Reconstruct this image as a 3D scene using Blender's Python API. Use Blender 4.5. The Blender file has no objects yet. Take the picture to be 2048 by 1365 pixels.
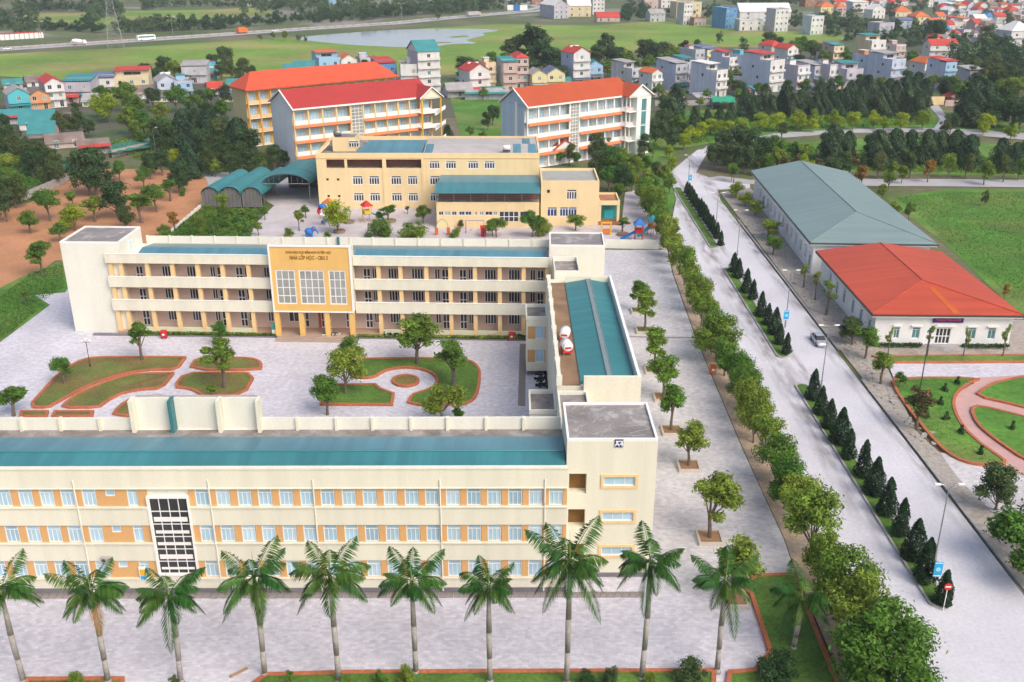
import bpy, bmesh, math, random
import numpy as np
from mathutils import Vector, Matrix
R = math.radians
random.seed(7); NPR = np.random.default_rng(7)
sc = bpy.context.scene
C = bpy.data.collections.new("place"); sc.collection.children.link(C)

# ------------------------------------------------------------------ camera, sky, sun, exposure
FPX, PITCH, CAMH = 1950.0, R(22.3), 60.0
cam = bpy.data.cameras.new("camera"); camo = bpy.data.objects.new("camera", cam); C.objects.link(camo)
camo.location = (0, 0, CAMH); camo.rotation_euler = (math.pi/2 - PITCH, 0, 0)
cam.sensor_width = 36; cam.lens = FPX/2048*36; cam.clip_start = 1; cam.clip_end = 9000
sc.camera = camo
SUN_EL, SUN_AZ = R(46), R(138)            # azimuth clockwise from +Y: the sun stands to the right and a little behind the camera
w = bpy.data.worlds.new("World"); sc.world = w; w.use_nodes = True
nt = w.node_tree; sky = nt.nodes.new("ShaderNodeTexSky"); sky.sky_type = 'NISHITA'; sky.sun_disc = False
sky.sun_elevation = SUN_EL; sky.sun_rotation = SUN_AZ; sky.air_density = 1.0; sky.dust_density = 5.0; sky.ozone_density = 1.0
bg = nt.nodes["Background"]; bg.inputs[1].default_value = 0.15
nt.links.new(sky.outputs[0], bg.inputs[0])
sl = bpy.data.lights.new("sun", 'SUN'); sl.energy = 1.15; sl.angle = R(38); sl.color = (1, .96, .90)
so = bpy.data.objects.new("sun", sl); C.objects.link(so)
sd = Vector((math.sin(SUN_AZ)*math.cos(SUN_EL), math.cos(SUN_AZ)*math.cos(SUN_EL), math.sin(SUN_EL)))
so.rotation_euler = (-sd).to_track_quat('-Z', 'Y').to_euler(); so.location = (0, 0, 300)
sc.view_settings.view_transform = 'Standard'; sc.view_settings.look = 'None'
sc.view_settings.exposure = 0.42; sc.view_settings.gamma = 1; sc.view_settings.use_curve_mapping = False
sc.render.engine = 'CYCLES'; sc.cycles.max_bounces = 6; sc.cycles.transparent_max_bounces = 8
sc.cycles.use_denoising = True

# ------------------------------------------------------------------ measuring: photo pixel (2048 wide) to a point of the place
def ray(px, py):
    u = (px-1024)/FPX; v = (682.5-py)/FPX
    return (u, math.cos(PITCH)+v*math.sin(PITCH), -math.sin(PITCH)+v*math.cos(PITCH))
def at(px, py, z=0.0):
    d = ray(px, py); t = (z-CAMH)/d[2]
    return Vector((d[0]*t, d[1]*t, z))
def zat(y, py):                            # height at which pixel row py meets distance y
    d = ray(1024, py); return CAMH + d[2]*y/d[1]
def proj(p):
    q = Vector(p)-Vector((0, 0, CAMH))
    dz = q.y*math.cos(PITCH)-q.z*math.sin(PITCH); up = q.y*math.sin(PITCH)+q.z*math.cos(PITCH)
    return 1024+FPX*q.x/dz, 682.5-FPX*up/dz
class Fr:
    def __init__(s, O, a): s.O = Vector((O[0], O[1])); s.a = a; s.u = Vector((math.cos(a), math.sin(a))); s.v = Vector((-math.sin(a), math.cos(a)))
    def uz(s, px, py, v=0):
        d = ray(px, py); q = s.O+v*s.v; t = q.dot(s.v)/(d[0]*s.v.x+d[1]*s.v.y)
        return (Vector((d[0]*t, d[1]*t))-q).dot(s.u), CAMH+d[2]*t
    def uv(s, px, py, z):
        p = at(px, py, z).xy-s.O; return p.dot(s.u), p.dot(s.v)
    def U(s, px, py, v=0): return s.uz(px, py, v)[0]
    def Z(s, px, py, v=0): return s.uz(px, py, v)[1]
    def W(s, u, v, z=0): p = s.O+u*s.u+v*s.v; return Vector((p.x, p.y, z))
def crop(x0, y0, s, pts): return [(x0+p[0]*s, y0+p[1]*s)+tuple(p[2:]) for p in pts]

# ------------------------------------------------------------------ materials
MATS = {}
def mat(name, col, rough=.75, var=.10, scale=.35, fine=.06, fscale=6, bump=0.0, metallic=0.0, spec=.3, streak=0.0, world=False, col2=None, c2scale=.1, c2lo=.45, c2hi=.62, brick=None, wave=None, sheets=None):
    if name in MATS: return MATS[name]
    m = bpy.data.materials.new(name); m.use_nodes = True; MATS[name] = m
    n = m.node_tree.nodes; L = m.node_tree.links; b = n["Principled BSDF"]
    b.inputs["Roughness"].default_value = rough; b.inputs["Metallic"].default_value = metallic
    b.inputs["Specular IOR Level"].default_value = spec
    tc = n.new("ShaderNodeTexCoord"); geo = n.new("ShaderNodeNewGeometry")
    co = geo.outputs["Position"] if world else tc.outputs["Object"]
    def noise(sc_, det=4, vec=None):
        t = n.new("ShaderNodeTexNoise"); t.inputs["Scale"].default_value = sc_; t.inputs["Detail"].default_value = det
        L.new(vec or co, t.inputs["Vector"]); return t.outputs["Fac"]
    def rng(fac, lo, hi, a=.3, b_=.7):
        r = n.new("ShaderNodeMapRange"); r.inputs[1].default_value = a; r.inputs[2].default_value = b_
        r.inputs[3].default_value = lo; r.inputs[4].default_value = hi; L.new(fac, r.inputs[0]); return r.outputs[0]
    def mix(t, a, b_, fac=None, f=1.0):
        x = n.new("ShaderNodeMix"); x.data_type = 'RGBA'; x.blend_type = t
        x.inputs[0].default_value = f
        if fac is not None: L.new(fac, x.inputs[0])
        for i, q in ((6, a), (7, b_)):
            if isinstance(q, tuple): x.inputs[i].default_value = q[:3]+(1,)
            else: L.new(q, x.inputs[i])
        return x.outputs[2]
    c = tuple(col)
    if col2 is not None: c = mix('MIX', tuple(col), tuple(col2), rng(noise(c2scale, 6), 0, 1, c2lo, c2hi))
    if brick:
        bt = n.new("ShaderNodeTexBrick"); bt.inputs["Scale"].default_value = 1
        bt.inputs["Brick Width"].default_value = brick[0]; bt.inputs["Row Height"].default_value = brick[1]
        bt.inputs["Mortar Size"].default_value = brick[2]; bt.inputs["Color1"].default_value = (1, 1, 1, 1)
        k = brick[3]; bt.inputs["Color2"].default_value = (k, k, k, 1); q = brick[4]; bt.inputs["Mortar"].default_value = (q, q, q, 1)
        L.new(co, bt.inputs["Vector"]); c = mix('MULTIPLY', c, bt.outputs["Color"])
    def val(cc, fac): 
        g = n.new("ShaderNodeCombineColor"); [L.new(fac, g.inputs[i]) for i in range(3)]
        return mix('MULTIPLY', cc, g.outputs[0])
    c = val(c, rng(noise(scale), 1-var, 1+var*.5)); 
    if fine: c = val(c, rng(noise(fscale, 3), 1-fine, 1+fine*.5))
    if sheets:
        sp = n.new("ShaderNodeSeparateXYZ"); L.new(co, sp.inputs[0]); md = n.new("ShaderNodeMath"); md.operation = 'DIVIDE'; L.new(sp.outputs['XY'.index(sheets[0])], md.inputs[0]); md.inputs[1].default_value = sheets[1]
        fl = n.new("ShaderNodeMath"); fl.operation = 'FLOOR'; L.new(md.outputs[0], fl.inputs[0]); wn = n.new("ShaderNodeTexWhiteNoise"); wn.noise_dimensions = '1D'; L.new(fl.outputs[0], wn.inputs["W"])
        c = val(c, rng(wn.outputs["Value"], 1-sheets[2], 1+sheets[2]*.6, 0, 1))
        mp = n.new("ShaderNodeMapping"); mp.inputs["Scale"].default_value = (1.1, .1, .1) if sheets[0] == 'X' else (.1, 1.1, .1); L.new(co, mp.inputs[0]); c = val(c, rng(noise(1.0, 5, mp.outputs[0]), 1-sheets[2]*1.3, 1+sheets[2]*.5, .35, .65))
    if streak:
        mp = n.new("ShaderNodeMapping"); mp.inputs["Scale"].default_value = (.7, .7, .06); L.new(co, mp.inputs[0])
        c = val(c, rng(noise(1.0, 5, mp.outputs[0]), 1-streak, 1.0, .38, .6))
    L.new(c, b.inputs["Base Color"])
    hgt = None
    if wave:
        wt = n.new("ShaderNodeTexWave"); wt.bands_direction = wave[0]; wt.inputs["Scale"].default_value = wave[1]; wt.inputs["Distortion"].default_value = 0
        L.new(co, wt.inputs["Vector"]); hgt = wt.outputs["Fac"]
    elif bump: hgt = noise(fscale, 5)
    if hgt is not None:
        bp = n.new("ShaderNodeBump"); bp.inputs["Strength"].default_value = bump or .3; bp.inputs["Distance"].default_value = .08
        L.new(hgt, bp.inputs["Height"]); L.new(bp.outputs[0], b.inputs["Normal"])
    return m
def leafmat(name, col, var=.45, hue=.03, trans=.38, tip=None):
    m = bpy.data.materials.new(name); m.use_nodes = True; MATS[name] = m
    n = m.node_tree.nodes; L = m.node_tree.links; b = n["Principled BSDF"]; out = n["Material Output"]
    b.inputs["Roughness"].default_value = .55; b.inputs["Specular IOR Level"].default_value = .25
    oi = n.new("ShaderNodeObjectInfo"); g = n.new("ShaderNodeNewGeometry")
    def mr(s, lo, hi):
        r = n.new("ShaderNodeMapRange"); r.inputs[3].default_value = lo; r.inputs[4].default_value = hi; L.new(s, r.inputs[0]); return r.outputs[0]
    hs = n.new("ShaderNodeHueSaturation"); hs.inputs["Color"].default_value = tuple(col)+(1,)
    L.new(mr(oi.outputs["Random"], .5-hue, .5+hue), hs.inputs["Hue"])
    mu = n.new("ShaderNodeMath"); mu.operation = 'MULTIPLY'
    L.new(mr(g.outputs["Random Per Island"], 1-var, 1+var), mu.inputs[0]); L.new(mr(oi.outputs["Random"], 1.18, .84), mu.inputs[1])
    tc = n.new("ShaderNodeTexCoord"); tn = n.new("ShaderNodeTexNoise"); tn.inputs["Scale"].default_value = .9; tn.inputs["Detail"].default_value = 2; L.new(tc.outputs["Object"], tn.inputs["Vector"])
    m2 = n.new("ShaderNodeMapRange"); m2.inputs[1].default_value = .35; m2.inputs[2].default_value = .65; m2.inputs[3].default_value = .68; m2.inputs[4].default_value = 1.35; L.new(tn.outputs["Fac"], m2.inputs[0])  # noise paints lit and shaded clumps, and paler young growth, into the colour
    m3 = n.new("ShaderNodeMath"); m3.operation = 'MULTIPLY'; L.new(mu.outputs[0], m3.inputs[0]); L.new(m2.outputs[0], m3.inputs[1])
    L.new(m3.outputs[0], hs.inputs["Value"]); c = hs.outputs["Color"]
    if tip:
        mx = n.new("ShaderNodeMix"); mx.data_type = 'RGBA'; mx.inputs[7].default_value = tuple(tip)+(1,); L.new(c, mx.inputs[6])
        r = n.new("ShaderNodeMapRange"); r.inputs[1].default_value = .82; r.inputs[2].default_value = .9; L.new(g.outputs["Random Per Island"], r.inputs[0]); L.new(r.outputs[0], mx.inputs[0]); c = mx.outputs[2]
    L.new(c, b.inputs["Base Color"])
    t = n.new("ShaderNodeBsdfTranslucent"); L.new(c, t.inputs[0]); ms = n.new("ShaderNodeMixShader"); ms.inputs[0].default_value = trans
    L.new(b.outputs[0], ms.inputs[1]); L.new(t.outputs[0], ms.inputs[2]); L.new(ms.outputs[0], out.inputs[0])
    return m
def glass(name, col, rough=.12, var=.25):
    return mat(name, col, rough=rough, var=var, scale=.23, fine=0, spec=.5, world=True)

CREAM = mat("cream_plaster", (.77, .74, .60), var=.05, streak=.07, scale=.15)
PALE = mat("pale_plaster", (.77, .755, .66), var=.05, streak=.04, scale=.15)
ORANGE = mat("orange_plaster", (.66, .38, .16), var=.06)
GOLD = mat("golden_plaster", (.76, .47, .15), var=.06, streak=.05)
APRI = mat("apricot_plaster", (.80, .56, .28), var=.06)
PINK = mat("pink_beige_plaster", (.68, .52, .43), var=.07)
YELL = mat("yellow_plaster", (.80, .62, .35), var=.06, streak=.05, scale=.2)
WHITE = mat("white_paint", (.80, .80, .80), var=.06, streak=.05)
LWHITE = mat("white_trim", (.82, .81, .78), var=.03)
BLUEW = mat("pale_blue_plaster", (.44, .58, .72), var=.06, streak=.06)
GREYW = mat("grey_render", (.44, .45, .50), var=.12, streak=.15)
CONC = mat("weathered_concrete", (.25, .22, .20), var=.35, scale=.5, fine=.2, col2=(.34, .31, .30), c2scale=.6, bump=.2)
CONCP = mat("pale_concrete", (.40, .38, .37), var=.2, scale=.7, fine=.15)
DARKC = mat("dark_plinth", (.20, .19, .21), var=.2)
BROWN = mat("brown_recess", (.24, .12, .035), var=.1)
TEAL = mat("teal_metal_roofing", (.052, .225, .25), sheets=("X", 1.1, .09), rough=.45, var=.12, scale=.12, fine=.05, wave=('X', 3.0), bump=.15, spec=.5)
TEALB = mat("blue_teal_metal_roofing", (.095, .25, .31), sheets=("X", 1.1, .08), rough=.45, var=.14, scale=.12, fine=.05, wave=('X', 3.0), bump=.15, spec=.5)
TEALY = mat("teal_metal_roofing_across", (.04, .205, .22), sheets=("Y", 1.1, .09), rough=.45, var=.12, scale=.12, fine=.05, wave=('Y', 3.0), bump=.15, spec=.5)
GREENG = mat("grey_green_metal_roofing", (.20, .28, .275), sheets=("Y", 1.1, .05), rough=.5, var=.06, scale=.08, wave=('Y', 2.5), bump=.12, spec=.5)
REDM = mat("orange_red_metal_roofing", (.50, .075, .03), sheets=("Y", 1.1, .07), rough=.5, var=.08, scale=.08, wave=('Y', 2.5), bump=.12, spec=.4)
REDT = mat("red_tile_roofing", (.42, .045, .04), rough=.7, var=.08, scale=.2, fine=.12, fscale=9, wave=('X', 2.0), bump=.2)
ORT = mat("orange_tile_roofing", (.44, .082, .03), rough=.7, var=.08, scale=.2, fine=.12, fscale=9, wave=('X', 2.0), bump=.2)
BRICKE = mat("orange_brick_edging", (.46, .15, .07), var=.2, fine=.25, fscale=3)
WGREY = mat("white_window_frame", (.78, .79, .80), var=.02, fine=0)
GFRAME = mat("grey_window_frame", (.55, .55, .55), var=.02, fine=0)
GPALE = glass("frosted_blue_glass", (.42, .61, .73))
GDARK = glass("dark_glass", (.045, .045, .05))
GMID = glass("grey_green_glass", (.34, .35, .33))
GBLUE = glass("deep_blue_glass", (.03, .06, .20))
GTEAL = glass("teal_glass", (.10, .25, .27))
METAL = mat("galvanised_metal", (.35, .36, .38), rough=.4, metallic=.6, var=.1)
DARKM = mat("dark_metal", (.06, .06, .065), rough=.5, var=.1)
RED = mat("red_paint", (.55, .03, .03), var=.05); BLUE = mat("blue_paint", (.03, .17, .50), var=.05); SKYB = mat("bright_blue_print", (.03, .38, .72), var=.05)
YEL = mat("yellow_paint", (.75, .42, .03), var=.05); NAVY = mat("navy_paint", (.02, .04, .16), var=.05); TURQ = mat("turquoise_paint", (.04, .52, .60), var=.05)
PURP = mat("violet_board", (.05, .02, .16), var=.05)
BLACK = mat("black_rubber", (.02, .02, .02), rough=.8, var=.1); SILV = mat("silver_car_paint", (.55, .57, .60), rough=.25, metallic=.5, var=.02, fine=0)
WOOD = mat("weathered_wood", (.38, .24, .13), var=.2)
BARK = mat("grey_brown_bark", (.17, .13, .10), var=.3, scale=2, bump=.4)
PBARK = mat("grey_palm_bark", (.36, .335, .31), var=.25, scale=1.2, fine=.2, fscale=5, bump=.2)
SHAFT = mat("green_crownshaft", (.20, .30, .07), var=.15)
SOIL = mat("brown_soil", (.30, .17, .09), var=.25, fine=.2, bump=.3, world=True)
GOLDL = mat("golden_letters", (.28, .13, .012), rough=.4, metallic=.2, var=.02, fine=0)
L_MID = leafmat("mid_green_leaves", (.135, .24, .03), hue=.035); L_DARK = leafmat("dark_green_leaves", (.065, .125, .04)); L_LIGHT = leafmat("light_green_leaves", (.19, .29, .035))
L_YEL = leafmat("yellow_green_leaves", (.29, .38, .02), hue=.012); L_OLIVE = leafmat("olive_leaves", (.085, .13, .035)); L_ORG = leafmat("orange_brown_leaves", (.30, .17, .03), hue=.01)
L_PINE = leafmat("deep_green_needles", (.055, .11, .048), var=.5); L_CYP = leafmat("dark_cypress_foliage", (.018, .055, .02), var=.6)
L_PALM = leafmat("palm_leaflets", (.046, .13, .018), var=.35, trans=.25); L_FLOWER = leafmat("green_leaves_with_pink_flowers", (.08, .12, .03), tip=(.55, .2, .13))
L_FAR = leafmat("far_green_leaves", (.10, .175, .075)); L_GRASS = leafmat("grass_blades", (.09, .19, .025), hue=.01)

# ------------------------------------------------------------------ mesh building
class MB:
    def __init__(s): s.v = []; s.f = []; s.mi = []
    def add(s, vs, fs, mi=0):
        o = len(s.v); s.v += [tuple(p) for p in vs]; s.f += [tuple(i+o for i in f) for f in fs]; s.mi += [mi]*len(fs); return s
    def box(s, x0, x1, y0, y1, z0, z1, mi=0, M=None):
        vs = [(x0, y0, z0), (x1, y0, z0), (x1, y1, z0), (x0, y1, z0), (x0, y0, z1), (x1, y0, z1), (x1, y1, z1), (x0, y1, z1)]
        if M is not None: vs = [M @ Vector(p) for p in vs]
        return s.add(vs, [(0, 3, 2, 1), (4, 5, 6, 7), (0, 1, 5, 4), (1, 2, 6, 5), (2, 3, 7, 6), (3, 0, 4, 7)], mi)
    def prism(s, poly, z0, z1, mi=0):
        n = len(poly); vs = [(p[0], p[1], z0) for p in poly]+[(p[0], p[1], z1) for p in poly]
        a = sum(poly[i][0]*poly[(i+1) % n][1]-poly[(i+1) % n][0]*poly[i][1] for i in range(n))
        fs = [tuple(range(n, 2*n)), tuple(range(n-1, -1, -1))]+[(i, (i+1) % n, n+(i+1) % n, n+i) for i in range(n)]
        if a < 0: fs = [f[::-1] for f in fs]
        return s.add(vs, fs, mi)
    def tube(s, p0, p1, r0, r1=None, n=8, mi=0, cap=True):
        p0 = Vector(p0); p1 = Vector(p1); r1 = r0 if r1 is None else r1; d = (p1-p0).normalized()
        a = d.orthogonal().normalized(); b = d.cross(a); vs = []
        for p, r in ((p0, r0), (p1, r1)):
            for i in range(n): t = 2*math.pi*i/n; vs.append(p+r*(math.cos(t)*a+math.sin(t)*b))
        fs = [(i, (i+1) % n, n+(i+1) % n, n+i) for i in range(n)]
        if cap: fs += [tuple(range(n-1, -1, -1)), tuple(range(n, 2*n))]
        return s.add(vs, fs, mi)
    def path(s, pts, rs, n=7, mi=0):
        for i in range(len(pts)-1): s.tube(pts[i], pts[i+1], rs[i], rs[i+1], n, mi)
        return s
    def ball(s, c, r, n=8, mi=0, sz=1.0, half=False):
        vs = []; fs = []; rings = n//2; c = Vector(c)
        lo = 0 if half else -math.pi/2
        for i in range(rings+1):
            ph = lo+(math.pi/2-lo)*i/rings
            for j in range(n): th = 2*math.pi*j/n; vs.append(c+Vector((r*math.cos(ph)*math.cos(th), r*math.cos(ph)*math.sin(th), r*sz*math.sin(ph))))
        for i in range(rings):
            for j in range(n): fs.append((i*n+j, i*n+(j+1) % n, (i+1)*n+(j+1) % n, (i+1)*n+j))
        return s.add(vs, fs, mi)
    def gable(s, u0, u1, v0, v1, ze, zr, ov=.6, along='u', th=.18, mi=0, hip=(0, 0)):
        # pitched roof slab; hip=(a,b) draws the ridge ends in by a and b
        u0 -= ov; u1 += ov; v0 -= ov; v1 += ov
        if along == 'u': m = (v0+v1)/2; P = [(u0, v0, ze), (u1, v0, ze), (u1, v1, ze), (u0, v1, ze), (u0+hip[0], m, zr), (u1-hip[1], m, zr)]; T = [(0, 1, 5, 4), (2, 3, 4, 5)]+([(3, 0, 4)] if hip[0] else [])+([(1, 2, 5)] if hip[1] else [])
        else: m = (u0+u1)/2; P = [(u0, v0, ze), (u1, v0, ze), (u1, v1, ze), (u0, v1, ze), (m, v0+hip[0], zr), (m, v1-hip[1], zr)]; T = [(3, 0, 4, 5), (1, 2, 5, 4)]+([(0, 1, 4)] if hip[0] else [])+([(2, 3, 5)] if hip[1] else [])
        return s.slab(P, T, th, mi)
    def slab(s, P, T, th, mi=0):
        n = len(P); vs = list(P)+[(p[0], p[1], p[2]-th) for p in P]; fs = list(T)
        ed = {}
        for f in T:
            for i in range(len(f)): ed[(f[i], f[(i+1) % len(f)])] = 1
        for f in T: fs.append(tuple(i+n for i in f[::-1]))
        for (a, b) in ed:
            if (b, a) not in ed: fs.append((b, a, a+n, b+n))
        return s.add(vs, fs, mi)
    def mesh(s, name, mats, smooth=False):
        me = bpy.data.meshes.new(name); me.from_pydata(s.v, [], s.f)
        for m in (mats if isinstance(mats, (list, tuple)) else [mats]): me.materials.append(m)
        me.polygons.foreach_set("material_index", s.mi)
        if smooth: me.polygons.foreach_set("use_smooth", [True]*len(me.polygons))
        me.update(); return me
    def part(s, name, mats, parent=None, loc=(0, 0, 0), rz=0, smooth=False): return put(s.mesh(name, mats, smooth), name, parent, loc, rz)
def put(me, name, parent=None, loc=(0, 0, 0), rz=0, scale=None):
    o = bpy.data.objects.new(name, me); C.objects.link(o); o.parent = parent; o.location = loc; o.rotation_euler = (0, 0, rz)
    if scale is not None: o.scale = scale
    return o
TAGS = []
def tag(o, label, cat, group=None, kind=None, key='L'):
    o['label'] = label; o['category'] = cat
    if group: o['group'] = group
    if kind: o['kind'] = kind
    if '{o}' in label: TAGS.append((o, key))
    return o
def thing(name, label, cat, loc=(0, 0, 0), rz=0, group=None, key='L', scale=None):
    o = bpy.data.objects.new(name, None); C.objects.link(o); o.location = loc; o.rotation_euler = (0, 0, rz); o.empty_display_size = .5
    if scale is not None: o.scale = scale
    return tag(o, label, cat, group, None, key)
def struct(o, label, cat='ground'):
    o['kind'] = 'structure'; o['label'] = label; o['category'] = cat; return o
CACHE = {}
def cached(key, fn):
    if key not in CACHE: CACHE[key] = fn()
    return CACHE[key]
def ngonpts(pts_px, z): return [at(p[0], p[1], 0).xy for p in pts_px]
def chaikin(P, n=2, closed=True):
    P = [Vector(p[:2]) for p in P]
    for _ in range(n):
        Q = []; m = len(P)
        for i in range(m if closed else m-1):
            a, b = P[i], P[(i+1) % m]; Q += [a*.75+b*.25, a*.25+b*.75]
        P = Q if closed else [P[0]]+Q+[P[-1]]
    return P
def sheet(name, pts, z, m, label, cat='ground', px=True, smooth=0, kind='structure', h=.03):
    P = [at(*p).xy for p in pts] if px else [Vector(p) for p in pts]
    if smooth: P = chaikin(P, smooth)
    o = MB().prism(P, z-h, z).part(name, m); tag(o, label, cat); o['kind'] = kind; return o
def ring(P, wd, z0, z1):                    # a kerb running round polygon P, wd wide inwards
    n = len(P); a = sum(P[i][0]*P[(i+1) % n][1]-P[(i+1) % n][0]*P[i][1] for i in range(n))
    if a < 0: P = P[::-1]
    I = []
    for i in range(n):
        e0 = (P[i]-P[i-1]).normalized(); e1 = (P[(i+1) % n]-P[i]).normalized()
        n0 = Vector((-e0.y, e0.x)); n1 = Vector((-e1.y, e1.x)); b = (n0+n1)
        b = b.normalized() if b.length > .2 else n0
        I.append(P[i]+b*wd/max(.5, b.dot(n0)))
    vs = [(p.x, p.y, z0) for p in P]+[(p.x, p.y, z1) for p in P]+[(p.x, p.y, z1) for p in I]+[(p.x, p.y, z0) for p in I]
    fs = []
    for i in range(n):
        j = (i+1) % n; fs += [(i, j, n+j, n+i), (n+i, n+j, 2*n+j, 2*n+i), (2*n+i, 2*n+j, 3*n+j, 3*n+i)]
    mb = MB(); mb.add(vs, fs); return mb, I

# ------------------------------------------------------------------ windows, text
def window(root, u0, u1, z0, z1, v, nc=2, nr=1, fm=None, gm=None, each=True, fr=.08, mu=.06, transom=None, label=None, name="window"):
    w_ = round(u1-u0, 1); h_ = round(z1-z0, 1); fm = fm or WGREY; gm = gm or GPALE
    def mk():
        b = MB(); b.box(0, fr, -.06, .06, 0, h_); b.box(w_-fr, w_, -.06, .06, 0, h_); b.box(fr, w_-fr, -.06, .06, 0, fr); b.box(fr, w_-fr, -.06, .06, h_-fr, h_)
        zt = h_-fr if transom is None else h_*transom
        for i in range(1, nc): x = w_*i/nc; b.box(x-mu/2, x+mu/2, -.045, .045, fr, zt-(mu/2 if transom else 0))
        if transom: b.box(fr, w_-fr, -.05, .05, zt-mu/2, zt+mu/2)
        for j in range(1, nr):
            z = zt*j/nr
            for i in range(nc): b.box(w_*i/nc+(mu/2 if i else fr), w_*(i+1)/nc-(mu/2 if i < nc-1 else fr), -.04, .04, z-mu/2, z+mu/2)
        return b.mesh("window", fm)
    o = put(cached(("win", w_, h_, nc, nr, fm.name, fr, mu, transom), mk), name, root, (u0, v, z0))
    if label: o['label'] = label
    if each:
        cw = w_/nc; zt = h_ if transom is None else h_*transom; ch = zt/nr
        pm = cached(("pane", round(cw, 2), round(ch, 2), gm.name), lambda: MB().box(.02, cw-.02, -.012, .012, .02, ch-.02).mesh("pane", gm))
        for i in range(nc):
            for j in range(nr): put(pm, "pane", o, (cw*i, .015, ch*j))
        if transom:
            pt = cached(("tpane", w_, round(h_-zt, 2), gm.name), lambda: MB().box(.02, w_-.02, -.012, .012, .02, h_-zt-.02).mesh("pane", gm)); put(pt, "pane", o, (0, .015, zt))
    else:
        pm = cached(("pane1", w_, h_, gm.name), lambda: MB().box(.03, w_-.03, -.012, .012, .03, h_-.03).mesh("pane", gm)); put(pm, "pane", o, (0, .012, 0))
    return o
def text(body, size, m, parent, loc, depth=.04, align='CENTER', rot=(math.pi/2, 0, 0), name="lettering", width=None):
    cu = bpy.data.curves.new(name, 'FONT'); cu.body = body; cu.size = size; cu.extrude = depth; cu.align_x = align; cu.resolution_u = 2; cu.offset = size*.02
    t = bpy.data.objects.new(name, cu); C.objects.link(t); dg = bpy.context.evaluated_depsgraph_get()
    me = bpy.data.meshes.new_from_object(t.evaluated_get(dg)); bpy.data.objects.remove(t); me.materials.clear(); me.materials.append(m)
    o = put(me, name, parent, loc); o.rotation_euler = rot
    if width:
        xs = [v.co.x for v in me.vertices]
        if xs: o.scale = (width/(max(xs)-min(xs)), 1, 1)
    return o
# ------------------------------------------------------------------ the ground and its surfaces
GRND = mat("rough_ground", (.11, .155, .045), var=.3, scale=.02, fine=.25, fscale=.4, col2=(.17, .14, .085), c2scale=.02, bump=.3, world=True)
FIELD = mat("rice_field_grass", (.18, .30, .036), var=.3, scale=.018, fine=.15, fscale=.25, col2=(.29, .28, .08), c2scale=.014, c2lo=.46, c2hi=.62, world=True)
FIELDB = mat("bright_lawn", (.095, .235, .028), var=.32, scale=.11, fine=.3, fscale=1.2, col2=(.19, .25, .055), c2scale=.045, c2lo=.47, c2hi=.66, bump=.3, world=True)
LAWN = mat("garden_lawn", (.095, .19, .028), var=.3, scale=.3, fine=.35, fscale=3, bump=.6, world=True)
DRYL = mat("dry_lawn", (.20, .145, .05), var=.25, scale=.25, fine=.3, fscale=3.5, col2=(.15, .19, .04), c2scale=.22, c2lo=.42, c2hi=.6, bump=.6, world=True)
DIRT = mat("orange_earth", (.52, .25, .125), var=.18, scale=.1, fine=.15, fscale=1.5, col2=(.44, .22, .10), c2scale=.15, bump=.3, world=True)
SAND = mat("sandy_verge", (.52, .38, .27), var=.25, scale=.3, fine=.2, fscale=2, col2=(.3, .25, .2), c2scale=.3, world=True)
PAVE = mat("stone_paving", (.66, .64, .70), var=.08, scale=.12, fine=.14, fscale=1.6, col2=(.59, .57, .62), c2scale=.16, c2lo=.5, c2hi=.72, world=True, brick=(.6, .3, .02, .80, .82))
PAVE2 = mat("plaza_paving", (.62, .60, .61), var=.10, scale=.12, fine=.16, fscale=1.4, col2=(.52, .50, .515), c2scale=.13, c2lo=.5, c2hi=.75, world=True, brick=(.6, .3, .02, .80, .82))
KPAVE = mat("playground_paving", (.58, .53, .54), var=.12, scale=.2, fine=.08, world=True, brick=(.8, .8, .03, .9, .8))
ROAD = mat("concrete_road", (.61, .60, .64), var=.09, scale=.09, fine=.10, fscale=2.5, col2=(.53, .515, .555), c2scale=.11, c2lo=.5, c2hi=.75, world=True)
ROADB = mat("old_concrete_road", (.42, .41, .43), var=.15, scale=.09, fine=.08, world=True)
WALK = mat("broken_pavement", (.46, .415, .365), var=.3, scale=.3, fine=.25, fscale=1.8, col2=(.33, .285, .24), c2scale=.3, bump=.3, world=True)
PINKP = mat("pink_path_paving", (.55, .34, .31), var=.12, scale=.5, fine=.1, world=True)
WATER = mat("pond_water", (.46, .52, .60), rough=.08, var=.1, scale=.01, fine=0, spec=.7, world=True)
KERB = mat("kerb_stone", (.38, .36, .35), var=.25, fine=.2, fscale=1.5)
SLABM = mat("drain_slab_concrete", (.30, .26, .245), var=.3, fine=.2)

struct(MB().prism([(-2600, -60), (2600, -60), (2600, 4200), (-2600, 4200)], -1.0, -.14).part("ground", GRND), "rough green and brown ground reaching to the horizon")
sheet("field", [(-400, 108), (0, 108), (190, 99), (400, 86), (600, 74), (800, 60), (1000, 48), (1180, 52), (1300, 42), (1420, 50), (1620, 66), (1700, 74), (1640, 100), (1400, 92), (1240, 108), (900, 150), (300, 170), (0, 152), (-400, 160)], -.10, FIELD, "wide green rice field between the highway and the houses", 'field')
sheet("meadow", [(40, 27), (170, 25), (230, 36), (240, 50), (160, 50), (60, 42)], -.10, FIELD, "pale green meadow beyond the highway at far left", 'field')
sheet("meadow", [(245, 22), (420, 20), (520, 14), (560, 28), (430, 36), (330, 44), (240, 48)], -.10, FIELD, "sunny green meadow behind the highway trees right of the pylon", 'field')
sheet("lawn", [(1770, 395), (1900, 378), (2120, 378), (2250, 640), (2050, 640), (1905, 500)], -.09, FIELDB, "bright green grass lot behind the red and grey roofed halls", 'lawn')
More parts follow.
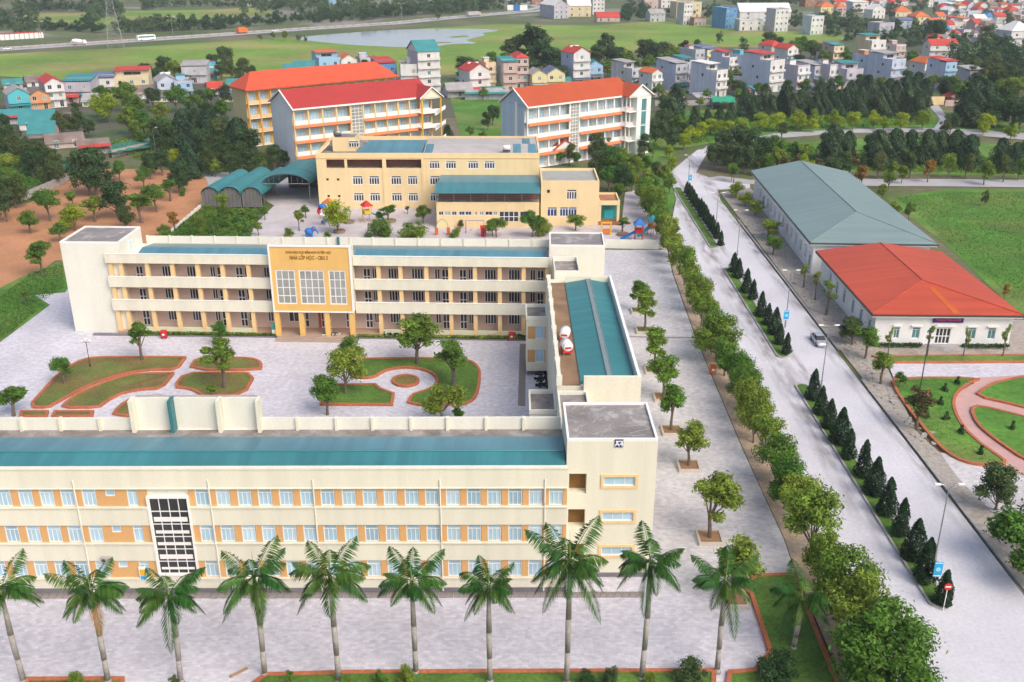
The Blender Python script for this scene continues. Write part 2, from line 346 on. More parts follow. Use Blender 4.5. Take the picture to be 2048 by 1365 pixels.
sheet("lawn", [(900, 195), (1000, 200), (1010, 290), (930, 300)], -.09, FIELDB, "green grass between the two nearer dormitories", 'lawn')
sheet("lawn", [(1310, 260), (1400, 262), (1360, 300), (1300, 345), (1230, 340), (1250, 300)], -.09, FIELDB, "green verge left of the road bend by the white dormitory", 'lawn')
sheet("lawn", [(1560, 290), (1680, 278), (1850, 275), (2120, 300), (2120, 352), (1900, 350), (1600, 340)], -.09, FIELDB, "green slope between the two roads behind the grey roofed hall", 'lawn')
sheet("lawn", [(1700, 235), (1860, 215), (1960, 235), (2120, 255), (2120, 262), (1800, 262)], -.085, FIELDB, "green strip in front of the conical trees beyond the far road", 'lawn')
sheet("lawn", [(1300, 345), (1345, 325), (1350, 400), (1335, 440), (1285, 400)], -.088, FIELDB, "small green patch between the roadside trees and the road bend", "lawn")
sheet("lawn", [(1300, 250), (1330, 225), (1450, 218), (1700, 232), (1860, 215), (1872, 240), (1850, 254), (1700, 257), (1560, 265), (1420, 287), (1330, 300)], -.087, FIELDB, "green ground under the conical grove and the yellow green trees", "lawn")
sheet("pond", [(585, 78), (620, 72), (680, 67), (740, 63), (800, 59), (900, 57.5), (1002, 59), (985, 64), (960, 66), (975, 70), (945, 76), (930, 82), (962, 87), (900, 88), (870, 94), (800, 94.5), (740, 92), (680, 88), (620, 82)], -.05, WATER, "pale blue grey pond in the rice field", 'pond', smooth=1)
for pts, lab in (([(895, 74), (930, 71), (940, 74), (905, 76)], "small grassy islet near the right end of the pond"), ([(850, 85), (900, 84), (905, 86), (855, 87)], "thin grassy strip along the near side of the pond")):
    sheet("islet", pts, -.02, FIELD, lab, 'islet')
HW = [(-500, 129), (-250, 114), (0, 101), (190, 88.5), (400, 74.5), (600, 60.5), (800, 47.5), (900, 37.5), (1000, 29), (1080, 22), (1110, 14), (1060, 5), (1040, -2)]
def strip(name, line, w0, w1, z, m, label, h=.03, cat='road'):
    P = [at(*p).xy for p in line]; Lf = []; Rt = []
    for i, p in enumerate(P):
        d = (P[min(i+1, len(P)-1)]-P[max(i-1, 0)]).normalized(); q = Vector((-d.y, d.x)); Lf.append(p+q*w1); Rt.append(p+q*w0)
    return struct(MB().prism(Rt+Lf[::-1], z-h, z).part(name, m), label, cat)
strip("highway", HW, -4, 6, -.03, ROADB, "long grey highway crossing the fields in the distance", cat='road')
strip("highway", HW, 10, 19, -.03, ROADB, "far carriageway of the highway beyond the planted strip", cat='road')
strip("embankment", HW, -10, -4.1, -.06, GRND, "grassy embankment on the near side of the highway", cat='ground')
sheet("earth_lot", [(-60, 425), (60, 405), (110, 372), (200, 338), (300, 338), (400, 345), (470, 345), (440, 395), (405, 420), (330, 470), (300, 520), (110, 520), (60, 560), (-60, 600)], -.08, DIRT, "bare orange earth lot planted with young trees", 'ground')
sheet("lawn", [(-80, 600), (-20, 585), (60, 545), (130, 520), (175, 590), (100, 608), (0, 692), (-80, 740)], -.06, FIELDB, "green grass patch left of the rear classroom block", 'lawn')
# campus paving
sheet("courtyard", [(-500, 1365), (-500, 900), (0, 685), (100, 610), (70, 590), (130, 585), (150, 560), (1200, 500), (1335, 500), (1345, 548), (1392, 679), (1485, 899), (1567, 1077), (1592, 1150), (1700, 1420), (-500, 1480)], -.02, PAVE, "pale grey stone paved courtyard around the classroom blocks", 'paving')
sheet("plaza", [(1205, 500), (1335, 500), (1345, 548), (1392, 679), (1485, 899), (1567, 1077), (1592, 1150), (1430, 1200), (1330, 1180), (1290, 900), (1255, 680)], .0, PAVE2, "grey paved walkway with square tree planters", 'paving')
sheet("verge", [(1325, 500), (1337, 500), (1347, 548), (1394, 679), (1487, 899), (1569, 1077), (1594, 1150), (1720, 1440), (1800, 1440), (1562, 899), (1453, 679), (1360, 490), (1320, 420), (1300, 420)], -.035, SAND, "sandy strip under the row of roadside trees", 'ground')
sheet("playground", [(480, 478), (560, 400), (700, 395), (1240, 440), (1330, 480), (1335, 497), (500, 497)], -.01, KPAVE, "pinkish paved playground behind the rear classroom block", 'paving')
# dual road in its own frame: X across, Y along
RD = Fr((0, 0), -.0090)
KM = CAMH/math.cos(PITCH)
def rd(k, py): return at(1043+k*(py+118), py).xy
def rk(k, y0, y1, n=2): return [rd(k, y0+(y1-y0)*i/(n-1)) for i in range(n)]
sheet("road", [tuple(p) for p in (rd(.49, 1480), rd(.49, 480), at(1352, 400).xy, at(1340, 345).xy, at(1372, 318).xy, at(1395, 300).xy, at(1420, 296).xy, at(1400, 330).xy, at(1392, 345).xy, at(1425, 358).xy, at(1500, 362).xy, at(1500, 376).xy, at(1435, 380).xy, rd(.768, 400), rd(.768, 1480))], -.015, ROAD, "wide pale concrete double road running away to the bend", 'road', px=False)
sheet("road", [(1400, 358), (1480, 368), (1640, 372), (1800, 372), (2100, 375), (2100, 360), (1800, 358), (1640, 358), (1500, 360), (1440, 352)], -.012, ROADB, "side road passing behind the grey roofed hall", 'road')
sheet("road", [(1400, 302), (1430, 292), (1560, 276), (1700, 266), (1850, 264), (1960, 272), (2100, 284), (2100, 270), (1960, 260), (1850, 256), (1700, 258), (1560, 266), (1420, 288)], -.011, ROADB, "narrow road curving past the conical trees", 'road')
sheet("path", [(1865, 262), (1905, 262), (1895, 235), (1875, 208), (1855, 208), (1880, 238)], -.01, ROADB, "short lane leading up between the conical trees", 'path')
sheet("walkway", [(1440, 385), (1470, 380), (1500, 376), (1640, 500), (1770, 725), (1830, 860), (1905, 930), (2250, 1000), (2250, 1460), (2030, 1165), (1837, 900), (1690, 712)], -.005, WALK, "worn brown and grey pavement along the right side of the road", 'pavement')
sheet("forecourt", [(1690, 640), (2120, 640), (2120, 712), (1740, 716), (1720, 690)], .0, WALK, "brownish paving in front of the red roofed hall", 'paving')
sheet("forecourt", [(1775, 727), (2120, 726), (2120, 760), (1790, 762)], .01, PAVE, "light grey paved path between the strip of lawn and the round garden", 'paving')
sheet("forecourt", [(1880, 905), (2000, 930), (2120, 930), (2120, 1040), (1985, 1025), (1915, 955)], .0, PAVE2, "light paved corner below the round garden", 'paving')
sheet("garden_path", [(1940, 757), (2130, 745), (2130, 1005), (2015, 935), (1960, 888), (1918, 840), (1908, 800), (1918, 775)], .012, PINKP, "pink paved curving garden paths on the right", 'path')
sheet("yard", [(405, 345), (560, 345), (600, 372), (640, 372), (640, 415), (560, 418), (520, 395), (430, 395)], -.03, ROADB, "grey yard around the barrel roofed sheds", 'paving')
sheet("path", [(1250, 385), (1275, 380), (1330, 480), (1240, 480)], .0, KPAVE, "pale path beside the kindergarten towards the trees", 'path')
sheet("village_ground", [(-300, 175), (0, 165), (300, 158), (620, 150), (1200, 160), (1250, 120), (1500, 90), (2300, 60), (2300, 190), (1900, 205), (1500, 195), (1300, 225), (900, 235), (480, 270), (240, 300), (0, 300), (-300, 330)], -.12, mat("village_earth", (.13, .125, .085), var=.3, scale=.04, fine=.2, fscale=.5, col2=(.06, .11, .03), c2scale=.04, world=True), "grey and green ground among the village houses", 'ground')
sheet("far_lots", [(-600, 22), (560, 12), (900, -8), (2600, -8), (2600, 60), (1700, 70), (1350, 46), (1120, 45), (1050, 40), (1000, 28), (600, 55), (-600, 100)], -.13, mat("far_mixed_ground", (.12, .15, .06), var=.3, scale=.01, fine=.2, fscale=.1, col2=(.27, .25, .21), c2scale=.012, c2lo=.5, c2hi=.62, world=True), "distant ground with bare and green lots", 'ground')
# air between the camera and the far fields
HZ = bpy.data.materials.new("haze_air"); HZ.use_nodes = True; hn = HZ.node_tree; hn.nodes.remove(hn.nodes["Principled BSDF"])
pv = hn.nodes.new("ShaderNodeVolumePrincipled"); pv.inputs["Density"].default_value = .00013; pv.inputs["Color"].default_value = (.86, .92, 1, 1); hn.links.new(pv.outputs[0], hn.nodes["Material Output"].inputs["Volume"])
hz = MB().box(-2750, 2750, -140, 4350, -2.2, 72).part("haze", HZ); tag(hz, "thin pale air haze over the whole campus and far fields", "haze", kind='stuff')
# grime that gathers along the kerbs of the double road
def grime(m, bands, dark):
    n = m.node_tree.nodes; L = m.node_tree.links; b = n["Principled BSDF"]; src = b.inputs["Base Color"].links[0].from_socket
    g = n.new("ShaderNodeNewGeometry"); sx = n.new("ShaderNodeSeparateXYZ"); L.new(g.outputs["Position"], sx.inputs[0])
    def ma(op, a, c, d=None):
        q = n.new("ShaderNodeMath"); q.operation = op
        for i, v in enumerate((a, c)):
            if isinstance(v, (int, float)): q.inputs[i].default_value = v
            else: L.new(v, q.inputs[i])
        return q.outputs[0]
    xr_ = ma('SUBTRACT', sx.outputs[0], ma('MULTIPLY', sx.outputs[1], .009)); f = None
    for c, w_ in bands:
        k = ma('MAXIMUM', ma('SUBTRACT', 1.0, ma('DIVIDE', ma('ABSOLUTE', ma('SUBTRACT', xr_, c), 0), w_)), 0.0); f = k if f is None else ma('MAXIMUM', f, k)
    mp = n.new("ShaderNodeMapping"); mp.inputs["Scale"].default_value = (.9, .18, 1); L.new(g.outputs["Position"], mp.inputs[0])
    t = n.new("ShaderNodeTexNoise"); t.inputs["Scale"].default_value = 1.0; t.inputs["Detail"].default_value = 6; L.new(mp.outputs[0], t.inputs["Vector"])
    r = n.new("ShaderNodeMapRange"); r.inputs[1].default_value = .38; r.inputs[2].default_value = .68; L.new(t.outputs["Fac"], r.inputs[0])
    mx = n.new("ShaderNodeMix"); mx.data_type = 'RGBA'; ry = n.new("ShaderNodeMapRange"); ry.inputs[1].default_value = 82; ry.inputs[2].default_value = 100; L.new(sx.outputs[1], ry.inputs[0]); L.new(ma('MULTIPLY', ma('MULTIPLY', ma('POWER', f, .6), r.outputs[0]), ry.outputs[0]), mx.inputs[0]); L.new(src, mx.inputs[6]); mx.inputs[7].default_value = dark+(1,); L.new(mx.outputs[2], b.inputs["Base Color"])
def xk(k): p = rd(k, 900); return p.x-.009*p.y
grime(ROAD, [(xk(.605), 2.4), (xk(.77), 2.2), (xk(.485), 1.6), (xk(.655), .8)], (.24, .215, .205))
# kerbs along the road
def kerbline(k, y0, y1, side, label):
    a, b = rd(k, y0), rd(k, y1); n = (b-a).normalized(); q = Vector((n.y, -n.x))*side*.35
    t = thing("kerb", label, "kerb", (a.x, a.y, 0)); L = (b-a).length; m = int(L/3); seg = L/m; ang = math.atan2(n.y, n.x)
    me = cached(("kerb", round(seg, 2)), lambda: MB().box(.02, seg-.02, -.17, .17, -.1, .16).mesh("kerb_stone", KERB))
    for i in range(m): put(me, "kerb_stone", t, (n.x*seg*i+random.uniform(-.02, .02), n.y*seg*i, random.uniform(-.02, .02)), ang)
kerbline(.775, 1300, 760, 1, "dark stained kerb along the right edge of the near road")
kerbline(.775, 700, 440, 1, "dark kerb in front of the halls on the right edge of the road")
kerbline(.482, 1400, 470, -1, "kerb under the row of roadside trees")
def holed(mb, u0, u1, z0, z1, v0, v1, holes, mi=0):
    us = sorted({u0, u1}.union(*[{h[0], h[1]} for h in holes])) if holes else [u0, u1]
    for i in range(len(us)-1):
        a, b = us[i], us[i+1]; m = (a+b)/2
        if b-a < 1e-4: continue
        hs = sorted([(h[2], h[3]) for h in holes if h[0] < m < h[1]]); z = z0
        for (h0, h1) in hs:
            if h0 > z+1e-4: mb.box(a, b, v0, v1, z, h0, mi)
            z = max(z, h1)
        if z < z1-1e-4: mb.box(a, b, v0, v1, z, z1, mi)
    return mb
def flatroof(root, u0, u1, v0, v1, z, par, t, wallm, roofm, name="roof"):
    # parapet ring with a roof slab sunk inside
    b = MB(); zt = z+par
    b.box(u0, u1, v0, v0+t, z, zt); b.box(u0, u1, v1-t, v1, z, zt); b.box(u0, u0+t, v0+t, v1-t, z, zt); b.box(u1-t, u1, v0+t, v1-t, z, zt)
    b.part("parapet", wallm, root)
    return MB().box(u0+t, u1-t, v0+t, v1-t, z-.1, z+.06).part(name, roofm, root)

# ------------------------------------------------------------------ front classroom block
A = Fr(at(1130, 1184).xy, .004)
rA = thing("classroom_block", "long cream and orange three storey classroom block in front, with teal roof and sign A4", "school building", (A.O.x, A.O.y, 0), A.a)
GPALE2 = glass("frosted_glass_darker", (.34, .52, .64)); GPALE3 = glass("frosted_glass_lighter", (.48, .66, .76))
UL = -72.0; ROWZ = [(1.78, 3.66), (5.86, 7.72), (9.92, 11.78)]
pxw = [36, 78.6, 120.3, 163.4, 389.6, 431.4, 474.4, 515.4, 557.8, 599.9, 640.9, 683.4, 725.1, 767.2, 809.2, 850.2, 891.9, 933.6, 974.6, 1016.7, 1057.7, 1098]
wu = [A.U(x, 997) for x in pxw]; wu = [wu[0]-2.06*k for k in range(8, 0, -1)]+wu
WW = 1.34
sm0, sm1 = A.U(209, 987), A.U(229, 987); nm0, nm1 = A.U(253.5, 997), A.U(273.5, 997)
g0, g1 = A.U(299, 1000), A.U(371, 1000); gz0, gz1 = A.Z(340, 1146), A.Z(340, 999)
b = MB()
b.box(UL, 0, .45, 11, 0, 12.55); b.part("wall", PALE, rA)
b = MB()
bl = []
for z0, z1 in ROWZ:
    hs = [(u, u+WW, z0, z1) for u in wu]+[(sm0, sm1, z1-.75, z1), (nm0, nm1, z0, z1), (g0, g1, -1, 20)]
    for (ua, ub) in ((UL, g0-.31), (g1+.31, -.02)): holed(MB(), ua, ub, z0-.12, z1+.12, .14, .45, [h for h in hs if ua < h[0] < ub]).part("window_band", ORANGE, rA)
for i, (z0, z1) in enumerate([(.56, 1.66), (3.78, 5.74), (7.84, 9.80), (11.90, 14.0)]):
    b = MB(); holed(b, UL, 0, z0, z1, 0, .45 if i < 3 else .4, [(g0-.3, g1+.3, gz0-.3, gz1+.3)] if i < 3 else [])
    b.part("spandrel", CREAM, rA)
    b = MB()
    if i < 3: holed(b, UL, 0, z1, z1+.12, -.14, .13, [(g0-.3, g1+.3, 0, gz1+.3)])
    else: b.box(UL, 0, -.08, .48, 14.0, 14.12); b.box(UL, 0, -.1, 0, 11.9, 12.0)
    b.part("ledge", CREAM, rA)
MB().box(UL, .0, -.05, .45, 0, .56).part("plinth", DARKC, rA)
for x in (149, 418, 627, 880, 1090, ):
    u = A.U(x, 980); MB().tube((u, -.08, .2), (u, -.08, 12.9), .075, n=8).part("downpipe", PALE, rA)
for z0, z1 in ROWZ:
    for u in wu: window(rA, u, u+WW, z0, z1, .26, 3, 1, transom=.76, gm=random.choice((GPALE, GPALE, GPALE2, GPALE3)))
    window(rA, sm0, sm1, z1-.75, z1, .26, 1); window(rA, nm0, nm1, z0, z1, .26, 2, 1, transom=.76)
# stair window: frame surround and panes
b = MB(); holed(b, g0-.3, g1+.3, gz0-.3, gz1+.3, -.12, .45, [(g0-.12, g1+.12, gz0-.12, gz1+.12)]); b.part("window_surround", LWHITE, rA)
window(rA, g0-.12, g1+.12, gz0-.12, gz1+.12, .1, 4, 6, LWHITE, GDARK, fr=.07, mu=.08, name="stair_window")
for k, (f0, f1) in enumerate(((.045, .075), (.19, .25), (.38, .42), (.54, .58), (.70, .76))):
    z0, z1 = gz0+(gz1-gz0)*f0, gz0+(gz1-gz0)*f1; MB().box(g0+.1, g1-.1, .03, .07, z0, z1).part("stair_band", LWHITE, rA)
u0 = A.U(204, 1115); zc = A.Z(212, 1117); ac = MB().box(u0, u0+.8, -.42, -.02, zc-.28, zc+.28).part("air_conditioner", CONCP, rA); MB().tube((u0+.3, -.43, zc), (u0+.3, -.421, zc), .2, n=12).part("fan_grille", DARKM, ac)
pu0, pu1 = A.U(279, 1145), A.U(294, 1145); pz0, pz1 = A.Z(285, 1159), A.Z(285, 1133)
pb = MB().box(pu0, pu1, -.12, -.02, pz0, pz1).part("notice_board", LWHITE, rA)
MB().box(pu0+.1, pu1-.1, -.15, -.121, pz0+.55, pz1-.3).part("yellow_panel", YEL, pb); MB().box(pu0+.1, pu1-.1, -.15, -.121, pz0+.08, pz0+.48).part("blue_panel", SKYB, pb)
# teal roof, gutter, rear parapet
zr = A.Z(600, 903, 4.3)
b = MB(); b.slab([(UL, .5, 12.9), (-.1, .5, 12.9), (-.1, 4.3, zr), (UL, 4.3, zr)], [(0, 1, 2, 3)], .1); b.part("roof", TEAL, rA)
b = MB(); b.slab([(UL, 4.3, zr-.03), (-.1, 4.3, zr-.03), (-.1, 8.7, 12.85), (UL, 8.7, 12.85)], [(0, 1, 2, 3)], .1); b.part("roof", TEALB, rA)
MB().tube((UL, 4.3, zr+.02), (-.1, 4.3, zr+.02), .13, n=6).part("ridge_cap", TEALY, rA)
MB().box(UL, 0, 8.7, 10.7, 12.4, 12.62).part("gutter", CONC, rA)
pp = [A.U(x, 845, 10.8) for x in (43, 122, 201)]; pp = [pp[0]-5*k for k in range(4, 0, -1)]+pp
ru0, ru1 = A.U(272, 850, 10.8), A.U(522, 850, 10.8)
pq = [A.U(x, 845, 10.8) for x in (595, 673, 745, 822, 895, 972, 1047)]+[-.02]
def panels(ps, z1, v0=10.72, v1=10.95):
    for i in range(len(ps)-1): MB().box(ps[i]+.14, ps[i+1]-.14, v0, v1, 12.3, z1).part("parapet_panel", PALE, rA)
    for p in ps[:-1]: MB().box(p-.14, p+.14, v0-.28, v1+.05, 12.3, z1+.06).part("parapet_post", CREAM, rA)
panels(pp+[ru0], 14.0); panels([ru1]+pq, 14.0)
rz = A.Z(400, 797, 10.9)
xs = [ru0, A.U(345, 820, 10.8), A.U(440, 820, 10.8), ru1]
for i in range(3): MB().box(xs[i]+.2, xs[i+1]-.2, 10.98, 11.2, 12.3, rz).part("high_panel", PALE, rA)
for i, p in enumerate(xs): MB().box(p-.18, p+.18, 10.0, 11.25, 12.3, rz+.08).part("high_post", CREAM if i != 1 else TEALY, rA)
MB().box(ru0+.3, ru1-.3, 11.22, 11.5, 12.3, rz+.1).part("high_coping", CONCP, rA)
# stair tower at the right end
TV0, TV1, TU0, TU1, TZ = 2.5, 10.55, -.18+.2, 8.76, 15.55
holes = [(A.U(1138, 967, TV0), A.U(1173, 967, TV0), A.Z(1150, 988, TV0), A.Z(1150, 948, TV0)), (A.U(1136, 1038, TV0), A.U(1170, 1038, TV0), A.Z(1150, 1057, TV0), A.Z(1150, 1019, TV0)), (A.U(1135, 1108, TV0), A.U(1168, 1108, TV0), A.Z(1150, 1126, TV0), A.Z(1150, 1088, TV0))]
strips = [(A.U(x0, y, TV0), A.U(x1, y, TV0), A.Z(1230, y+8.5, TV0), A.Z(1230, y-8.5, TV0)) for x0, x1, y in ((1207, 1270, 963.5), (1204, 1267, 1033.5), (1202, 1264, 1102.5))]
b = MB(); holed(b, TU0, TU1, 0, TZ, TV0, TV0+1.2, holes+strips); b.box(TU0, TU1, TV0+1.2, TV1, 0, TZ); b.part("stair_tower", CREAM, rA)
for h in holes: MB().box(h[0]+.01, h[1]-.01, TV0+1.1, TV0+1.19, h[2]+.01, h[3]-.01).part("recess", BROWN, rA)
for h in strips:
    w_ = window(rA, h[0], h[1], h[2], h[3], TV0+.12, 3)
    b = MB(); holed(b, -.28, round(h[1]-h[0], 1)+.28, -.28, round(h[3]-h[2], 1)+.28, -.22, -.125, [(0, round(h[1]-h[0], 1), 0, round(h[3]-h[2], 1))]); b.part("window_surround", APRI, w_)
MB().box(TU0, TU1+.03, TV0-.06, TV0-.002, 0, .5).part("plinth", DARKC, rA)
ROOFC = mat("stained_roof_concrete", (.27, .245, .235), var=.25, scale=.3, fine=.15, fscale=4, col2=(.40, .385, .37), c2scale=.55, c2lo=.56, c2hi=.66, bump=.2)
flatroof(rA, TU0, TU1, TV0, TV1, TZ, .3, .22, LWHITE, ROOFC)
# pale cement trails on the tower roof
b = MB()
for k in range(26):
    x, y = random.uniform(.6, 8.2), random.uniform(TV0+.6, TV1-.6); th = random.uniform(0, 6.28); pts = []
    for j in range(5):
        pts.append((x, y)); th += random.uniform(-.45, .45); x = min(max(x+math.cos(th)*.6, .4), 8.3); y = min(max(y+math.sin(th)*.6, TV0+.4), TV1-.4)
    for (a, c) in zip(pts[:-1], pts[1:]):
        if (Vector(a)-Vector(c)).length > .1: b.tube((a[0], a[1], TZ+.055), (c[0], c[1], TZ+.055), .05, n=4, cap=False)
b.ball((6.3, 8.9, TZ+.02), .55, 10, sz=.14); b.part("cement_trails", CONCP, rA)["kind"] = "stuff"
sx0, sx1 = A.U(1229.5, 886, TV0), A.U(1246.5, 886, TV0); sz0, sz1 = A.Z(1238, 894, TV0), A.Z(1238, 879, TV0)
sg = MB().box(sx0, sx1, TV0-.1, TV0-.01, sz0, sz1).part("number_sign", NAVY, rA)
MB().box(sx0+.08, sx1-.08, TV0-.115, TV0-.101, sz1-.22, sz1-.12).part("sign_line", LWHITE, sg)
text("A4", .72, LWHITE, sg, ((sx0+sx1)/2, TV0-.115, sz0+.12), .01)
# drain slabs along the front
t = thing("drain_cover_row", "row of brown concrete drain slabs along the foot of the front block", "drain cover", (A.O.x, A.O.y, 0), A.a)
s0 = A.uv(0, 1193, 0); s1 = A.uv(1289, 1193, 0); n = 96; step = (s1[0]-s0[0]+6)/n
me = cached("drs", lambda: MB().box(.03, step-.03, -.42, .42, -.05, .06).mesh("slab", SLABM))
for i in range(n): put(me, "slab", t, (s0[0]-6+i*step, s0[1]+random.uniform(-.03, .03), random.uniform(-.015, .03)))
t = thing("drain_cover_row", "thin dark drain line crossing the tree lined plaza", "drain cover", (0, 0, 0))
p0, p1 = at(1256, 674).xy, at(1391, 676).xy; n = 14
for i in range(n):
    p = p0.lerp(p1, i/n); put(cached("drs3", lambda: MB().box(0, (p1-p0).length/n-.04, -.22, .22, -.04, .03).mesh("slab", SLABM)), "slab", t, (p.x, p.y, random.uniform(0, .01)))
t = thing("drain_cover_row", "line of brown drain slabs in the courtyard beside the side wing", "drain cover", (0, 0, 0))
p0, p1 = at(1043, 812).xy, at(1046, 690).xy; n = 26
for i in range(n):
    p = p0.lerp(p1, i/n); put(cached("drs2", lambda: MB().box(-.5, .5, 0, 1.0, -.04, .05).mesh("slab", SLABM)), "slab", t, (p.x, p.y, random.uniform(-.01, .02)))

# ------------------------------------------------------------------ side wing with teal roof
rW = thing("side_wing", "cream side wing with long teal ridged roof joining the two classroom blocks", "school building", (0, 0, 0))
WX0, WX1, WY0, WY1, WZ = 5.2, 14.75, 101.2, 140.0, 12.7
b = MB(); b.box(WX0, WX1, WY0+.6, WY1, 0, WZ); b.part("wall", CREAM, rW)
xr = 11.3
b = MB(); b.slab([(7.9, 102.2, 12.95), (xr, 102.2, 13.55), (xr, 137.6, 13.55), (7.9, 137.6, 12.95)], [(0, 1, 2, 3)], .1); b.part("roof", TEALY, rW)
b = MB(); b.slab([(xr, 102.2, 13.52), (14.25, 102.2, 12.95), (14.25, 137.6, 12.95), (xr, 137.6, 13.52)], [(0, 1, 2, 3)], .1); b.part("roof", TEALY, rW)
MB().tube((xr-.3, 102.2, 13.58), (xr-.3, 137.6, 13.58), .07, n=5).tube((xr+.3, 102.2, 13.58), (xr+.3, 137.6, 13.58), .07, n=5).part("ridge_cap", METAL, rW)
MB().box(xr-.3, xr+.3, 102.2, 137.6, 13.54, 13.58).part("ridge_flashing", GREENG, rW)
MB().box(14.4, 14.75, WY0, WY1-2, WZ, 14.0).part("parapet", LWHITE, rW)
MB().box(8.2, 14.75, WY0-.1, WY0+.25, 10.9, 14.15).part("end_parapet", CREAM, rW)
MB().box(8.6, 14.8, WY0+.25, WY0+.6, 0, 10.9).part("end_wall", GOLD, rW)
MB().box(7.9, 14.75, 137.7, 138.0, WZ, 13.9).part("rear_parapet", CREAM, rW)
MB().box(5.7, 7.9, WY0+.6, 138, WZ, WZ+.1).part("gutter", mat("rusty_brown_gutter", (.27, .17, .10), var=.3, scale=.4, fine=.2), rW)
n = 7; ys = [WY0+.6+(138-WY0-.6)*i/n for i in range(n+1)]
for i in range(n): MB().box(5.2, 5.65, ys[i]+.12, ys[i+1]-.12, WZ, 13.75+.12*(i % 2)).part("parapet_panel", CREAM, rW)
for i in range(n+1): MB().box(5.1, 5.75, ys[i]-.12, ys[i]+.12, WZ, 14.05).part("parapet_post", PALE, rW)
for (y0, y1) in ((132.4, 137.8), (101.9, 107.5)):
    b = MB(); holes = [(3.45, 4.75, 6.0, 8.0), (3.45, 4.75, 2.3, 4.3)]
    holed(b, 2.1, 5.19, .9, 9.0, y0, y0+.3, [(2.3, 4.95, h[2], h[3]) for h in holes]); b.box(2.1, 5.19, y0+.3, y1, .9, 9.0); b.part("projecting_bay", CREAM, rW)
    for h in holes:
        MB().box(2.3, h[0], y0+.1, y0+.3, h[2], h[3]).part("window_band", ORANGE, rW); MB().box(h[1], 4.95, y0+.1, y0+.3, h[2], h[3]).part("window_band", ORANGE, rW)
        window(rW, h[0], h[1], h[2], h[3], y0+.18, 2)
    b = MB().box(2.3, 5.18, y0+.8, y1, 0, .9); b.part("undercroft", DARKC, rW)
    flatroof(rW, 2.0, 5.19, y0-.08, y1, 9.0, .55, .22, PALE, CONC)
b = MB(); b.box(5.2, 8.6, 91.6, 101.1, 0, 11.9); b.part("link_wall", CREAM, rW); flatroof(rW, 5.2, 8.6, 91.6, 101.1, 11.9, .5, .2, PALE, CONC)
b = MB(); b.box(6.4, 10.3, 140.1, 147.4, 0, 13.2); b.part("link_wall", CREAM, rW); flatroof(rW, 6.4, 10.3, 140.1, 147.4, 13.2, .8, .2, PALE, CONC)
def tank(p, label, mats=None):
    t = thing("water_tank", label, "water tank", p, random.uniform(-.2, .2), "water tanks on the side wing")
    MB().path([(0, -.85, 1.15), (0, -.72, 1.15), (0, .72, 1.15), (0, .85, 1.15)], [.45, .66, .66, .45], 16).part("tank", LWHITE, t, smooth=True)
    MB().box(-.6, .6, -.78, .78, .38, .68).part("cradle", RED, t); MB().box(-.4, .4, -.875, -.855, .95, 1.2).part("red_mark", RED, t)
    [MB().box(x-.05, x+.05, y-.05, y+.05, 0, .38).part("leg", METAL, t) for x in (-.5, .5) for y in (-.7, .7)]
tank((6.75, 111.0, WZ+.1), "white roof water tank on red cradle, the one nearer the front block"); tank((6.75, 115.2, WZ+.1), "white roof water tank on red cradle, the one farther from the front block")
for k, (px, py) in enumerate(((1081, 752), (1087, 762), (1080, 772), (1088, 779))): pass

# ------------------------------------------------------------------ rear classroom block
B = Fr(at(640, 672).xy, -.0334)
rB = thing("classroom_block", "cream three storey classroom block across the courtyard with golden lettered entrance front", "school building", (B.O.x, B.O.y, 0), B.a)
U0, U1 = -33.4, 37.4
CV = 2.3; DEP = 9.6
pu = [B.U(x, 544, .3) for x in (244, 296, 346, 396.5, 446, 497.6)]; qu = [B.U(x, 544, .3) for x in (757, 801, 852.6, 900.5, 950, 999.6, 1047.4)]
e0, e1 = B.U(540, 560, -1.2), B.U(706, 560, -1.2)
cols = pu+qu
FL = [.5, 4.35, 8.2]; OPN = [(1.15, 4.05), (5.75, 8.05), (9.75, 12.2)]; OPN = [(B.Z(640, 660), B.Z(640, 625)), (B.Z(640, 604), B.Z(640, 578)), (B.Z(640, 558), B.Z(640, 530))]
PTOP = 13.75
# back wall with holes for the windows
def u_at(x, row): return B.U(x, (612, 612, 544)[0] if row else 544, CV)
pat = {}
bays = [(B.U(216, 544, .3), pu[0], 'S'), (pu[0], pu[1], 'D'), (pu[1], pu[2], 'W'), (pu[2], pu[3], 'W'), (pu[3], pu[4], 'E'), (pu[4], pu[5], 'D'), (pu[5], e0+1.0, 'W')]
lb = [e1-.4]+qu
for i, k in enumerate(['D', 'W', 'W', 'E', 'D', 'W', 'W']): bays.append((lb[i], lb[i+1], k))
bays.append((qu[-1], U1-.3, 'E'))
HB = []; WIN = []
for (a, c, k) in bays:
    wd = c-a; m = (a+c)/2+.35
    for r in range(3):
        f = FL[r]; z0, z1 = f+1.0, f+2.75
        if k == 'W': WIN.append((m-.95, m+.95, z0, z1, 4, 0))
        elif k == 'D': WIN.append((m-1.1, m+.1, f+.05, z1, 2, 1)); WIN.append((m+.35, m+1.15, z0, z1, 2, 0))
        elif k == 'E': WIN.append((m-1.2, m-.3, z0, z1, 2, 0)); WIN.append((m-.05, m+1.1, f+.05, z1, 2, 1))
for x0, x1, k in ((e0+1.5, e0+3.2, 0), (e0+3.5, e0+4.9, 1), (e0+6.4, e0+7.4, 1), (e0+7.7, e0+8.6, 1), (e0+11, e0+12, 1), (e0+12.6, e0+13.5, 0)):
    if x1 < e1-.5: WIN.append((x0, x1, FL[0]+(1.0 if not k else .05), FL[0]+2.75, 2, k))
HB = [(q[0], q[1], q[2], q[3]) for q in WIN]
b = MB(); holed(b, U0, U1, 0, 12.6, CV, CV+.3, HB); b.part("corridor_wall", PINK, rB)
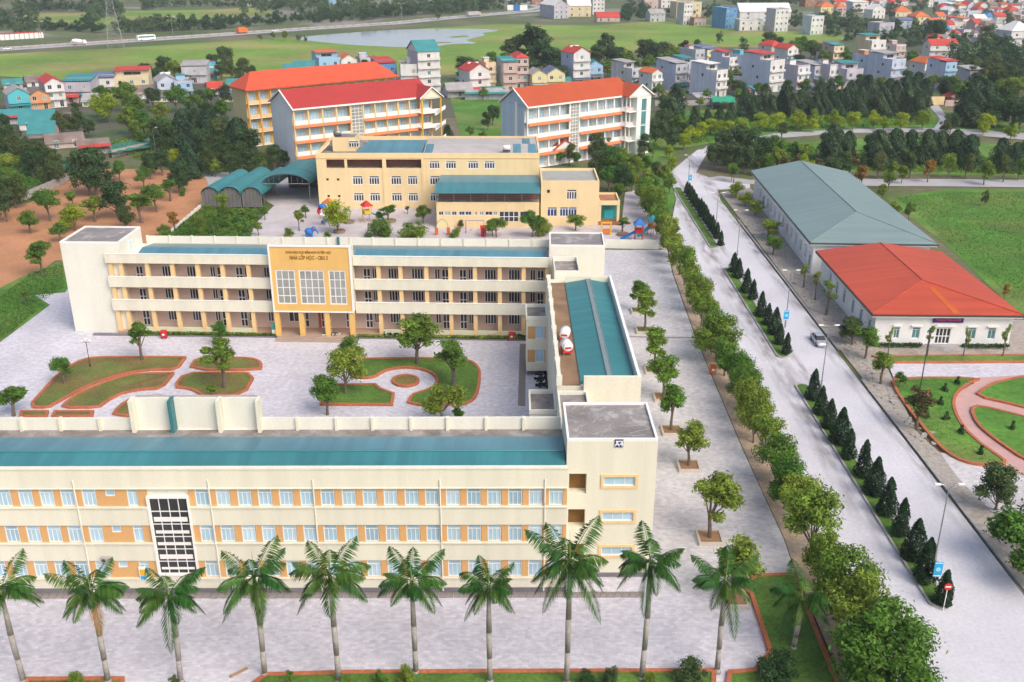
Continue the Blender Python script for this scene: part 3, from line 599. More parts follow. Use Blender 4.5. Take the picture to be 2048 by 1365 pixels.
MB().box(U0, U1, CV+.32, DEP, 0, 12.6).part("wall", PALE, rB)
for q in WIN:
    if q[5]: window(rB, q[0], q[1], q[2], q[3], CV+.12, 2, 2, WGREY, GDARK, mu=.16, fr=.12, name="door")
    else: window(rB, q[0], q[1], q[2], q[3], CV+.12, q[4], 1, WGREY, GDARK, mu=.12, fr=.1)
for r, z in enumerate((.1, 4.15, 8.0, 12.3)): MB().box(U0, U1, .1 if r else -.3, CV, z-.1 if r else 0, z+.25 if r else .5).part("floor_slab", mat("floor_tiles", (.45, .30, .22), var=.1) if r < 3 else PALE, rB)
for i, (z0, z1) in enumerate([(OPN[0][1], OPN[1][0]), (OPN[1][1], OPN[2][0]), (OPN[2][1], PTOP)]):
    for (a, c) in ((U0-.3, e0+.05), (e1-.05, U1)):
        MB().box(a, c, -.25, .05, z0, z1).part("balcony_front", CREAM, rB); MB().box(a, c, -.3, .08, z1, z1+.08).part("ledge", LWHITE, rB)
allc = [U0+.25]+cols+[U1-.3]
for u in allc:
    if e0 < u < e1: continue
    MB().box(u-.32, u+.32, .06, .62, 0, 12.25).part("column", APRI, rB)
    for r in range(3): MB().box(u-.1, u+.1, .62, CV, FL[r]+2.95, FL[r]+3.65).part("beam", APRI, rB)
for i in range(len(allc)-1):
    a, c = allc[i], allc[i+1]
    if c < e0+1 or a > e1-1.2:
        if i > 0: MB().box(a+.33, min(c, 99)-.33, .1, .4, .3, 1.15).part("planter_wall", mat("pale_green_plaster", (.62, .68, .48), var=.06), rB)
# roof
zrb = 13.6
for (a, c) in ((U0+4.2, e0+.2), (e1-.2, U1-.4)):
    b = MB(); b.slab([(a, .3, 12.75), (c, .3, 12.75), (c, 4.2, zrb), (a, 4.2, zrb)], [(0, 1, 2, 3)], .1); b.part("roof", TEALB, rB)
b = MB(); b.slab([(U0+4.2, 4.2, zrb-.02), (U1-.4, 4.2, zrb-.02), (U1-.4, 8.3, 12.95), (U0+4.2, 8.3, 12.95)], [(0, 1, 2, 3)], .1); b.part("roof", GREENG, rB)
b = MB(); b.slab([(e0+.2, .3, 12.75), (e1-.2, .3, 12.75), (e1-.2, 4.2, zrb), (e0+.2, 4.2, zrb)], [(0, 1, 2, 3)], .1); b.part("roof", GREENG, rB)
MB().box(U0+4, U1, 8.3, 9.3, 12.6, 12.75).part("gutter", CONCP, rB)
ps = [U0+3+k*3.83 for k in range(19)]
for i in range(18): MB().box(ps[i]+.1, ps[i+1]-.1, 9.35, 9.55, 12.6, 14.0).part("parapet_panel", PALE, rB); MB().box(ps[i]-.1, ps[i]+.1, 9.2, 9.6, 12.6, 14.1).part("parapet_post", CREAM, rB)
for x in (677, ): u = B.U(x, 485, 9.2); MB().box(u-.2, u+.2, 9.0, 9.18, 12.7, 14.2).part("downpipe", TEALY, rB)
# towers
for (a, c, v0, v1, z) in ((-41.0, -31.5, .6, 9.9, 15.2), (37.45, 46.25, 1.2, 8.7, 15.25)):
    MB().box(a, c, v0, v1, 0, z).part("stair_tower", PALE, rB); flatroof(rB, a, c, v0, v1, z, .3, .22, LWHITE, ROOFC)
window(rB, 0, 0.9, 13.0, 14.6, 0, 2, label="small window on the tower side").matrix_basis = Matrix.Translation((-31.44, 4.4, 12.9)) @ Matrix.Rotation(math.pi/2, 4, 'Z')
# entrance front
EV = -1.5
e0, e1 = B.U(541, 560, EV), B.U(704, 560, EV); ez0, ez1 = B.Z(620, 625, EV), B.Z(620, 492, EV)
gw = [(B.U(552, 575, EV)+.1, B.U(594, 575, EV)-.15), (B.U(598, 575, EV)+.15, B.U(651, 575, EV)-.1), (B.U(657, 575, EV)+.15, B.U(694, 575, EV)-.1)]; gz = (B.Z(620, 609, EV), B.Z(620, 541, EV))
b = MB(); holed(b, e0+.25, e1-.25, ez0+.2, ez1-.2, EV, EV+.3, [(g[0], g[1], gz[0], gz[1]) for g in gw]); b.part("entrance_front", GOLD, rB)
b = MB(); holed(b, e0, e1, ez0, ez1, EV-.12, EV+.5, [(e0+.25, e1-.25, ez0+.2, ez1-.2)]); b.part("white_border", LWHITE, rB)
MB().box(e0+.02, e0+.3, EV+.5, 1, ez0, ez1).part("side_cheek", CREAM, rB); MB().box(e1-.3, e1-.02, EV+.5, 1, ez0, ez1).part("side_cheek", CREAM, rB)
MB().box(e0+.3, e1-.3, EV+1.2, EV+1.4, ez0, ez1-.6).part("inner_screen", mat("grey_beige_screen", (.50, .46, .42), var=.12), rB)
for i, g in enumerate(gw):
    window(rB, g[0], g[1], gz[0], gz[1], EV+.1, (3, 4, 3)[i], 4, LWHITE, GMID, mu=.12, fr=.16, name="stair_window")
for i, f in enumerate((.03, .335, .655, .965)):
    u = e0+(e1-e0)*f; MB().box(u-.4, u+.4, EV+.1, EV+.9, .5, ez0).part("entrance_column", GOLD, rB)
MB().box(e0+.3, e1-.3, EV+.5, CV, ez0-.0, ez0+.3).part("soffit", PALE, rB)
for k in range(4): MB().box(e0+.2, e1-.2, EV-1.3+.4*k, EV-.9+.4*k if k < 3 else 0, 0, .13*(k+1)).part("step", mat("tan_steps", (.42, .32, .25), var=.1), rB)
MB().box(e0+6.3, e0+6.7, CV-.1, CV+.0, .6, 3.3).part("red_door_leaf", mat("orange_red_door", (.5, .10, .04)), rB)
text("KHOA GIÁO DỤC MẦM NON VÀ TIỂU HỌC", .55, GOLDL, rB, ((e0+e1)/2-.1, EV-.02, B.Z(620, 507.5, EV)), .03, width=B.U(664, 505, EV)-B.U(574, 505, EV))
text("NHÀ LỚP HỌC - CBG 5", .85, GOLDL, rB, ((e0+e1)/2-.1, EV-.02, B.Z(620, 519.5, EV)), .03, width=B.U(657, 516, EV)-B.U(581, 516, EV))
MB().box(U0-4, U1, -1.1, -.31, 0, .2).part("plinth_step", DARKC, rB)
HEDGEV = -.75
# ------------------------------------------------------------------ kindergarten
K = Fr(at(740, 417).xy, 0.0)
rK = thing("kindergarten", "yellow three storey kindergarten with teal and grey flat roofs and a long front annex", "school building", (K.O.x, K.O.y, 0), K.a)
KT = 13.4; KU0, KU1 = -12.2, 41.0; KD = 22.0; um = K.U(846, 330)
rows = [(K.Z(720, 403), K.Z(720, 386)), (K.Z(720, 370), K.Z(720, 352)), (K.Z(900, 338), K.Z(900, 322))]
def ku(*xs): return [K.U(600+x*.1956, 250+y*.1956) for x, y in xs]
wl = ku((537, 560), (705, 560), (930, 560), (1100, 560)); wl = [(u, u+2.45) for u in wl]
wr = [(K.U(600+x*.1956, 330), K.U(600+(x+108)*.1956, 330)) for x in (1322, 1490, 1717, 1885)]
ops = [(K.U(650, 330)+.3, K.U(689, 330)), (K.U(694, 330), K.U(766, 330)), (K.U(772, 330), K.U(844, 330))]; oz = (K.Z(740, 337), K.Z(740, 319.5))
vents = [(K.U(600+x*.1956, 357)-.3, K.U(600+x*.1956, 357)+.3) for x in (280, 388)]
H = [(a, c, rows[r][0], rows[r][1]) for a, c in wl for r in (0, 1)]+[(a, c, rows[2][0], rows[2][1]) for a, c in wr]+[(wr[0][0], wr[0][1], rows[r][0], rows[r][1]) for r in (0, 1)]
H2 = [(a, c, oz[0], oz[1]) for a, c in ops]
H3 = [(a, c, z, z+.55) for a, c in vents for z in (rows[0][0]+1, rows[1][0]+1)]
b = MB(); holed(b, KU0, KU1, 0, KT-1.0, 0, .4, H+H2+H3); b.box(KU0, KU0+.35, .4, KD, 0, KT-1.0); b.box(KU1-.35, KU1, .4, KD, 0, KT-1.0); b.box(KU0+.35, KU1-.35, KD-.35, KD, 0, KT-1.0); b.part("wall", YELL, rK)
MB().box(KU0+.36, KU1-.36, 3.0, 3.2, oz[0]-.3, KT-1.0).part("terrace_wall", mat("red_brown_terrace", (.28, .12, .09), var=.2), rK)
MB().box(KU0+.36, KU1-.36, .41, 3.0, oz[0]-.4, oz[0]-.05).part("terrace_floor", CONC, rK)
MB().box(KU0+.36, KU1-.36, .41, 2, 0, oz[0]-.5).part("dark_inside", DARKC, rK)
for a, c, z0, z1 in H: window(rK, a, c, z0, z1, .1, 4, 1, WGREY, GDARK, transom=.76, mu=.16, fr=.14)
for q in H3: MB().box(q[0]+.02, q[1]-.02, .1, .2, q[2]+.02, q[3]-.02).part("vent", BLACK, rK)
b = MB(); b.box(KU0-.1, KU1+.05, -.12, -.005, KT-1.25, KT-1.0); b.part("cornice", APRI, rK)
for u in (K.U(768, 340), K.U(846, 340)): MB().box(u-.35, u+.35, -.16, -.005, 0, KT-1.26).part("pilaster", YELL, rK)
b = MB(); b.box(KU0, KU1, 0, .35, KT-1, KT); b.box(KU0, KU0+.35, .35, KD, KT-1, KT); b.box(KU1-.35, KU1, .35, KD, KT-1, KT); b.box(KU0+.35, KU1-.35, KD-.35, KD, KT-1, KT); b.part("parapet", YELL, rK)
b = MB(); b.slab([(um-16.5, 1.2, KT-.5), (um-.4, 1.2, KT-.5), (um-.4, 15, KT+.3), (um-14.5, 15, KT+.3)], [(0, 1, 2, 3)], .15); b.part("roof", TEALB, rK)
b = MB(); b.slab([(um, .8, KT-.4), (KU1-.5, .8, KT-.4), (KU1-.5, 10, KT+.25), (um, 10, KT+.25)], [(0, 1, 2, 3)], .15); b.part("roof", mat("pale_grey_roof_sheet", (.46, .43, .41), var=.12, wave=('X', 2.5), bump=.1), rK)
b = MB(); b.slab([(um, 10.05, KT+.25), (KU1-.5, 10.05, KT+.25), (KU1-.5, 20.5, KT-.3), (um, 20.5, KT-.3)], [(0, 1, 2, 3)], .15); b.part("roof", mat("pale_grey_roof_sheet", (.46, .43, .41)), rK)
for a, v0, v1 in ((um+.2, 1, 9.8), (um+21.5, 1, 9.8), (um+23.8, 10.3, 20), (KU1-2.6, 1, 9.8)):
    s = .65/9.2 if v0 < 10 else -.55/10.45; zb = KT-.4 if v0 < 10 else KT+.25; vb = .8 if v0 < 10 else 10.05
    b = MB(); b.slab([(a, v0, zb+s*(v0-vb)+.05), (a+1.9, v0, zb+s*(v0-vb)+.05), (a+1.9, v1, zb+s*(v1-vb)+.05), (a, v1, zb+s*(v1-vb)+.05)], [(0, 1, 2, 3)], .04); b.part("translucent_strip", TEALB, rK)
MB().box(KU0+.4, KU1-.4, .4, KD-.4, KT-1.1, KT-.95).part("roof_deck", CONC, rK)
su0, su1 = KU0+3.0, um-16.8
MB().box(su0, su1, 6.5, 13, KT-.9, KT+2.2).part("stair_house", YELL, rK); flatroof(rK, su0, su1, 6.5, 13, KT+2.2, .3, .2, YELL, CONC)
window(rK, su0+4, su0+6.4, KT+.2, KT+1.7, 6.42, 4, 1, WGREY, GDARK, transom=.7, mu=.16)
b = MB(); b.slab([(KU0+.4, .5, KT), (KU0+.9, .5, KT), (su0+.4, 12.5, KT+2.3), (su0, 12.5, KT+2.3)], [(0, 1, 2, 3)], .3); b.part("sloping_wall", YELL, rK)
# annex
AV = -17.4; a0, a1 = 17.5, 40.6
d = K.Z(980, 405, AV); e = K.Z(980, 384, AV); sz = (K.Z(980, 431, AV), K.Z(980, 423, AV))
sw = [(K.U(950+x0*.1953, 427, AV), K.U(950+x1*.1953, 427, AV)) for x0, x1 in ((0, 22), (45, 92), (105, 180), (185, 232))]
sw += [(K.U(600+x0*.1956, 427, AV), K.U(600+x1*.1956, 427, AV)) for x0, x1 in ((1418, 1468), (1478, 1540), (1552, 1602), (1625, 1682), (1690, 1752))]
lw = (K.U(950+250*.1953, 435, AV), K.U(950+445*.1953, 435, AV), K.Z(980, 444, AV), sz[1]); lw2 = (K.U(950+460*.1953, 435, AV), a1-.8, K.Z(980, 444, AV), sz[1])
b = MB(); holed(b, a0, a1, 0, d, AV, AV+.35, [(q[0], q[1], sz[0], sz[1]) for q in sw]+[lw, lw2]); b.box(a0, a0+.3, AV+.35, -.02, 0, d); b.box(a1-.3, a1, AV+.35, -.02, 0, d); b.part("annex_wall", YELL, rK)
for i, q in enumerate(sw): window(rK, q[0], q[1], sz[0], sz[1], AV+.1, 2, 1, WGREY, (GBLUE, GMID, GDARK, GMID, GDARK, GMID, GDARK, GBLUE, GBLUE)[i])
window(rK, lw[0], lw[1], lw[2], lw[3], AV+.1, 4, 2, WGREY, GDARK, mu=.14); window(rK, lw2[0], lw2[1], lw2[2], lw2[3], AV+.1, 2, 2, WGREY, GDARK, mu=.14)
MB().box(a0+.31, a1-.31, AV+.36, -.05, d-.35, d-.05).part("terrace_floor", CONC, rK); MB().box(a0+.31, a1-.31, AV+3, AV+3.2, d, e).part("terrace_wall", mat("red_brown_terrace", (.28, .12, .09)), rK)
b = MB(); [b.box(a0+.1+k*(a1-a0-.3)/6, a0+.22+k*(a1-a0-.3)/6, AV-.05, AV+.07, d, e+.2) for k in range(7)]; [b.box(a0+.1, a1-.1, AV-.02, AV+.02, d+h, d+h+.05) for h in (.5, 1.0, 1.5, 2.0)]; b.part("terrace_grille", METAL, rK)
zt = K.Z(980, 351, 0); zm = (e+zt)/2+.5
b = MB(); b.slab([(a0-.3, AV-1.3, e), (a1+.2, AV-1.3, e), (a1+.2, AV+6, e+.75), (a0-.3, AV+6, e+.75)], [(0, 1, 2, 3)], .12); b.part("annex_roof", TEAL, rK)
b = MB(); b.slab([(a0+.0, AV+6, e+.72), (a1+.2, AV+6, e+.72), (a1+.2, -.1, zt+.1), (a0+.0, -.1, zt+.1)], [(0, 1, 2, 3)], .12); b.part("annex_roof", TEALB, rK)
CV0 = at(1194, 451).y-K.O.y; c0, c1 = 41.0, K.U(1197, 420, CV0); ct = K.Z(1199, 362, CV0)
wz = [(K.Z(1140, 433, CV0), K.Z(1140, 415, CV0)), (K.Z(1140, 399, CV0), K.Z(1140, 380, CV0))]
cw = [(K.U(950+x0*.1953, 425, CV0), K.U(950+x1*.1953, 425, CV0)) for x0, x1 in ((740, 838), (868, 952), (955, 1040))]; cu = (K.U(950+940*.1953, 390, CV0), K.U(950+1042*.1953, 390, CV0))
b = MB(); holed(b, c0-.0, c1, 0, ct-.6, CV0, CV0+.35, [(q[0], q[1], wz[0][0], wz[0][1]) for q in cw]+[(cu[0], cu[1], wz[1][0], wz[1][1])]); b.box(c0, c1, CV0+.36, -2, 0, ct-.6); b.part("block_wall", YELL, rK)
for q in cw: window(rK, q[0], q[1], wz[0][0], wz[0][1], CV0+.12, 3, 1, WGREY, GBLUE, transom=.8, mu=.12)
window(rK, cu[0], cu[1], wz[1][0], wz[1][1], CV0+.12, 4, 1, WGREY, GDARK, transom=.78, mu=.16)
MB().box(K.U(1097, 383, CV0)-.3, K.U(1097, 383, CV0)+.3, CV0-.05, CV0-.002, K.Z(1097, 386, CV0), K.Z(1097, 380, CV0)).part("vent", BLACK, rK)
flatroof(rK, c0, c1, CV0-.02, -2, ct-.6, .6, .35, YELL, mat("grey_green_flat_roof", (.36, .37, .34), var=.12))
p0, p1 = c1+.02, K.U(1239, 430, CV0); pz = K.Z(1220, 404, CV0)
b = MB(); b.box(p0, p1, CV0+2.5, CV0+8, 0, pz-.8); b.part("porch_room", mat("teal_porch_wall", (.05, .28, .24), var=.2), rK)
MB().box(p0+1.6, p0+3.6, CV0+2.42, CV0+2.49, .8, 2.9).part("teal_door", TURQ, rK); MB().box(p0, p1, CV0+.1, CV0+2.45, 0, .9).part("porch_step", mat("brick_step", (.35, .14, .07), var=.2), rK)
for u in (p0+.02, p1-.6): MB().box(u, u+.58, CV0+.1, CV0+.7, .9, pz-.8).part("porch_column", YELL, rK)
MB().box(p0, p1, CV0, CV0+8, pz-.79, pz-.3).part("porch_slab", YELL, rK); flatroof(rK, p0, p1, CV0, CV0+8, pz-.29, .5, .3, YELL, mat("terracotta_deck", (.36, .17, .10), var=.2))
for (px, py, lab) in ((675, 272, "silver roof water tank on the left stair house of the kindergarten"), (1013, 302, "blue and white water tank at the right front edge of the kindergarten roof")):
    u, v = K.uv(px, py, KT+2.4 if px < 700 else KT+.2); t = thing("water_tank", lab, "water tank", K.W(u, v, KT+2.3 if px < 700 else KT+.05))
    MB().tube((-.9, 0, .9), (.9, 0, .9), .6, n=12).part("tank", METAL if px < 700 else LWHITE, t, smooth=True); MB().box(-.9, .9, -.45, .45, 0, .4).part("cradle", DARKM, t)

# ------------------------------------------------------------------ barrel roofed sheds
def shed(label, pl, pr, back_dx, L, ze, rise, px_base, end=True, group="barrel roofed sheds"):
    a, c = at(*pl).xy, at(*pr).xy; O = a; d = (c-a); W_ = d.length; ang = math.atan2(d.y, d.x)
    t = thing("barrel_shed", label, "shed", (O.x, O.y, 0), ang, group); n = 12; vs = []; sk = back_dx
    P = [((1-math.cos(math.pi*i/n))/2*W_, ze+rise*math.sin(math.pi*i/n)) for i in range(n+1)]
    vs = [(p[0], -.3, p[1]) for p in P]+[(p[0]+sk, L, p[1]) for p in P]
    b = MB(); b.slab(vs, [(i, i+1, n+2+i, n+1+i) for i in range(n)], .08); b.part("barrel_roof", TEALY, t, smooth=False)
    b = MB()
    for x, y in ((.1, 0), (W_-.1, 0), (.1+sk, L), (W_-.1+sk, L), (.1+sk/2, L/2), (W_-.1+sk/2, L/2)): b.tube((x, y, 0), (x, y, ze), .09, n=6)
    b.part("post", METAL, t)
    gm = mat("grey_corrugated_sheet", (.16, .155, .15), var=.2, wave=('X', 3), bump=.2)
    if end:
        for i in range(5):
            x0, x1 = W_*i/5+.03, W_*(i+1)/5-.03; m = (x0+x1)/2/W_; zt = ze+rise*math.sin(math.acos(max(-1, min(1, 1-2*m))))-.35
            MB().box(x0, x1, .1, .15, .1, zt).part("end_panel", gm, t)
        MB().slab([(.05, .1, ze-.1), (.05, .1, .1), (.05+sk, L, .1), (.05+sk, L, ze-.1)], [(0, 1, 2, 3)], .05).part("side_panel", gm, t)
    else:
        b = MB(); m = 9
        for i in range(m):
            q0, q1 = P[1+i], P[2+i]; b.tube((q0[0], 0, q0[1]-.25), (q1[0], 0, q1[1]-.25), .06, n=5); b.tube((q0[0], 0, q0[1]-.25), (q0[0], 0, ze), .04, n=4)
        b.tube((.1, 0, ze), (W_-.1, 0, ze), .07, n=5); b.part("truss", METAL, t)
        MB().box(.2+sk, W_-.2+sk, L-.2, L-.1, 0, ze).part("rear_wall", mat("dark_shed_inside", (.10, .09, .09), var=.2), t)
    return t
shed("leftmost small barrel shed with teal arched roof and grey sheet end", (405, 415), (441, 415), 2.5, 20, 3.2, 1.9, 415)
shed("second small barrel shed with teal arched roof, left of the middle one", (442, 416), (484, 416), 2.5, 22, 3.2, 2.1, 415)
shed("third small barrel shed with teal arched roof, touching the large open shed", (486, 416), (525, 416), 2.5, 22, 3.2, 2.0, 415)
shed("large open barrel shed with wide teal arch beside the yellow kindergarten", (528, 408), (622, 408), 2.5, 17, 5.0, 2.6, 408, False)

# ------------------------------------------------------------------ dormitories
def dorm(label, corner, end, left, ze, wallg, wallf, awn, roofm, ridge_up, bays, stair, pav, colm, floors=4, frontv=1.6, hip=False, pane=GPALE):
    a, c, l = at(*corner, ze).xy, at(*end, ze).xy, at(*left, ze).xy
    d = c-a; L = d.length; ang = math.atan2(d.y, d.x); D = (l-a).length
    t = thing("dormitory", label, "dormitory", (a.x, a.y, 0), ang); fh = ze/floors*.985
    MB().box(0, L, frontv+.3, D-.6, 0, ze-.05).part("wall", wallg, t)
    for r in range(floors+1): MB().box(.0, L, 0, frontv, max(0, fh*r-.12), fh*r+.05).part("floor_slab", LWHITE, t)
    n = len(bays); us = [L*x for x in bays]
    H = []; W = []
    for i in range(n-1):
        if i == stair: continue
        for r in range(floors):
            z = fh*r; m = (us[i]+us[i+1])/2; q = (us[i+1]-us[i])
            W.append((m-q*.36, m+q*.36, z+.3, z+fh-.9, 3))
    b = MB(); holed(b, 0, L, 0, ze-.1, frontv, frontv+.28, [w_[:4] for w_ in W]); b.part("gallery_wall", wallf, t)
    for w_ in W: window(t, w_[0], w_[1], w_[2], w_[3], frontv+.08, 3, 1, LWHITE, pane, mu=.1, fr=.1, transom=.72)
    for i, u in enumerate(us): MB().box(u-.22, u+.22, -.06, .34, 0, ze-.1).part("column", colm, t)
    for r in range(1, floors):
        z = fh*r
        for i in range(n-1):
            if i == stair: continue
            MB().box(us[i]+.23, us[i+1]-.23, .02, .14, z+.05, z+1.1).part("balcony_parapet", LWHITE if awn else APRI, t)
            if awn:
                b = MB(); b.slab([(us[i]+.02, -.75, z-.75), (us[i+1]-.02, -.75, z-.75), (us[i+1]-.02, -.08, z-.1), (us[i]+.02, -.08, z-.1)], [(0, 1, 2, 3)], .1); b.part("awning", awn, t)
    if stair is not None:
        window(t, us[stair]+.3, us[stair+1]-.3, 1.0, ze-.6, .1, 3, floors*4, LWHITE, GMID, mu=.12, name="stair_window")
    zr = ze+ridge_up
    if hip: MB().gable(0, L, 0, D-.6, ze, zr, .9, 'u', .25, hip=(hip, hip)).part("roof", roofm, t)
    else:
        MB().gable(0, L, 0, D-.6, ze, zr, .55, 'u', .25).part("roof", roofm, t)
        b = MB(); b.add([(0, .05, ze), (0, D-.7, ze), (0, (D-.6)/2, zr-.5), (.3, .05, ze), (.3, D-.7, ze), (.3, (D-.6)/2, zr-.5)], [(0, 2, 1), (3, 4, 5), (0, 3, 5, 2), (1, 2, 5, 4), (0, 1, 4, 3)]); b.part("gable_wall", wallg, t)
        b = MB(); m = (D-.6)/2
        for s0, s1 in ((-.65, m), (D-.6+.65, m)): b.slab([(-.65, s0, ze-.02), (-.65, s1, zr+.06), (-.3, s1, zr+.06), (-.3, s0, ze-.02)] if s0 < s1 else [(-.3, s0, ze-.02), (-.3, s1, zr+.06), (-.65, s1, zr+.06), (-.65, s0, ze-.02)], [(0, 1, 2, 3)], .35)
        b.part("barge_board", LWHITE, t)
        if pav:
            P0, P1, PV, PM = pav
            b = MB(); b.gable(P0, P1, PV, (D-.6)/2, ze, ze+ridge_up*.72, .5, 'v', .25); b.part("pavilion_roof", roofm, t)
            m = (P0+P1)/2; zz = ze+ridge_up*.72
            b = MB(); b.add([(P0, PV, ze-.1), (P1, PV, ze-.1), (m, PV, zz-.4), (P0, PV+.25, ze-.1), (P1, PV+.25, ze-.1), (m, PV+.25, zz-.4)], [(0, 1, 2), (3, 5, 4), (0, 3, 4, 1)]); b.part("pavilion_gable", PM, t)
            b = MB()
            for s0, s1 in ((P0-.6, m), (P1+.6, m)):
                q = [(s0, PV-.6, ze), (s0, PV-.3, ze), (s1, PV-.3, zz+.1), (s1, PV-.6, zz+.1)]; b.slab(q if s0 > s1 else q[::-1], [(0, 1, 2, 3)], .35)
            b.part("barge_board", LWHITE, t)
            for r in range(1, floors+1): MB().box(P0, P1, PV, .0, fh*r-.15, fh*r+.05).part("floor_slab", LWHITE, t)
    MB().box(-.5, L+.5, -.62, -.36, ze-.45, ze+.02).part("eaves_board", LWHITE if awn else APRI, t)
    return t, L, D, fh
bay = [0, .098, .196, .294, .392, .485, .571, .657, .743, .829, .915, 1.0]
t, L, D, fh = dorm("pale yellow dormitory with crimson roof and orange awnings behind the kindergarten", (586.5, 218), (862, 192), (540, 202), 17.4, mat("pale_grey_gable", (.72, .76, .78), var=.06), mat("pale_peach_wall", (.72, .60, .45), var=.08), mat("orange_awning_tiles", (.62, .20, .08), var=.15), REDT, 4.2, bay, 4, (38.6, 45.5, -2.6, mat("pale_yellow_gable", (.80, .76, .56), var=.04)), APRI)
for r in range(4):
    MB().box(38.7, 45.4, -2.6, -2.45, fh*r+.05, fh*r+1.1).part("balcony_parapet", LWHITE, t)
    b = MB(); b.slab([(43.2, -2.6, fh*r+.1), (46.8, -2.6, fh*r+1.9), (46.8, -2.3, fh*r+1.9), (43.2, -2.3, fh*r+.1)], [(0, 1, 2, 3)], 1.1); b.part("stair_flight", LWHITE, t)
for u in (38.9, 45.2): MB().box(u-.2, u+.2, -2.66, -2.3, 0, 17.2).part("column", YEL, t)
window(t, 40, 42.4, 14, 16.3, -.05, 2, label="yellow framed stair opening")
t, L, D, fh = dorm("white dormitory with orange roof and pale blue gable near the road bend", (1055.7, 213.8), (1262, 189), (996, 203), 17.6, BLUEW, mat("light_grey_wall", (.66, .66, .65), var=.06), mat("orange_awning_tiles", (.62, .20, .08)), ORT, 4.4, bay[:-1]+[1.0], 4, (35.5, 44.5, -3.4, LWHITE), LWHITE)
PT = mat("white_green_tower", (.74, .80, .76), var=.04)
b = MB(); holed(b, 38.6, 44.3, 0, 17.5, -3.4, -3.0, [(40.5, 42.6, 1.5, 16.5)]); b.box(38.6, 44.3, -2.99, .0, 0, 17.4); b.part("stair_tower", PT, t)
window(t, 40.5, 42.6, 1.5, 16.5, -3.2, 1, 4, LWHITE, GTEAL, name="stair_window")
for u in (35.7, 37.2): MB().box(u-.16, u+.16, -2.0, -1.7, 0, 17.4).part("column", LWHITE, t)
for r in range(4): MB().box(35.6, 38.5, -2.0, -1.85, fh*r+.1, fh*r+1.1).part("balcony_parapet", mat("pinkish_white", (.68, .6, .6)), t)
MB().box(-.06, -.001, D*.38, D*.46, 8, 18.3).part("gable_stripe", LWHITE, t)
dorm("orange and yellow dormitory with hipped vermilion roof, farthest of the three", (494, 180), (790, 152.5), (459.5, 171.5), 17.6, mat("mustard_plaster", (.62, .54, .28), var=.06), mat("yellow_gallery", (.72, .48, .16), var=.1), None, mat("vermilion_tile_roofing", (.60, .09, .04), rough=.7, var=.08, wave=('X', 2.0), bump=.2), 4.6, [i/14 for i in range(15)], None, None, mat("orange_column", (.72, .36, .10), var=.05), frontv=1.8, hip=5)
# entrance porch roof of the white dormitory
pp_ = at(1205, 330).xy; t = thing("entrance_porch", "small porch with bright orange gabled roof in front of the white dormitory", "porch", (pp_.x-14, pp_.y-1, 0), R(39))
MB().gable(0, 8, 0, 9, 4.6, 7.0, .5, 'v').part("roof", ORT, t); b = MB(); b.box(.2, 7.8, .3, 8.8, 0, 4.4); b.part("wall", WHITE, t)
b = MB(); b.add([(.1, 0, 4.5), (7.9, 0, 4.5), (4, 0, 6.7), (.1, .2, 4.5), (7.9, .2, 4.5), (4, .2, 6.7)], [(0, 1, 2), (3, 5, 4), (0, 3, 4, 1)]); b.part("gable", LWHITE, t)
window(t, 1, 3, 1, 3.5, .25, 2); window(t, 4.8, 7, 1, 3.5, .25, 2)

# ------------------------------------------------------------------ halls on the right
def hall(name, label, fl, fr_, bl, ze, zr, roofm, frontw, sidew, hipd, sidecol=WHITE):
    d = fr_-fl; W_ = d.length; ang = math.atan2(d.y, d.x); L = (bl-fl).length
    t = thing(name, label, "hall", (fl.x, fl.y, 0), ang); ov = 1.0
    MB().box(ov+.4, W_-ov, ov+.4, L-ov, 0, ze-.1).part("wall_core", sidecol, t)
    HF = [(ov+q[0]*(W_-2*ov), ov+q[1]*(W_-2*ov), q[2], q[3]) for q in frontw]
    b = MB(); holed(b, ov, W_-ov, 0, ze-.15, ov, ov+.38, HF); b.part("front_wall", WHITE, t)
    b = MB(); Hs = [(ov+q[0]*(L-2*ov), ov+q[1]*(L-2*ov), q[2], q[3]) for q in sidew]
    c = MB(); holed(c, ov+.39, L-ov, 0, ze-.15, 0, .38, Hs); c.v = [(ov+y, x, z) for x, y, z in c.v]; c.f = [f[::-1] for f in c.f]; c.part("side_wall", sidecol, t)
    m = W_/2
    P = [(0, 0, ze), (W_, 0, ze), (W_, L, ze), (0, L, ze), (m, hipd, zr), (m, L, zr)]
    MB().slab(P, [(3, 0, 4, 5), (1, 2, 5, 4), (0, 1, 4)], .12).part("roof", roofm, t)
    b = MB(); b.tube((m, hipd, zr+.03), (m, L, zr+.03), .1, n=5); b.tube((m, hipd, zr+.03), (0, 0, ze+.05), .08, n=5); b.tube((m, hipd, zr+.03), (W_, 0, ze+.05), .08, n=5); b.part("ridge_cap", roofm, t)
    b = MB(); holed(b, -.12, W_+.12, 0, 1, 0, .3, []); b = MB(); b.box(-.15, W_+.15, -.16, -.02, ze-.35, ze-.1); b.box(-.16, -.02, -.02, L, ze-.35, ze-.1); b.box(W_+.02, W_+.16, -.02, L, ze-.35, ze-.1); b.part("gutter", DARKM, t)
    b = MB(); b.box(.05, W_-.05, .0, .95, ze-.6, ze-.14); b.box(.0, .95, .96, L-.1, ze-.6, ze-.14); b.part("soffit", LWHITE, t)
    return t, HF, Hs, W_, L
def fx(px): return (px-1750)/(2036-1750)
sw_ = [(x, x+.045, 1.2, 3.6) for x in (.06, .2, .34, .5, .64, .78)]
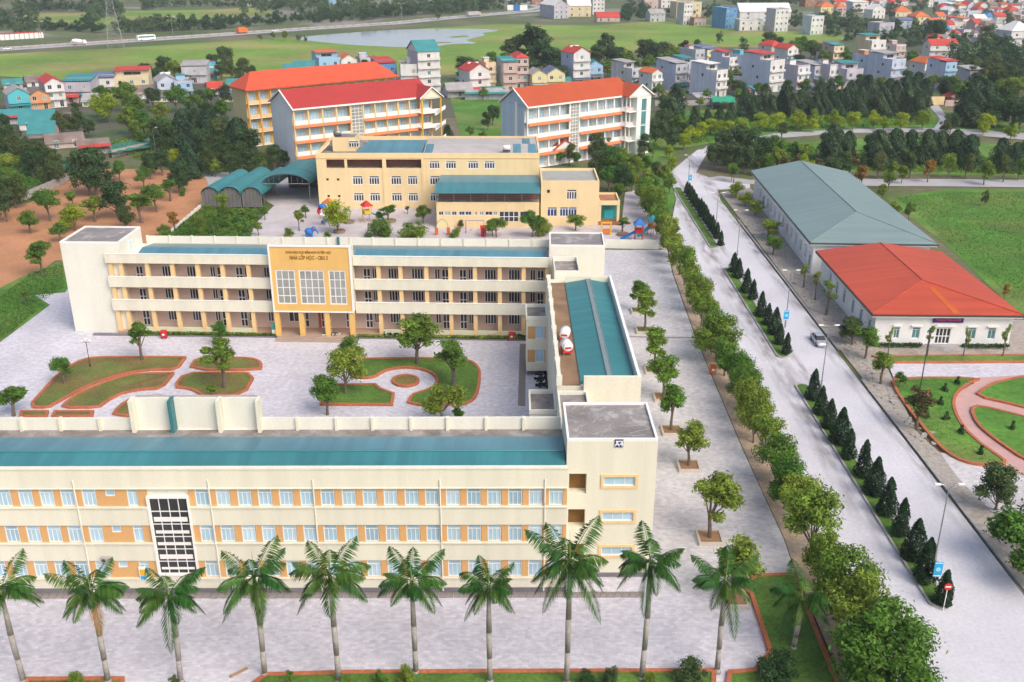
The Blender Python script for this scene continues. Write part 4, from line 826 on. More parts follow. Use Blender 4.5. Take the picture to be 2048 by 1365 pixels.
t, HF, Hs, W_, L = hall("red_roofed_hall", "white single storey hall with orange red metal roof and violet name board", Vector((56.7, 143.4)), Vector((80.2, 142.8)), Vector((58.2, 177.2)), 5.8, 7.5, REDM, [(.145, .185, 1.3, 3.2), (.28, .335, 1.3, 3.2), (.455, .56, .45, 3.1), (.69, .745, 1.3, 3.2), (.835, .89, 1.3, 3.2)], sw_, 11.8)
for i, q in enumerate(HF):
    if i == 2: window(t, q[0], q[1], q[2], q[3], 1.15, 4, 2, WGREY, GDARK, mu=.14, name="entrance_door")
    else:
        window(t, q[0], q[1], q[2], q[3], 1.15, 2, 1, WGREY, GTEAL, transom=.8)
        MB().box(q[0]-.3, q[1]+.3, .55, .99, q[3]+.25, q[3]+.37).part("window_hood", LWHITE, t)
MB().box(HF[2][0]-.6, HF[2][1]+.6, .45, .99, 3.5, 3.65).part("window_hood", LWHITE, t)
for q in Hs:
    o = window(t, 0, round(q[1]-q[0], 1), q[2], q[3], 0, 2, 1, WGREY, GTEAL, transom=.8); o.location = (1.15, q[1], q[2]); o.rotation_euler = (0, 0, -math.pi/2)
    MB().box(.62, .99, q[0]-.3, q[1]+.3, q[3]+.25, q[3]+.37).part("window_hood", LWHITE, t)
nb = MB().box(HF[2][0]-.9, HF[2][1]+1.6, .7, .85, 4.15, 5.15).part("name_board", PURP, t)
text("TT GD QUỐC PHÒNG & AN NINH", .52, mat("pinkish_red_letters", (.75, .10, .14), fine=0, var=0), nb, ((HF[2][0]+HF[2][1])/2+.35, .69, 4.47), .01, width=HF[2][1]-HF[2][0]+1.7)
for k in range(4): 
    c = (HF[2][0]+HF[2][1])/2; r = 3.4-.45*k; n = 12
    poly = [(c+r*1.25*math.cos(math.pi+math.pi*i/n), .98+(r*.62)*math.sin(math.pi+math.pi*i/n)) for i in range(n+1)]
    MB().prism(poly, .11*k, .11*k+.105).part("step", CONCP, t)
u_ = at(1850, 574, 6.5).xy-Vector((56.7, 143.4)); MB().box(u_.x-1, u_.x+1, u_.y-.35, u_.y+.2, 7.1, 7.2).part("white_patch", LWHITE, t)
b = MB(); q = .54*W_; b.slab([(q, .2, 5.86), (q+1.1, .2, 5.86), (W_*.515+.6, 9.0, 7.13), (W_*.515-.3, 9.0, 7.13)], [(0, 1, 2, 3)], .03); b.part("brighter_roof_sheet", mat("brighter_orange_sheet", (.54, .115, .022)), t)
t, HF, Hs, W_, L = hall("grey_roofed_hall", "long white hall with grey green metal roof behind the red roofed one", Vector((57.2, 180.0)), Vector((81.2, 178.9)), Vector((58.1, 243.3)), 6.6, 9.3, GREENG, [(.1, .2, 1, 3)], [(x, x+.02, 1.6, 3.8) for x in (.08, .15, .22, .29, .36, .43, .5, .57, .64, .71, .86)]+[(.02, .05, .1, 3.2), (.78, .82, .1, 3.4)], 13)
for i, q in enumerate(Hs):
    o = window(t, 0, round(q[1]-q[0], 1), q[2], q[3], 0, 2, 1, WGREY, GTEAL if i != 11 else TEAL, transom=.8); o.location = (1.15, q[1], q[2]); o.rotation_euler = (0, 0, -math.pi/2)
    MB().box(.55, .99, q[0]-.25, q[1]+.25, q[3]+.25, q[3]+.36).part("window_hood", LWHITE, t)
window(t, HF[0][0], HF[0][1], 1, 3, 1.15, 2)

# ------------------------------------------------------------------ village houses
WC = {'w': mat("house_white", (.68, .67, .66), var=.1, streak=.12), 'g': mat("house_grey", (.50, .51, .55), var=.12, streak=.15), 'b': mat("house_blue_grey", (.50, .56, .68), var=.1, streak=.1), 'c': mat("house_cream", (.68, .58, .38), var=.1, streak=.1), 'p': mat("house_pinkish", (.55, .42, .38), var=.1, streak=.1), 't': mat("house_turquoise", (.10, .45, .52), var=.08), 'o': mat("house_orange", (.62, .30, .14), var=.1), 'B': mat("house_blue", (.10, .27, .50), var=.1), 'y': mat("house_yellow", (.66, .60, .34), var=.08), 'v': mat("house_lilac_grey", (.50, .48, .55), var=.12, streak=.15), 's': mat("house_sky_blue", (.30, .48, .66), var=.08), 'r': mat("house_raw_brick", (.36, .18, .11), var=.2)}
WN = {'w': 'white', 'g': 'grey', 'b': 'blue grey', 'c': 'cream', 'p': 'pinkish', 't': 'turquoise', 'o': 'orange', 'B': 'bright blue', 'y': 'pale yellow', 'v': 'lilac grey', 's': 'sky blue', 'r': 'raw brick'}
RC = {'r': mat("house_red_roof", (.50, .06, .045), var=.15, scale=.3), 'o': mat("house_orange_roof", (.58, .15, .05), var=.15, scale=.3), 't': mat("house_teal_roof", (.05, .24, .25), var=.15, scale=.3), 'g': mat("house_grey_roof", (.36, .35, .34), var=.2, scale=.3), 'b': mat("house_slate_roof", (.14, .16, .26), var=.15, scale=.3), 'w': mat("house_white_roof", (.70, .69, .66), var=.1, scale=.3), 'n': mat("house_brown_roof", (.22, .17, .15), var=.3, scale=.3), 'B': mat("house_blue_roof", (.06, .22, .45), var=.1)}
RN = {'r': 'red', 'o': 'orange', 't': 'teal', 'g': 'grey', 'b': 'slate blue', 'w': 'white', 'n': 'brown', 'B': 'blue'}
HGM = mat("house_terrace_floor", (.33, .29, .27), var=.25, scale=.4)
def house(px, py, w_, d, h, a, side, front, kind, roof, label, tank_=False, detail=2, ov=.4, cat="house", group=None, wins=2, key='L'):
    p = at(px, py); a = R(a); t = thing("house", label, cat, (p.x, p.y, 0), a, group, key)
    MB().box(0, w_, .2, d, 0, h).part("wall", WC[side], t)
    st = max(1, round(h/3.6)); sh = h/st; H = []
    n = max(1, min(wins, int(w_/2.4)))
    for r in range(st):
        for i in range(n):
            c = w_*(i+.5)/n; ww = min(.75, w_/n*.3); H.append((round(c-ww, 2), round(c+ww, 2), r*sh+(.9 if r else .15), r*sh+2.5))
    b = MB(); holed(b, 0, w_, 0, h, -.02, .19, H); b.part("front_wall", WC[front], t)
    for q in H:
        if detail: window(t, q[0], q[1], q[2], q[3], .08, 2, 1, LWHITE, random.choice((GDARK, GTEAL, GDARK, GMID)), each=False)
    if detail > 1:
        for r in range(1, st): MB().box(.1, w_-.1, -.9, -.03, r*sh-.05, r*sh+.1).box(.1, w_-.1, -.9, -.8, r*sh+.1, r*sh+.9).part("balcony", WC[front], t)
    if kind == 'flat':
        flatroof(t, 0, w_, -.02, d, h+.01, .7, .18, WC[side], HGM if roof == 'n' else RC[roof])
    elif kind == 'shed':
        b = MB(); b.slab([(-ov, -ov, h+.5), (w_+ov, -ov, h+.5), (w_+ov, d+ov, h+1.6), (-ov, d+ov, h+1.6)], [(0, 1, 2, 3)], .12); b.part("roof", RC[roof], t); MB().box(.05, w_-.05, d*.35, d-.05, h+.01, h+.95).part("attic_wall", WC[side], t)
    elif kind in ('gv', 'gu', 'hip'):
        al = 'v' if kind != 'gu' else 'u'; up = (w_ if al == 'v' else d)*.32
        MB().gable(0, w_, 0, d, h+.05, h+.05+up, ov, al, .12, hip=(up*1.1, up*1.1) if kind == 'hip' else (0, 0)).part("roof", RC[roof], t)
        if kind != 'hip':
            b = MB(); e = .02
            if al == 'v': b.add([(e, e, h), (w_-e, e, h), (w_/2, e, h+up*.93), (e, d-e, h), (w_-e, d-e, h), (w_/2, d-e, h+up*.93)], [(0, 1, 2), (3, 5, 4), (0, 2, 5, 3), (1, 4, 5, 2)])
            else: b.add([(e, e, h), (e, d-e, h), (e, d/2, h+up*.93), (w_-e, e, h), (w_-e, d-e, h), (w_-e, d/2, h+up*.93)], [(0, 2, 1), (3, 4, 5), (0, 3, 5, 2), (1, 2, 5, 4)])
            b.part("gable", WC[front], t)
    elif kind == 'half':      # rear part one storey higher under a roof, terrace in front
        MB().box(.02, w_-.02, d*.4, d-.02, h+.01, h+2.8).part("upper_wall", WC[side], t); b = MB(); b.slab([(-.2, d*.3, h+2.9), (w_+.2, d*.3, h+2.9), (w_+.2, d+.2, h+3.5), (-.2, d+.2, h+3.5)], [(0, 1, 2, 3)], .12); b.part("roof", RC[roof], t)
        window(t, w_*.25, w_*.75, h+.5, h+2.2, d*.4-.05, 2, 1, LWHITE, GDARK, each=False); flatroof(t, 0, w_, -.02, d*.4-.1, h+.01, .8, .15, WC[front], HGM)
    if kind in ('flat', 'half') and detail > 1 and w_ > 4:
        hh = random.uniform(1.6, 2.4); x0 = w_*random.uniform(.1, .35); y0 = d*(.55 if kind == 'flat' else .12); z0 = h+.1
        if kind == 'flat': MB().box(x0, x0+w_*.5, y0, y0+d*.3, z0, z0+hh).part('stair_head', WC[front], t); MB().box(x0-.2, x0+w_*.5+.2, y0-.2, y0+d*.3+.2, z0+hh+.01, z0+hh+.16).part('stair_head_roof', RC[random.choice('grtwn')], t)
    if detail > 1:
        if random.random() < .5: b = MB(); c_ = RC[random.choice('tgrnb')]; b.slab([(-.1, -1.9, 2.6), (w_+.1, -1.9, 2.6), (w_+.1, -.05, 3.1), (-.1, -.05, 3.1)], [(0, 1, 2, 3)], .08); b.part('awning', c_, t)
        if random.random() < .55:
            e = d*random.uniform(.3, .6); hh = h*random.uniform(.35, .6); sc_ = random.choice('gvpw'); MB().box(.1, w_-.1, d+.01, d+e, 0, hh).part('rear_wing', WC[sc_], t); b = MB(); b.slab([(-.2, d+.02, hh+.8), (w_+.2, d+.02, hh+.8), (w_+.2, d+e+.3, hh+.15), (-.2, d+e+.3, hh+.15)], [(0, 1, 2, 3)], .1); b.part('rear_roof', RC[random.choice('ttgnbr')], t)
        for r in range(st):
            if random.random() < .45: y0 = d*random.uniform(.3, .75); MB().box(-.06, -.005, y0, y0+.9, r*sh+1.2, r*sh+2.3).part('side_window', GDARK, t)
        if kind in ('flat', 'half') and random.random() < .5: b = MB(); b.tube((w_*.75, d*.8, h+1.0), (w_*.75, d*.8, h+2.3), .5, n=10); b.part('roof_drum', random.choice((LWHITE, METAL, SKYB)), t); MB().box(w_*.75-.45, w_*.75+.45, d*.8-.45, d*.8+.45, h+.1, h+1.0).part('drum_stand', METAL, t)
    if tank_: MB().tube((w_*.3, d*.7, h+2.2), (w_*.8, d*.7, h+2.2), .55, n=10).part("roof_tank", LWHITE, t, smooth=True); MB().box(w_*.3, w_*.8, d*.7-.4, d*.7+.4, h+.05, h+1.7).part("tank_stand", WC[side], t)
    return t
def sizes(px, py, wpx, hpx):            # photo size to metres at a ground point
    p = at(px, py); q = p-Vector((0, 0, CAMH)); dz = q.y*math.cos(PITCH)-q.z*math.sin(PITCH); return wpx/FPX*dz, hpx/FPX*dz/.97
def hs(px, py, wpx, hpx, d, a, *r, **k):
    w_, h = sizes(px, py, wpx, hpx)
    if px > 1240: w_ *= .86; d *= .85; h *= .92
    return house(px, py, w_/math.cos(R(a)), d, h, a, *r, **k)
hs(21, 226, 34, 34, 12, 32, 'b', 't', 'gv', 'g', "house with turquoise arched front and white edge at far left", wins=1)
hs(63, 222, 32, 28, 12, 32, 'p', 'o', 'gv', 'n', "low house with ornate orange front beside the turquoise one", wins=2)
hs(97, 217, 30, 46, 17, 32, 'v', 'w', 'gv', 'r', "tall narrow white fronted house with striped red gable roof", wins=2)
hs(130, 203, 52, 36, 14, 8, 'v', 'v', 'shed', 't', "long lilac grey house with teal roof behind the yellow green tree", wins=2)
hs(128, 208, 26, 10, 10, 20, 'p', 'p', 'shed', 'r', "low porch house with dark red roof next to the tall white one", wins=1)
hs(182, 192, 46, 32, 12, 12, 'w', 'w', 'shed', 'b', "white house with slate blue metal roof left of the red roofed one", wins=2)
hs(232, 190, 64, 30, 14, 14, 'c', 'c', 'half', 'r', "cream house with flat red roof sheets behind the tall green tree", wins=3)
hs(318, 196, 36, 30, 12, 25, 'g', 'b', 'gv', 'g', "grey gabled house with blue balcony windows", True, wins=2)
hs(352, 196, 32, 28, 12, 22, 'v', 's', 'flat', 'n', "flat roofed house with sky blue balcony front", wins=2)
hs(366, 168, 48, 32, 12, 10, 'g', 'g', 'shed', 'g', "plain grey box house in front of the rice field", wins=1)
hs(412, 160, 22, 22, 8, 10, 'w', 't', 'flat', 'w', "small mint green house with white top beside the grey box house", wins=1)
hs(-20, 252, 60, 10, 9, 25, 'w', 'w', 'gu', 't', "low shed with teal roof at the left edge below the turquoise house", wins=1)
hs(40, 262, 62, 12, 12, 18, 'p', 'w', 'gu', 't', "low workshop with long teal roof and white gable wall", wins=2)
hs(60, 292, 46, 22, 10, 15, 'p', 'p', 'gu', 't', "pinkish raw walled shed with dark teal roof", wins=2)
hs(95, 300, 62, 10, 8, 28, 'p', 'p', 'gu', 'n', "long low hut with brown tiled roof among the trees", wins=2)
hs(160, 312, 52, 10, 8, 28, 'p', 'p', 'gu', 'n', "second brown tiled hut joined to the long low one", wins=2)
hs(588, 168, 42, 24, 12, 10, 'w', 'w', 'gu', 't', "white house with teal roof behind the farthest dormitory", wins=1)
hs(566, 160, 26, 14, 10, 5, 'w', 'w', 'gu', 't', "small pavilion with dark teal roof left of the white house", wins=1)
hs(640, 152, 40, 30, 14, 25, 's', 's', 'half', 'o', "sky blue house with orange tiled roof above the dormitory ridge", wins=2)
hs(684, 150, 30, 28, 10, 20, 'w', 'w', 'gv', 'o', "white gabled house right of the sky blue one", wins=1)
hs(722, 145, 26, 24, 12, 20, 'g', 'g', 'flat', 'n', "grey flat roofed house by the pond shore", wins=1)
hs(760, 186, 34, 54, 14, 22, 'B', 'B', 'shed', 'r', "bright blue house with red roof corner beside the white wall", wins=2)
hs(803, 190, 50, 54, 14, 8, 'w', 'w', 'flat', 'n', "long white blank walled house between the blue house and the tower house", wins=1)
hs(838, 190, 42, 80, 13, 25, 'v', 'w', 'gu', 't', "tallest house, a narrow block with teal gabled top above the red dormitory roof", wins=1)
hs(895, 196, 50, 14, 8, 15, 'g', 'g', 'gu', 'g', "low grey shed with pale roof at the right end of the red dormitory", wins=1)
hs(915, 178, 28, 12, 8, 10, 'w', 'w', 'hip', 't', "small pavilion with pale teal hipped roof", wins=1)
hs(940, 190, 40, 44, 12, 25, 'w', 'w', 'gv', 'r', "white house with red roof left of the twin tower houses", True, wins=1)
hs(972, 184, 20, 52, 10, 20, 'c', 'c', 'flat', 'n', "narrow raw concrete house between white houses", wins=1)
hs(1007, 186, 28, 56, 12, 15, 'w', 'p', 'shed', 't', "pinkish narrow house with teal porch roof", wins=1)
hs(1031, 180, 26, 60, 12, 12, 'v', 'p', 'hip', 'r', "tall grey pink house with red hipped roof beside the teal porch house", wins=2)
hs(1064, 182, 30, 30, 10, 15, 'c', 'y', 'gv', 'g', "left one of twin pale yellow gabled houses", wins=1)
hs(1094, 180, 36, 30, 10, 15, 'y', 'y', 'gv', 'b', "right one of twin pale yellow gabled houses with blue grey roof", wins=2)
hs(1146, 172, 34, 60, 12, 25, 'b', 'w', 'gv', 'r', "tall white house with red roof and two tanks above the orange roof", True, wins=1)
hs(1176, 166, 30, 32, 10, 20, 'b', 's', 'gv', 't', "sky blue front house with teal gable attached to the tall white one", wins=2)
hs(930, 200, 90, 14, 3, 3, 'g', 'g', 'flat', 'n', "long low grey wall building behind the green lawn", wins=1)
# right hand village, front row
for a in [
 (1262, 186, 26, 46, 15, 38, 'g', 'g', 'half', 'g', "grey terraced house with pale awning roof right of the white dormitory"),
 (1302, 196, 26, 50, 10, 32, 'w', 'w', 'gv', 'o', "white fronted house with small dark window and orange roof"),
 (1327, 178, 24, 32, 12, 32, 'p', 'p', 'shed', 't', "dark fronted house with teal roof and red awning"),
 (1349, 184, 30, 56, 16, 30, 'b', 'g', 'shed', 'g', "pale blue tall box house with sloping grey top"),
 (1374, 182, 26, 50, 16, 24, 'b', 'g', 'half', 't', "grey house with teal and red shutters beside the pale box house"),
 (1430, 196, 30, 52, 17, 38, 'b', 'w', 'half', 'w', "blue walled house with white front and cream stair tower, above the green net"),
 (1456, 160, 24, 42, 14, 36, 'b', 'w', 'half', 'r', "lilac house with red awning behind the cream stair tower"),
 (1500, 162, 20, 48, 18, 38, 'b', 't', 'flat', 't', "house with bright turquoise front strip and teal roof"),
 (1536, 186, 40, 62, 18, 36, 'b', 'w', 'half', 'r', "large white fronted house with balconies and red gable trim"),
 (1592, 180, 34, 46, 14, 34, 'v', 'w', 'flat', 'n', "weathered lilac house with white balcony columns"),
 (1626, 172, 30, 40, 14, 30, 'b', 'g', 'shed', 'g', "pale grey house with sloping grey roof right of the balcony house"),
 (1656, 174, 30, 42, 12, 28, 'v', 'w', 'flat', 'n', "white fronted house with rooftop terrace above the dark conical trees"),
 (1690, 176, 44, 34, 12, 22, 'v', 'v', 'half', 't', "low lilac house with dark teal awning above the dark conical trees"),
 (1742, 166, 26, 52, 14, 34, 'b', 'o', 'flat', 'n', "house with cream and orange balcony front and blue grey side"),
 (1778, 172, 40, 50, 16, 30, 'b', 'b', 'half', 'g', "big blue grey house with tan terrace roof"),
 (1846, 160, 34, 34, 12, 22, 'w', 'w', 'hip', 'o', "white house with bright orange hipped roof and round window"),
 (1884, 180, 32, 56, 12, 26, 'b', 's', 'shed', 'r', "sky blue narrow house with red roof edge"),
 (1856, 126, 66, 36, 10, 5, 'w', 'w', 'gu', 'r', "long pale house with thin red roof line"),
 (1935, 172, 40, 30, 10, 14, 'g', 'v', 'shed', 'g', "grey house with flat pale roof near the right edge"),
 (1738, 130, 40, 46, 14, 26, 'c', 'w', 'half', 't', "pale house with teal roof sheets in the second row"),
 (1788, 128, 26, 36, 12, 20, 'w', 'p', 'flat', 'r', "pinkish house with red band in the second row"),
 (1664, 132, 26, 40, 12, 20, 'p', 'c', 'shed', 't', "brown house with teal roof standing among trees"),
 (1388, 152, 24, 50, 14, 30, 'g', 'g', 'flat', 'n', "grey narrow house at the left end of the second row"),
 (1412, 140, 34, 40, 14, 32, 'b', 'y', 'shed', 'b', "slate roofed house with pale green front in the second row"),
 (1540, 128, 30, 36, 12, 28, 'w', 'p', 'hip', 'r', "white house with pink front and red roof in the second row"),
 (1572, 138, 28, 40, 12, 26, 'w', 'w', 'gv', 'r', "white gabled house with red panels in the second row"),
 (2016, 106, 60, 44, 16, 14, 'w', 'w', 'hip', 'w', "large white four storey house with many windows at the right edge"),
 (1990, 190, 26, 10, 8, 10, 'c', 'c', 'gu', 'y' if False else 'o', "small shed with orange yellow roof by the tree lane"),
 (1898, 208, 30, 12, 7, 8, 'r', 'r', 'hip', 'r', "small dark red gatehouse at the end of the tree lane"),
]: hs(*a, wins=2)
# far buildings
for a in [
 (1450, 58, 28, 40, 20, 25, 'B', 'B', 'flat', 'w', "tall bright blue end building beside the white long shed"),
 (1478, 50, 120, 26, 22, 3, 'w', 'w', 'gu', 'w', "very long white roofed shed in the far field"),
 (1478, 62, 56, 20, 14, 6, 'g', 'w', 'flat', 'w', "low grey workshop in front of the long white shed"),
 (1548, 64, 34, 44, 14, 20, 'v', 'w', 'flat', 'n', "narrow pale tower at the right end of the long white shed"),
 (1620, 70, 32, 36, 12, 20, 'b', 'w', 'flat', 't', "white cube house with green top edges in the field"),
 (1286, 18, 36, 30, 20, 10, 'p', 'p', 'flat', 'n', "pinkish apartment block at the top edge, left one"),
 (1322, 16, 36, 24, 20, 10, 'w', 'w', 'flat', 'n', "white apartment block at the top edge beside the pinkish one"),
 (1352, 36, 60, 30, 20, 10, 'c', 'c', 'flat', 'n', "cream apartment block standing far behind the field"),
 (1366, 50, 22, 42, 12, 22, 'v', 'w', 'flat', 'n', "tall narrow half built white house at the field edge"),
 (1388, 52, 28, 14, 12, 10, 'r', 'p', 'flat', 'n', "low raw brick house beside the half built tower"),
 (1300, 44, 36, 16, 12, 15, 'g', 'g', 'gu', 'g', "open grey shed with pale roof at the field edge"),
 (1108, 38, 30, 24, 30, 22, 'n' if False else 'v', 'v', 'gv', 'w', "dark open ended warehouse with cream roof by the highway"),
 (1136, 34, 46, 20, 20, 5, 'c', 'c', 'gu', 'w', "long cream factory hall joined to the dark warehouse"),
 (1185, 30, 24, 30, 14, 10, 'w', 'w', 'flat', 'n', "white upright silo house at the factory"),
 (1194, 44, 46, 8, 12, 5, 'p', 'p', 'gu', 'r', "low factory shed with rusty red frame roof"),
 (1064, 10, 18, 14, 10, 10, 'r', 'r', 'flat', 'r', "small crimson building beyond the highway junction"),
 (650, 10, 50, 12, 12, 6, 'w', 's', 'hip', 'r', "white villa with red hipped roof at the top edge"),
 (492, 13, 44, 16, 12, 3, 'w', 'w', 'flat', 'w', "white block house behind trees at the top edge"),
 (1610, 14, 36, 16, 14, 14, 'r', 'r', 'flat', 'n', "maroon unfinished building at the top right"),
 (1640, 34, 34, 20, 12, 16, 'y', 'y', 'hip', 'o', "pale yellow villa with orange roof"),
 (1672, 34, 24, 20, 12, 16, 'w', 'p', 'hip', 'o', "pinkish villa beside the pale yellow one"),
 (1704, 26, 40, 20, 12, 16, 'b', 'w', 'shed', 'w', "white angular house right of the orange roofed villas"),
 (1744, 38, 34, 18, 12, 24, 'w', 'w', 'gv', 'w', "bright white terraced house with stepped front"),
 (1790, 34, 40, 10, 12, 10, 'w', 'c', 'hip', 'o', "wide low house with orange hipped roof above the round tree"),
 (1828, 52, 36, 18, 14, 10, 'b', 'y', 'hip', 'o', "house with vivid red orange roof and slate blue side"),
 (1756, 74, 40, 26, 14, 20, 'v', 'v', 'flat', 'n', "blank lilac house in front of the navy one"),
 (1800, 58, 36, 16, 14, 10, 'b', 'b', 'shed', 'b', "navy blue sided shed left of the orange roofed house"),
]: hs(*a, wins=3, detail=1)
# rest of the distant town, top right
rows_ = [(-4, 8), (4, 9), (13, 10), (23, 11), (35, 12), (48, 12), (62, 13), (78, 14), (92, 15)]
rnd = random.Random(11); k = 0; town = []
for (py, hp) in rows_:
    x = 1600+rnd.uniform(0, 25) if py < 20 else 1860+rnd.uniform(0, 25)
    if py < 0: x = 1560
    while x < 2090:
        if not (py > 55 and 1990 < x) and rnd.random() < .9:
            wl_ = rnd.uniform(18, 30); s_ = rnd.choice('wwwgbvpcw'); f_ = rnd.choice('wwwcpbw'); kd = rnd.choice(['hip', 'gu', 'gv', 'flat', 'shed', 'hip']); ro = rnd.choice('rrrronwgtB' if kd != 'flat' else 'nnwr')
            rn = {'hip': 'hipped', 'gu': 'ridged', 'gv': 'gabled', 'flat': 'flat', 'shed': 'sloping'}[kd]
            zone = ("near the big white house" if py > 45 else "in the distant town" if py > 18 else "at the town's far edge")
            lab = f"{WN[f_]} house with {RN[ro]} {rn} roof {zone}"
            town.append((x, py+rnd.uniform(-2, 2), wl_, hp*rnd.uniform(.8, 1.3), 11, rnd.uniform(5, 30), s_, f_, kd, ro, lab))
        x += rnd.uniform(15, 26)
from collections import Counter
cn = Counter(q[10] for q in town)
for q in town:
    lab = q[10] if cn[q[10]] == 1 else "{o} from left, "+q[10]
    hs(*q[:10], lab, wins=2, detail=1, group="houses of the distant town")
# low huts between the houses
hut_px = [(1280, 198), (1345, 200), (1395, 206), (1478, 192), (1510, 190), (1625, 186), (1668, 182), (1712, 184), (1766, 182), (1812, 178), (1905, 190), (1960, 150), (1600, 148), (1640, 120), (1700, 142), (1770, 104), (1350, 148), (1460, 128), (1512, 118), (958, 196), (1118, 176), (1215, 178), (590, 180), (300, 205), (345, 205), (270, 200), (165, 214), (420, 190), (455, 180), (440, 205), (20, 205), (95, 248), (8, 180), (55, 175)]
for i, (px, py) in enumerate(hut_px):
    rc = 'tngrtbgn'[i % 8]; hs(px, py, random.uniform(24, 40), random.uniform(6, 10), random.uniform(6, 10), random.uniform(5, 35), random.choice('gvpw'), random.choice('gpwc'), random.choice(('gu', 'shed')), rc, f"low hut with {RN[rc]} sheet roof squeezed between village houses, {{o}} from left", detail=1, group="low huts between the houses")
# low walls and fences of the far left compound
t = thing("compound_wall", "long white compound wall with red top by the highway at far left", "wall", at(-30, 83), 0)
w0, w1 = at(-30, 83).xy, at(88, 76).xy; d = w1-w0; t.rotation_euler[2] = math.atan2(d.y, d.x); n = 12
for i in range(n): MB().box(d.length*i/n+.2, d.length*(i+1)/n-.2, -.2, .2, 0, 3.6).part("wall_panel", WHITE, t); MB().box(d.length*i/n-.2, d.length*(i+1)/n, -.4, .4, 3.62, 4.3).part("red_coping", RC['r'], t)
def wall(label, pts, h, m, name="garden_wall", pan=3.0, postm=None):
    P = [at(*p).xy for p in pts]; t = thing(name, label, "wall", (P[0].x, P[0].y, 0))
    for a, c in zip(P[:-1], P[1:]):
        d = c-a; n = max(1, round(d.length/pan)); ang = math.atan2(d.y, d.x); s = d.length/n
        for i in range(n):
            q = a+d*(i/n)-P[0]; me = cached((name, m.name, round(s, 2), h), lambda: MB().box(.12, s-.12, -.07, .07, 0, h).mesh("wall_panel", m)); put(me, "wall_panel", t, (q.x, q.y, 0), ang)
            put(cached((name, "post", m.name, h), lambda: MB().box(-.12, .12, -.14, .14, 0, h+.15).mesh("wall_post", postm or m)), "wall_post", t, (q.x, q.y, 0), ang)
    return t
wall("pale panelled wall between the plaza and the playground", [(1210, 497), (1318, 499)], 2.0, PALE)
wall("white boundary kerb wall beside the orange earth lot", [(338, 470), (405, 412)], .7, LWHITE)
wall("stained pale wall behind the orange earth lot", [(20, 408), (60, 398), (120, 372), (150, 350)], 2.2, CONCP)
wall("grey concrete wall below the green nets", [(225, 315), (305, 297)], 2.2, CONCP)
wall("pale wall at the end of the lawn under the green net", [(1310, 212), (1350, 212), (1440, 210)], 2.0, CONCP)
wall("cream gate wall at the end of the tree lane", [(1858, 210), (1888, 210)], 3.2, YELL)
wall("brown low wall right of the cream gate", [(1890, 213), (1925, 213)], 2.4, WC['p'])
NET = mat("green_shade_net", (.03, .36, .20), var=.3, scale=.6); NETD = mat("dark_green_net", (.05, .22, .15), var=.5, scale=1.2, fine=.5, fscale=3)
def net(label, pts, z, m):
    P = [at(*p, z) for p in pts]; t = thing("shade_net", label, "net", (P[0].x, P[0].y, 0)); b = MB(); n = 8
    a, c, d, e = [p-Vector((P[0].x, P[0].y, 0)) for p in P]; vs = []
    for i in range(n+1):
        for j in range(n+1): q = a.lerp(c, i/n).lerp(e.lerp(d, i/n), j/n); vs.append((q.x, q.y, q.z+random.uniform(-.35, .2)))
    b.slab(vs, [(i*(n+1)+j, (i+1)*(n+1)+j, (i+1)*(n+1)+j+1, i*(n+1)+j+1) for i in range(n) for j in range(n)], .03); b.part("net", m, t)
    b = MB(); [b.tube((q.x, q.y, 0), (q.x, q.y, z), .06, n=5) for q in (a, c, d, e)]; b.part("pole", METAL, t)
net("bright green shade net on poles below the blue walled house", (((1425, 205), (1470, 204), (1470, 192), (1424, 193))), 3, NET)
net("dark green net covering garden beds, the longer one beside the grey wall", ((215, 308), (302, 292), (300, 275), (222, 290)), 1.6, NETD)
net("dark green net covering garden beds, the one left of the big dark tree", ((112, 345), (145, 335), (150, 312), (118, 322)), 1.6, NETD)
# ------------------------------------------------------------------ planted beds
def bed(label, pts, z=.3, turf=None, smooth=1, ew=.42, px=True, kind="lawn_bed"):
    P = [at(*p).xy for p in pts] if px else [Vector(p) for p in pts]
    if smooth: P = chaikin(P, smooth)
    O = P[0].copy(); P = [p-O for p in P]
    t = thing(kind, label, "garden bed", (O.x, O.y, 0)); mb, I = ring(P, ew, -.05, z); mb.part("edging", BRICKE, t)
    MB().prism(I, -.05, z-.1).part("turf", turf or LAWN, t); return t
def c4(pts): return [(x*.3418, 440+y*.3418) for x, y in pts]
bed("long outer curved bed with street lamp at the left of the courtyard", c4([(160, 1104), (250, 1000), (340, 905), (395, 866), (470, 825), (560, 806), (820, 806), (1092, 806), (1092, 812), (1040, 884), (900, 884), (790, 896), (700, 915), (600, 946), (500, 988), (420, 1030), (340, 1075), (285, 1107)]), turf=DRYL)
bed("middle curved bed of brown grass inside the long outer one", c4([(350, 1107), (385, 1070), (440, 1030), (540, 985), (620, 952), (700, 926), (780, 910), (860, 902), (1020, 898), (1022, 904), (950, 994), (830, 1000), (740, 1016), (670, 1044), (620, 1075), (580, 1107)]), turf=DRYL)
bed("small bed with rounded right corner below the entrance block", c4([(1097, 885), (1145, 810), (1300, 809), (1470, 812), (1525, 830), (1540, 860), (1525, 886)]), turf=DRYL)
bed("square bed with a tall tree at its centre in the left courtyard", c4([(1008, 988), (1075, 900), (1300, 899), (1506, 900), (1430, 1037), (1180, 1037), (1140, 1010), (1090, 992)]), turf=DRYL)
bed("round bed half hidden by the high roof parapet", c4([(645, 1160), (690, 1095), (760, 1052), (850, 1036), (950, 1032), (1040, 1045), (1090, 1080), (1100, 1160)]), turf=DRYL)
bed("narrow bed strip behind the roof parapet, the left one", c4([(112, 1160), (122, 1124), (288, 1124), (280, 1160)]), turf=DRYL, smooth=0)
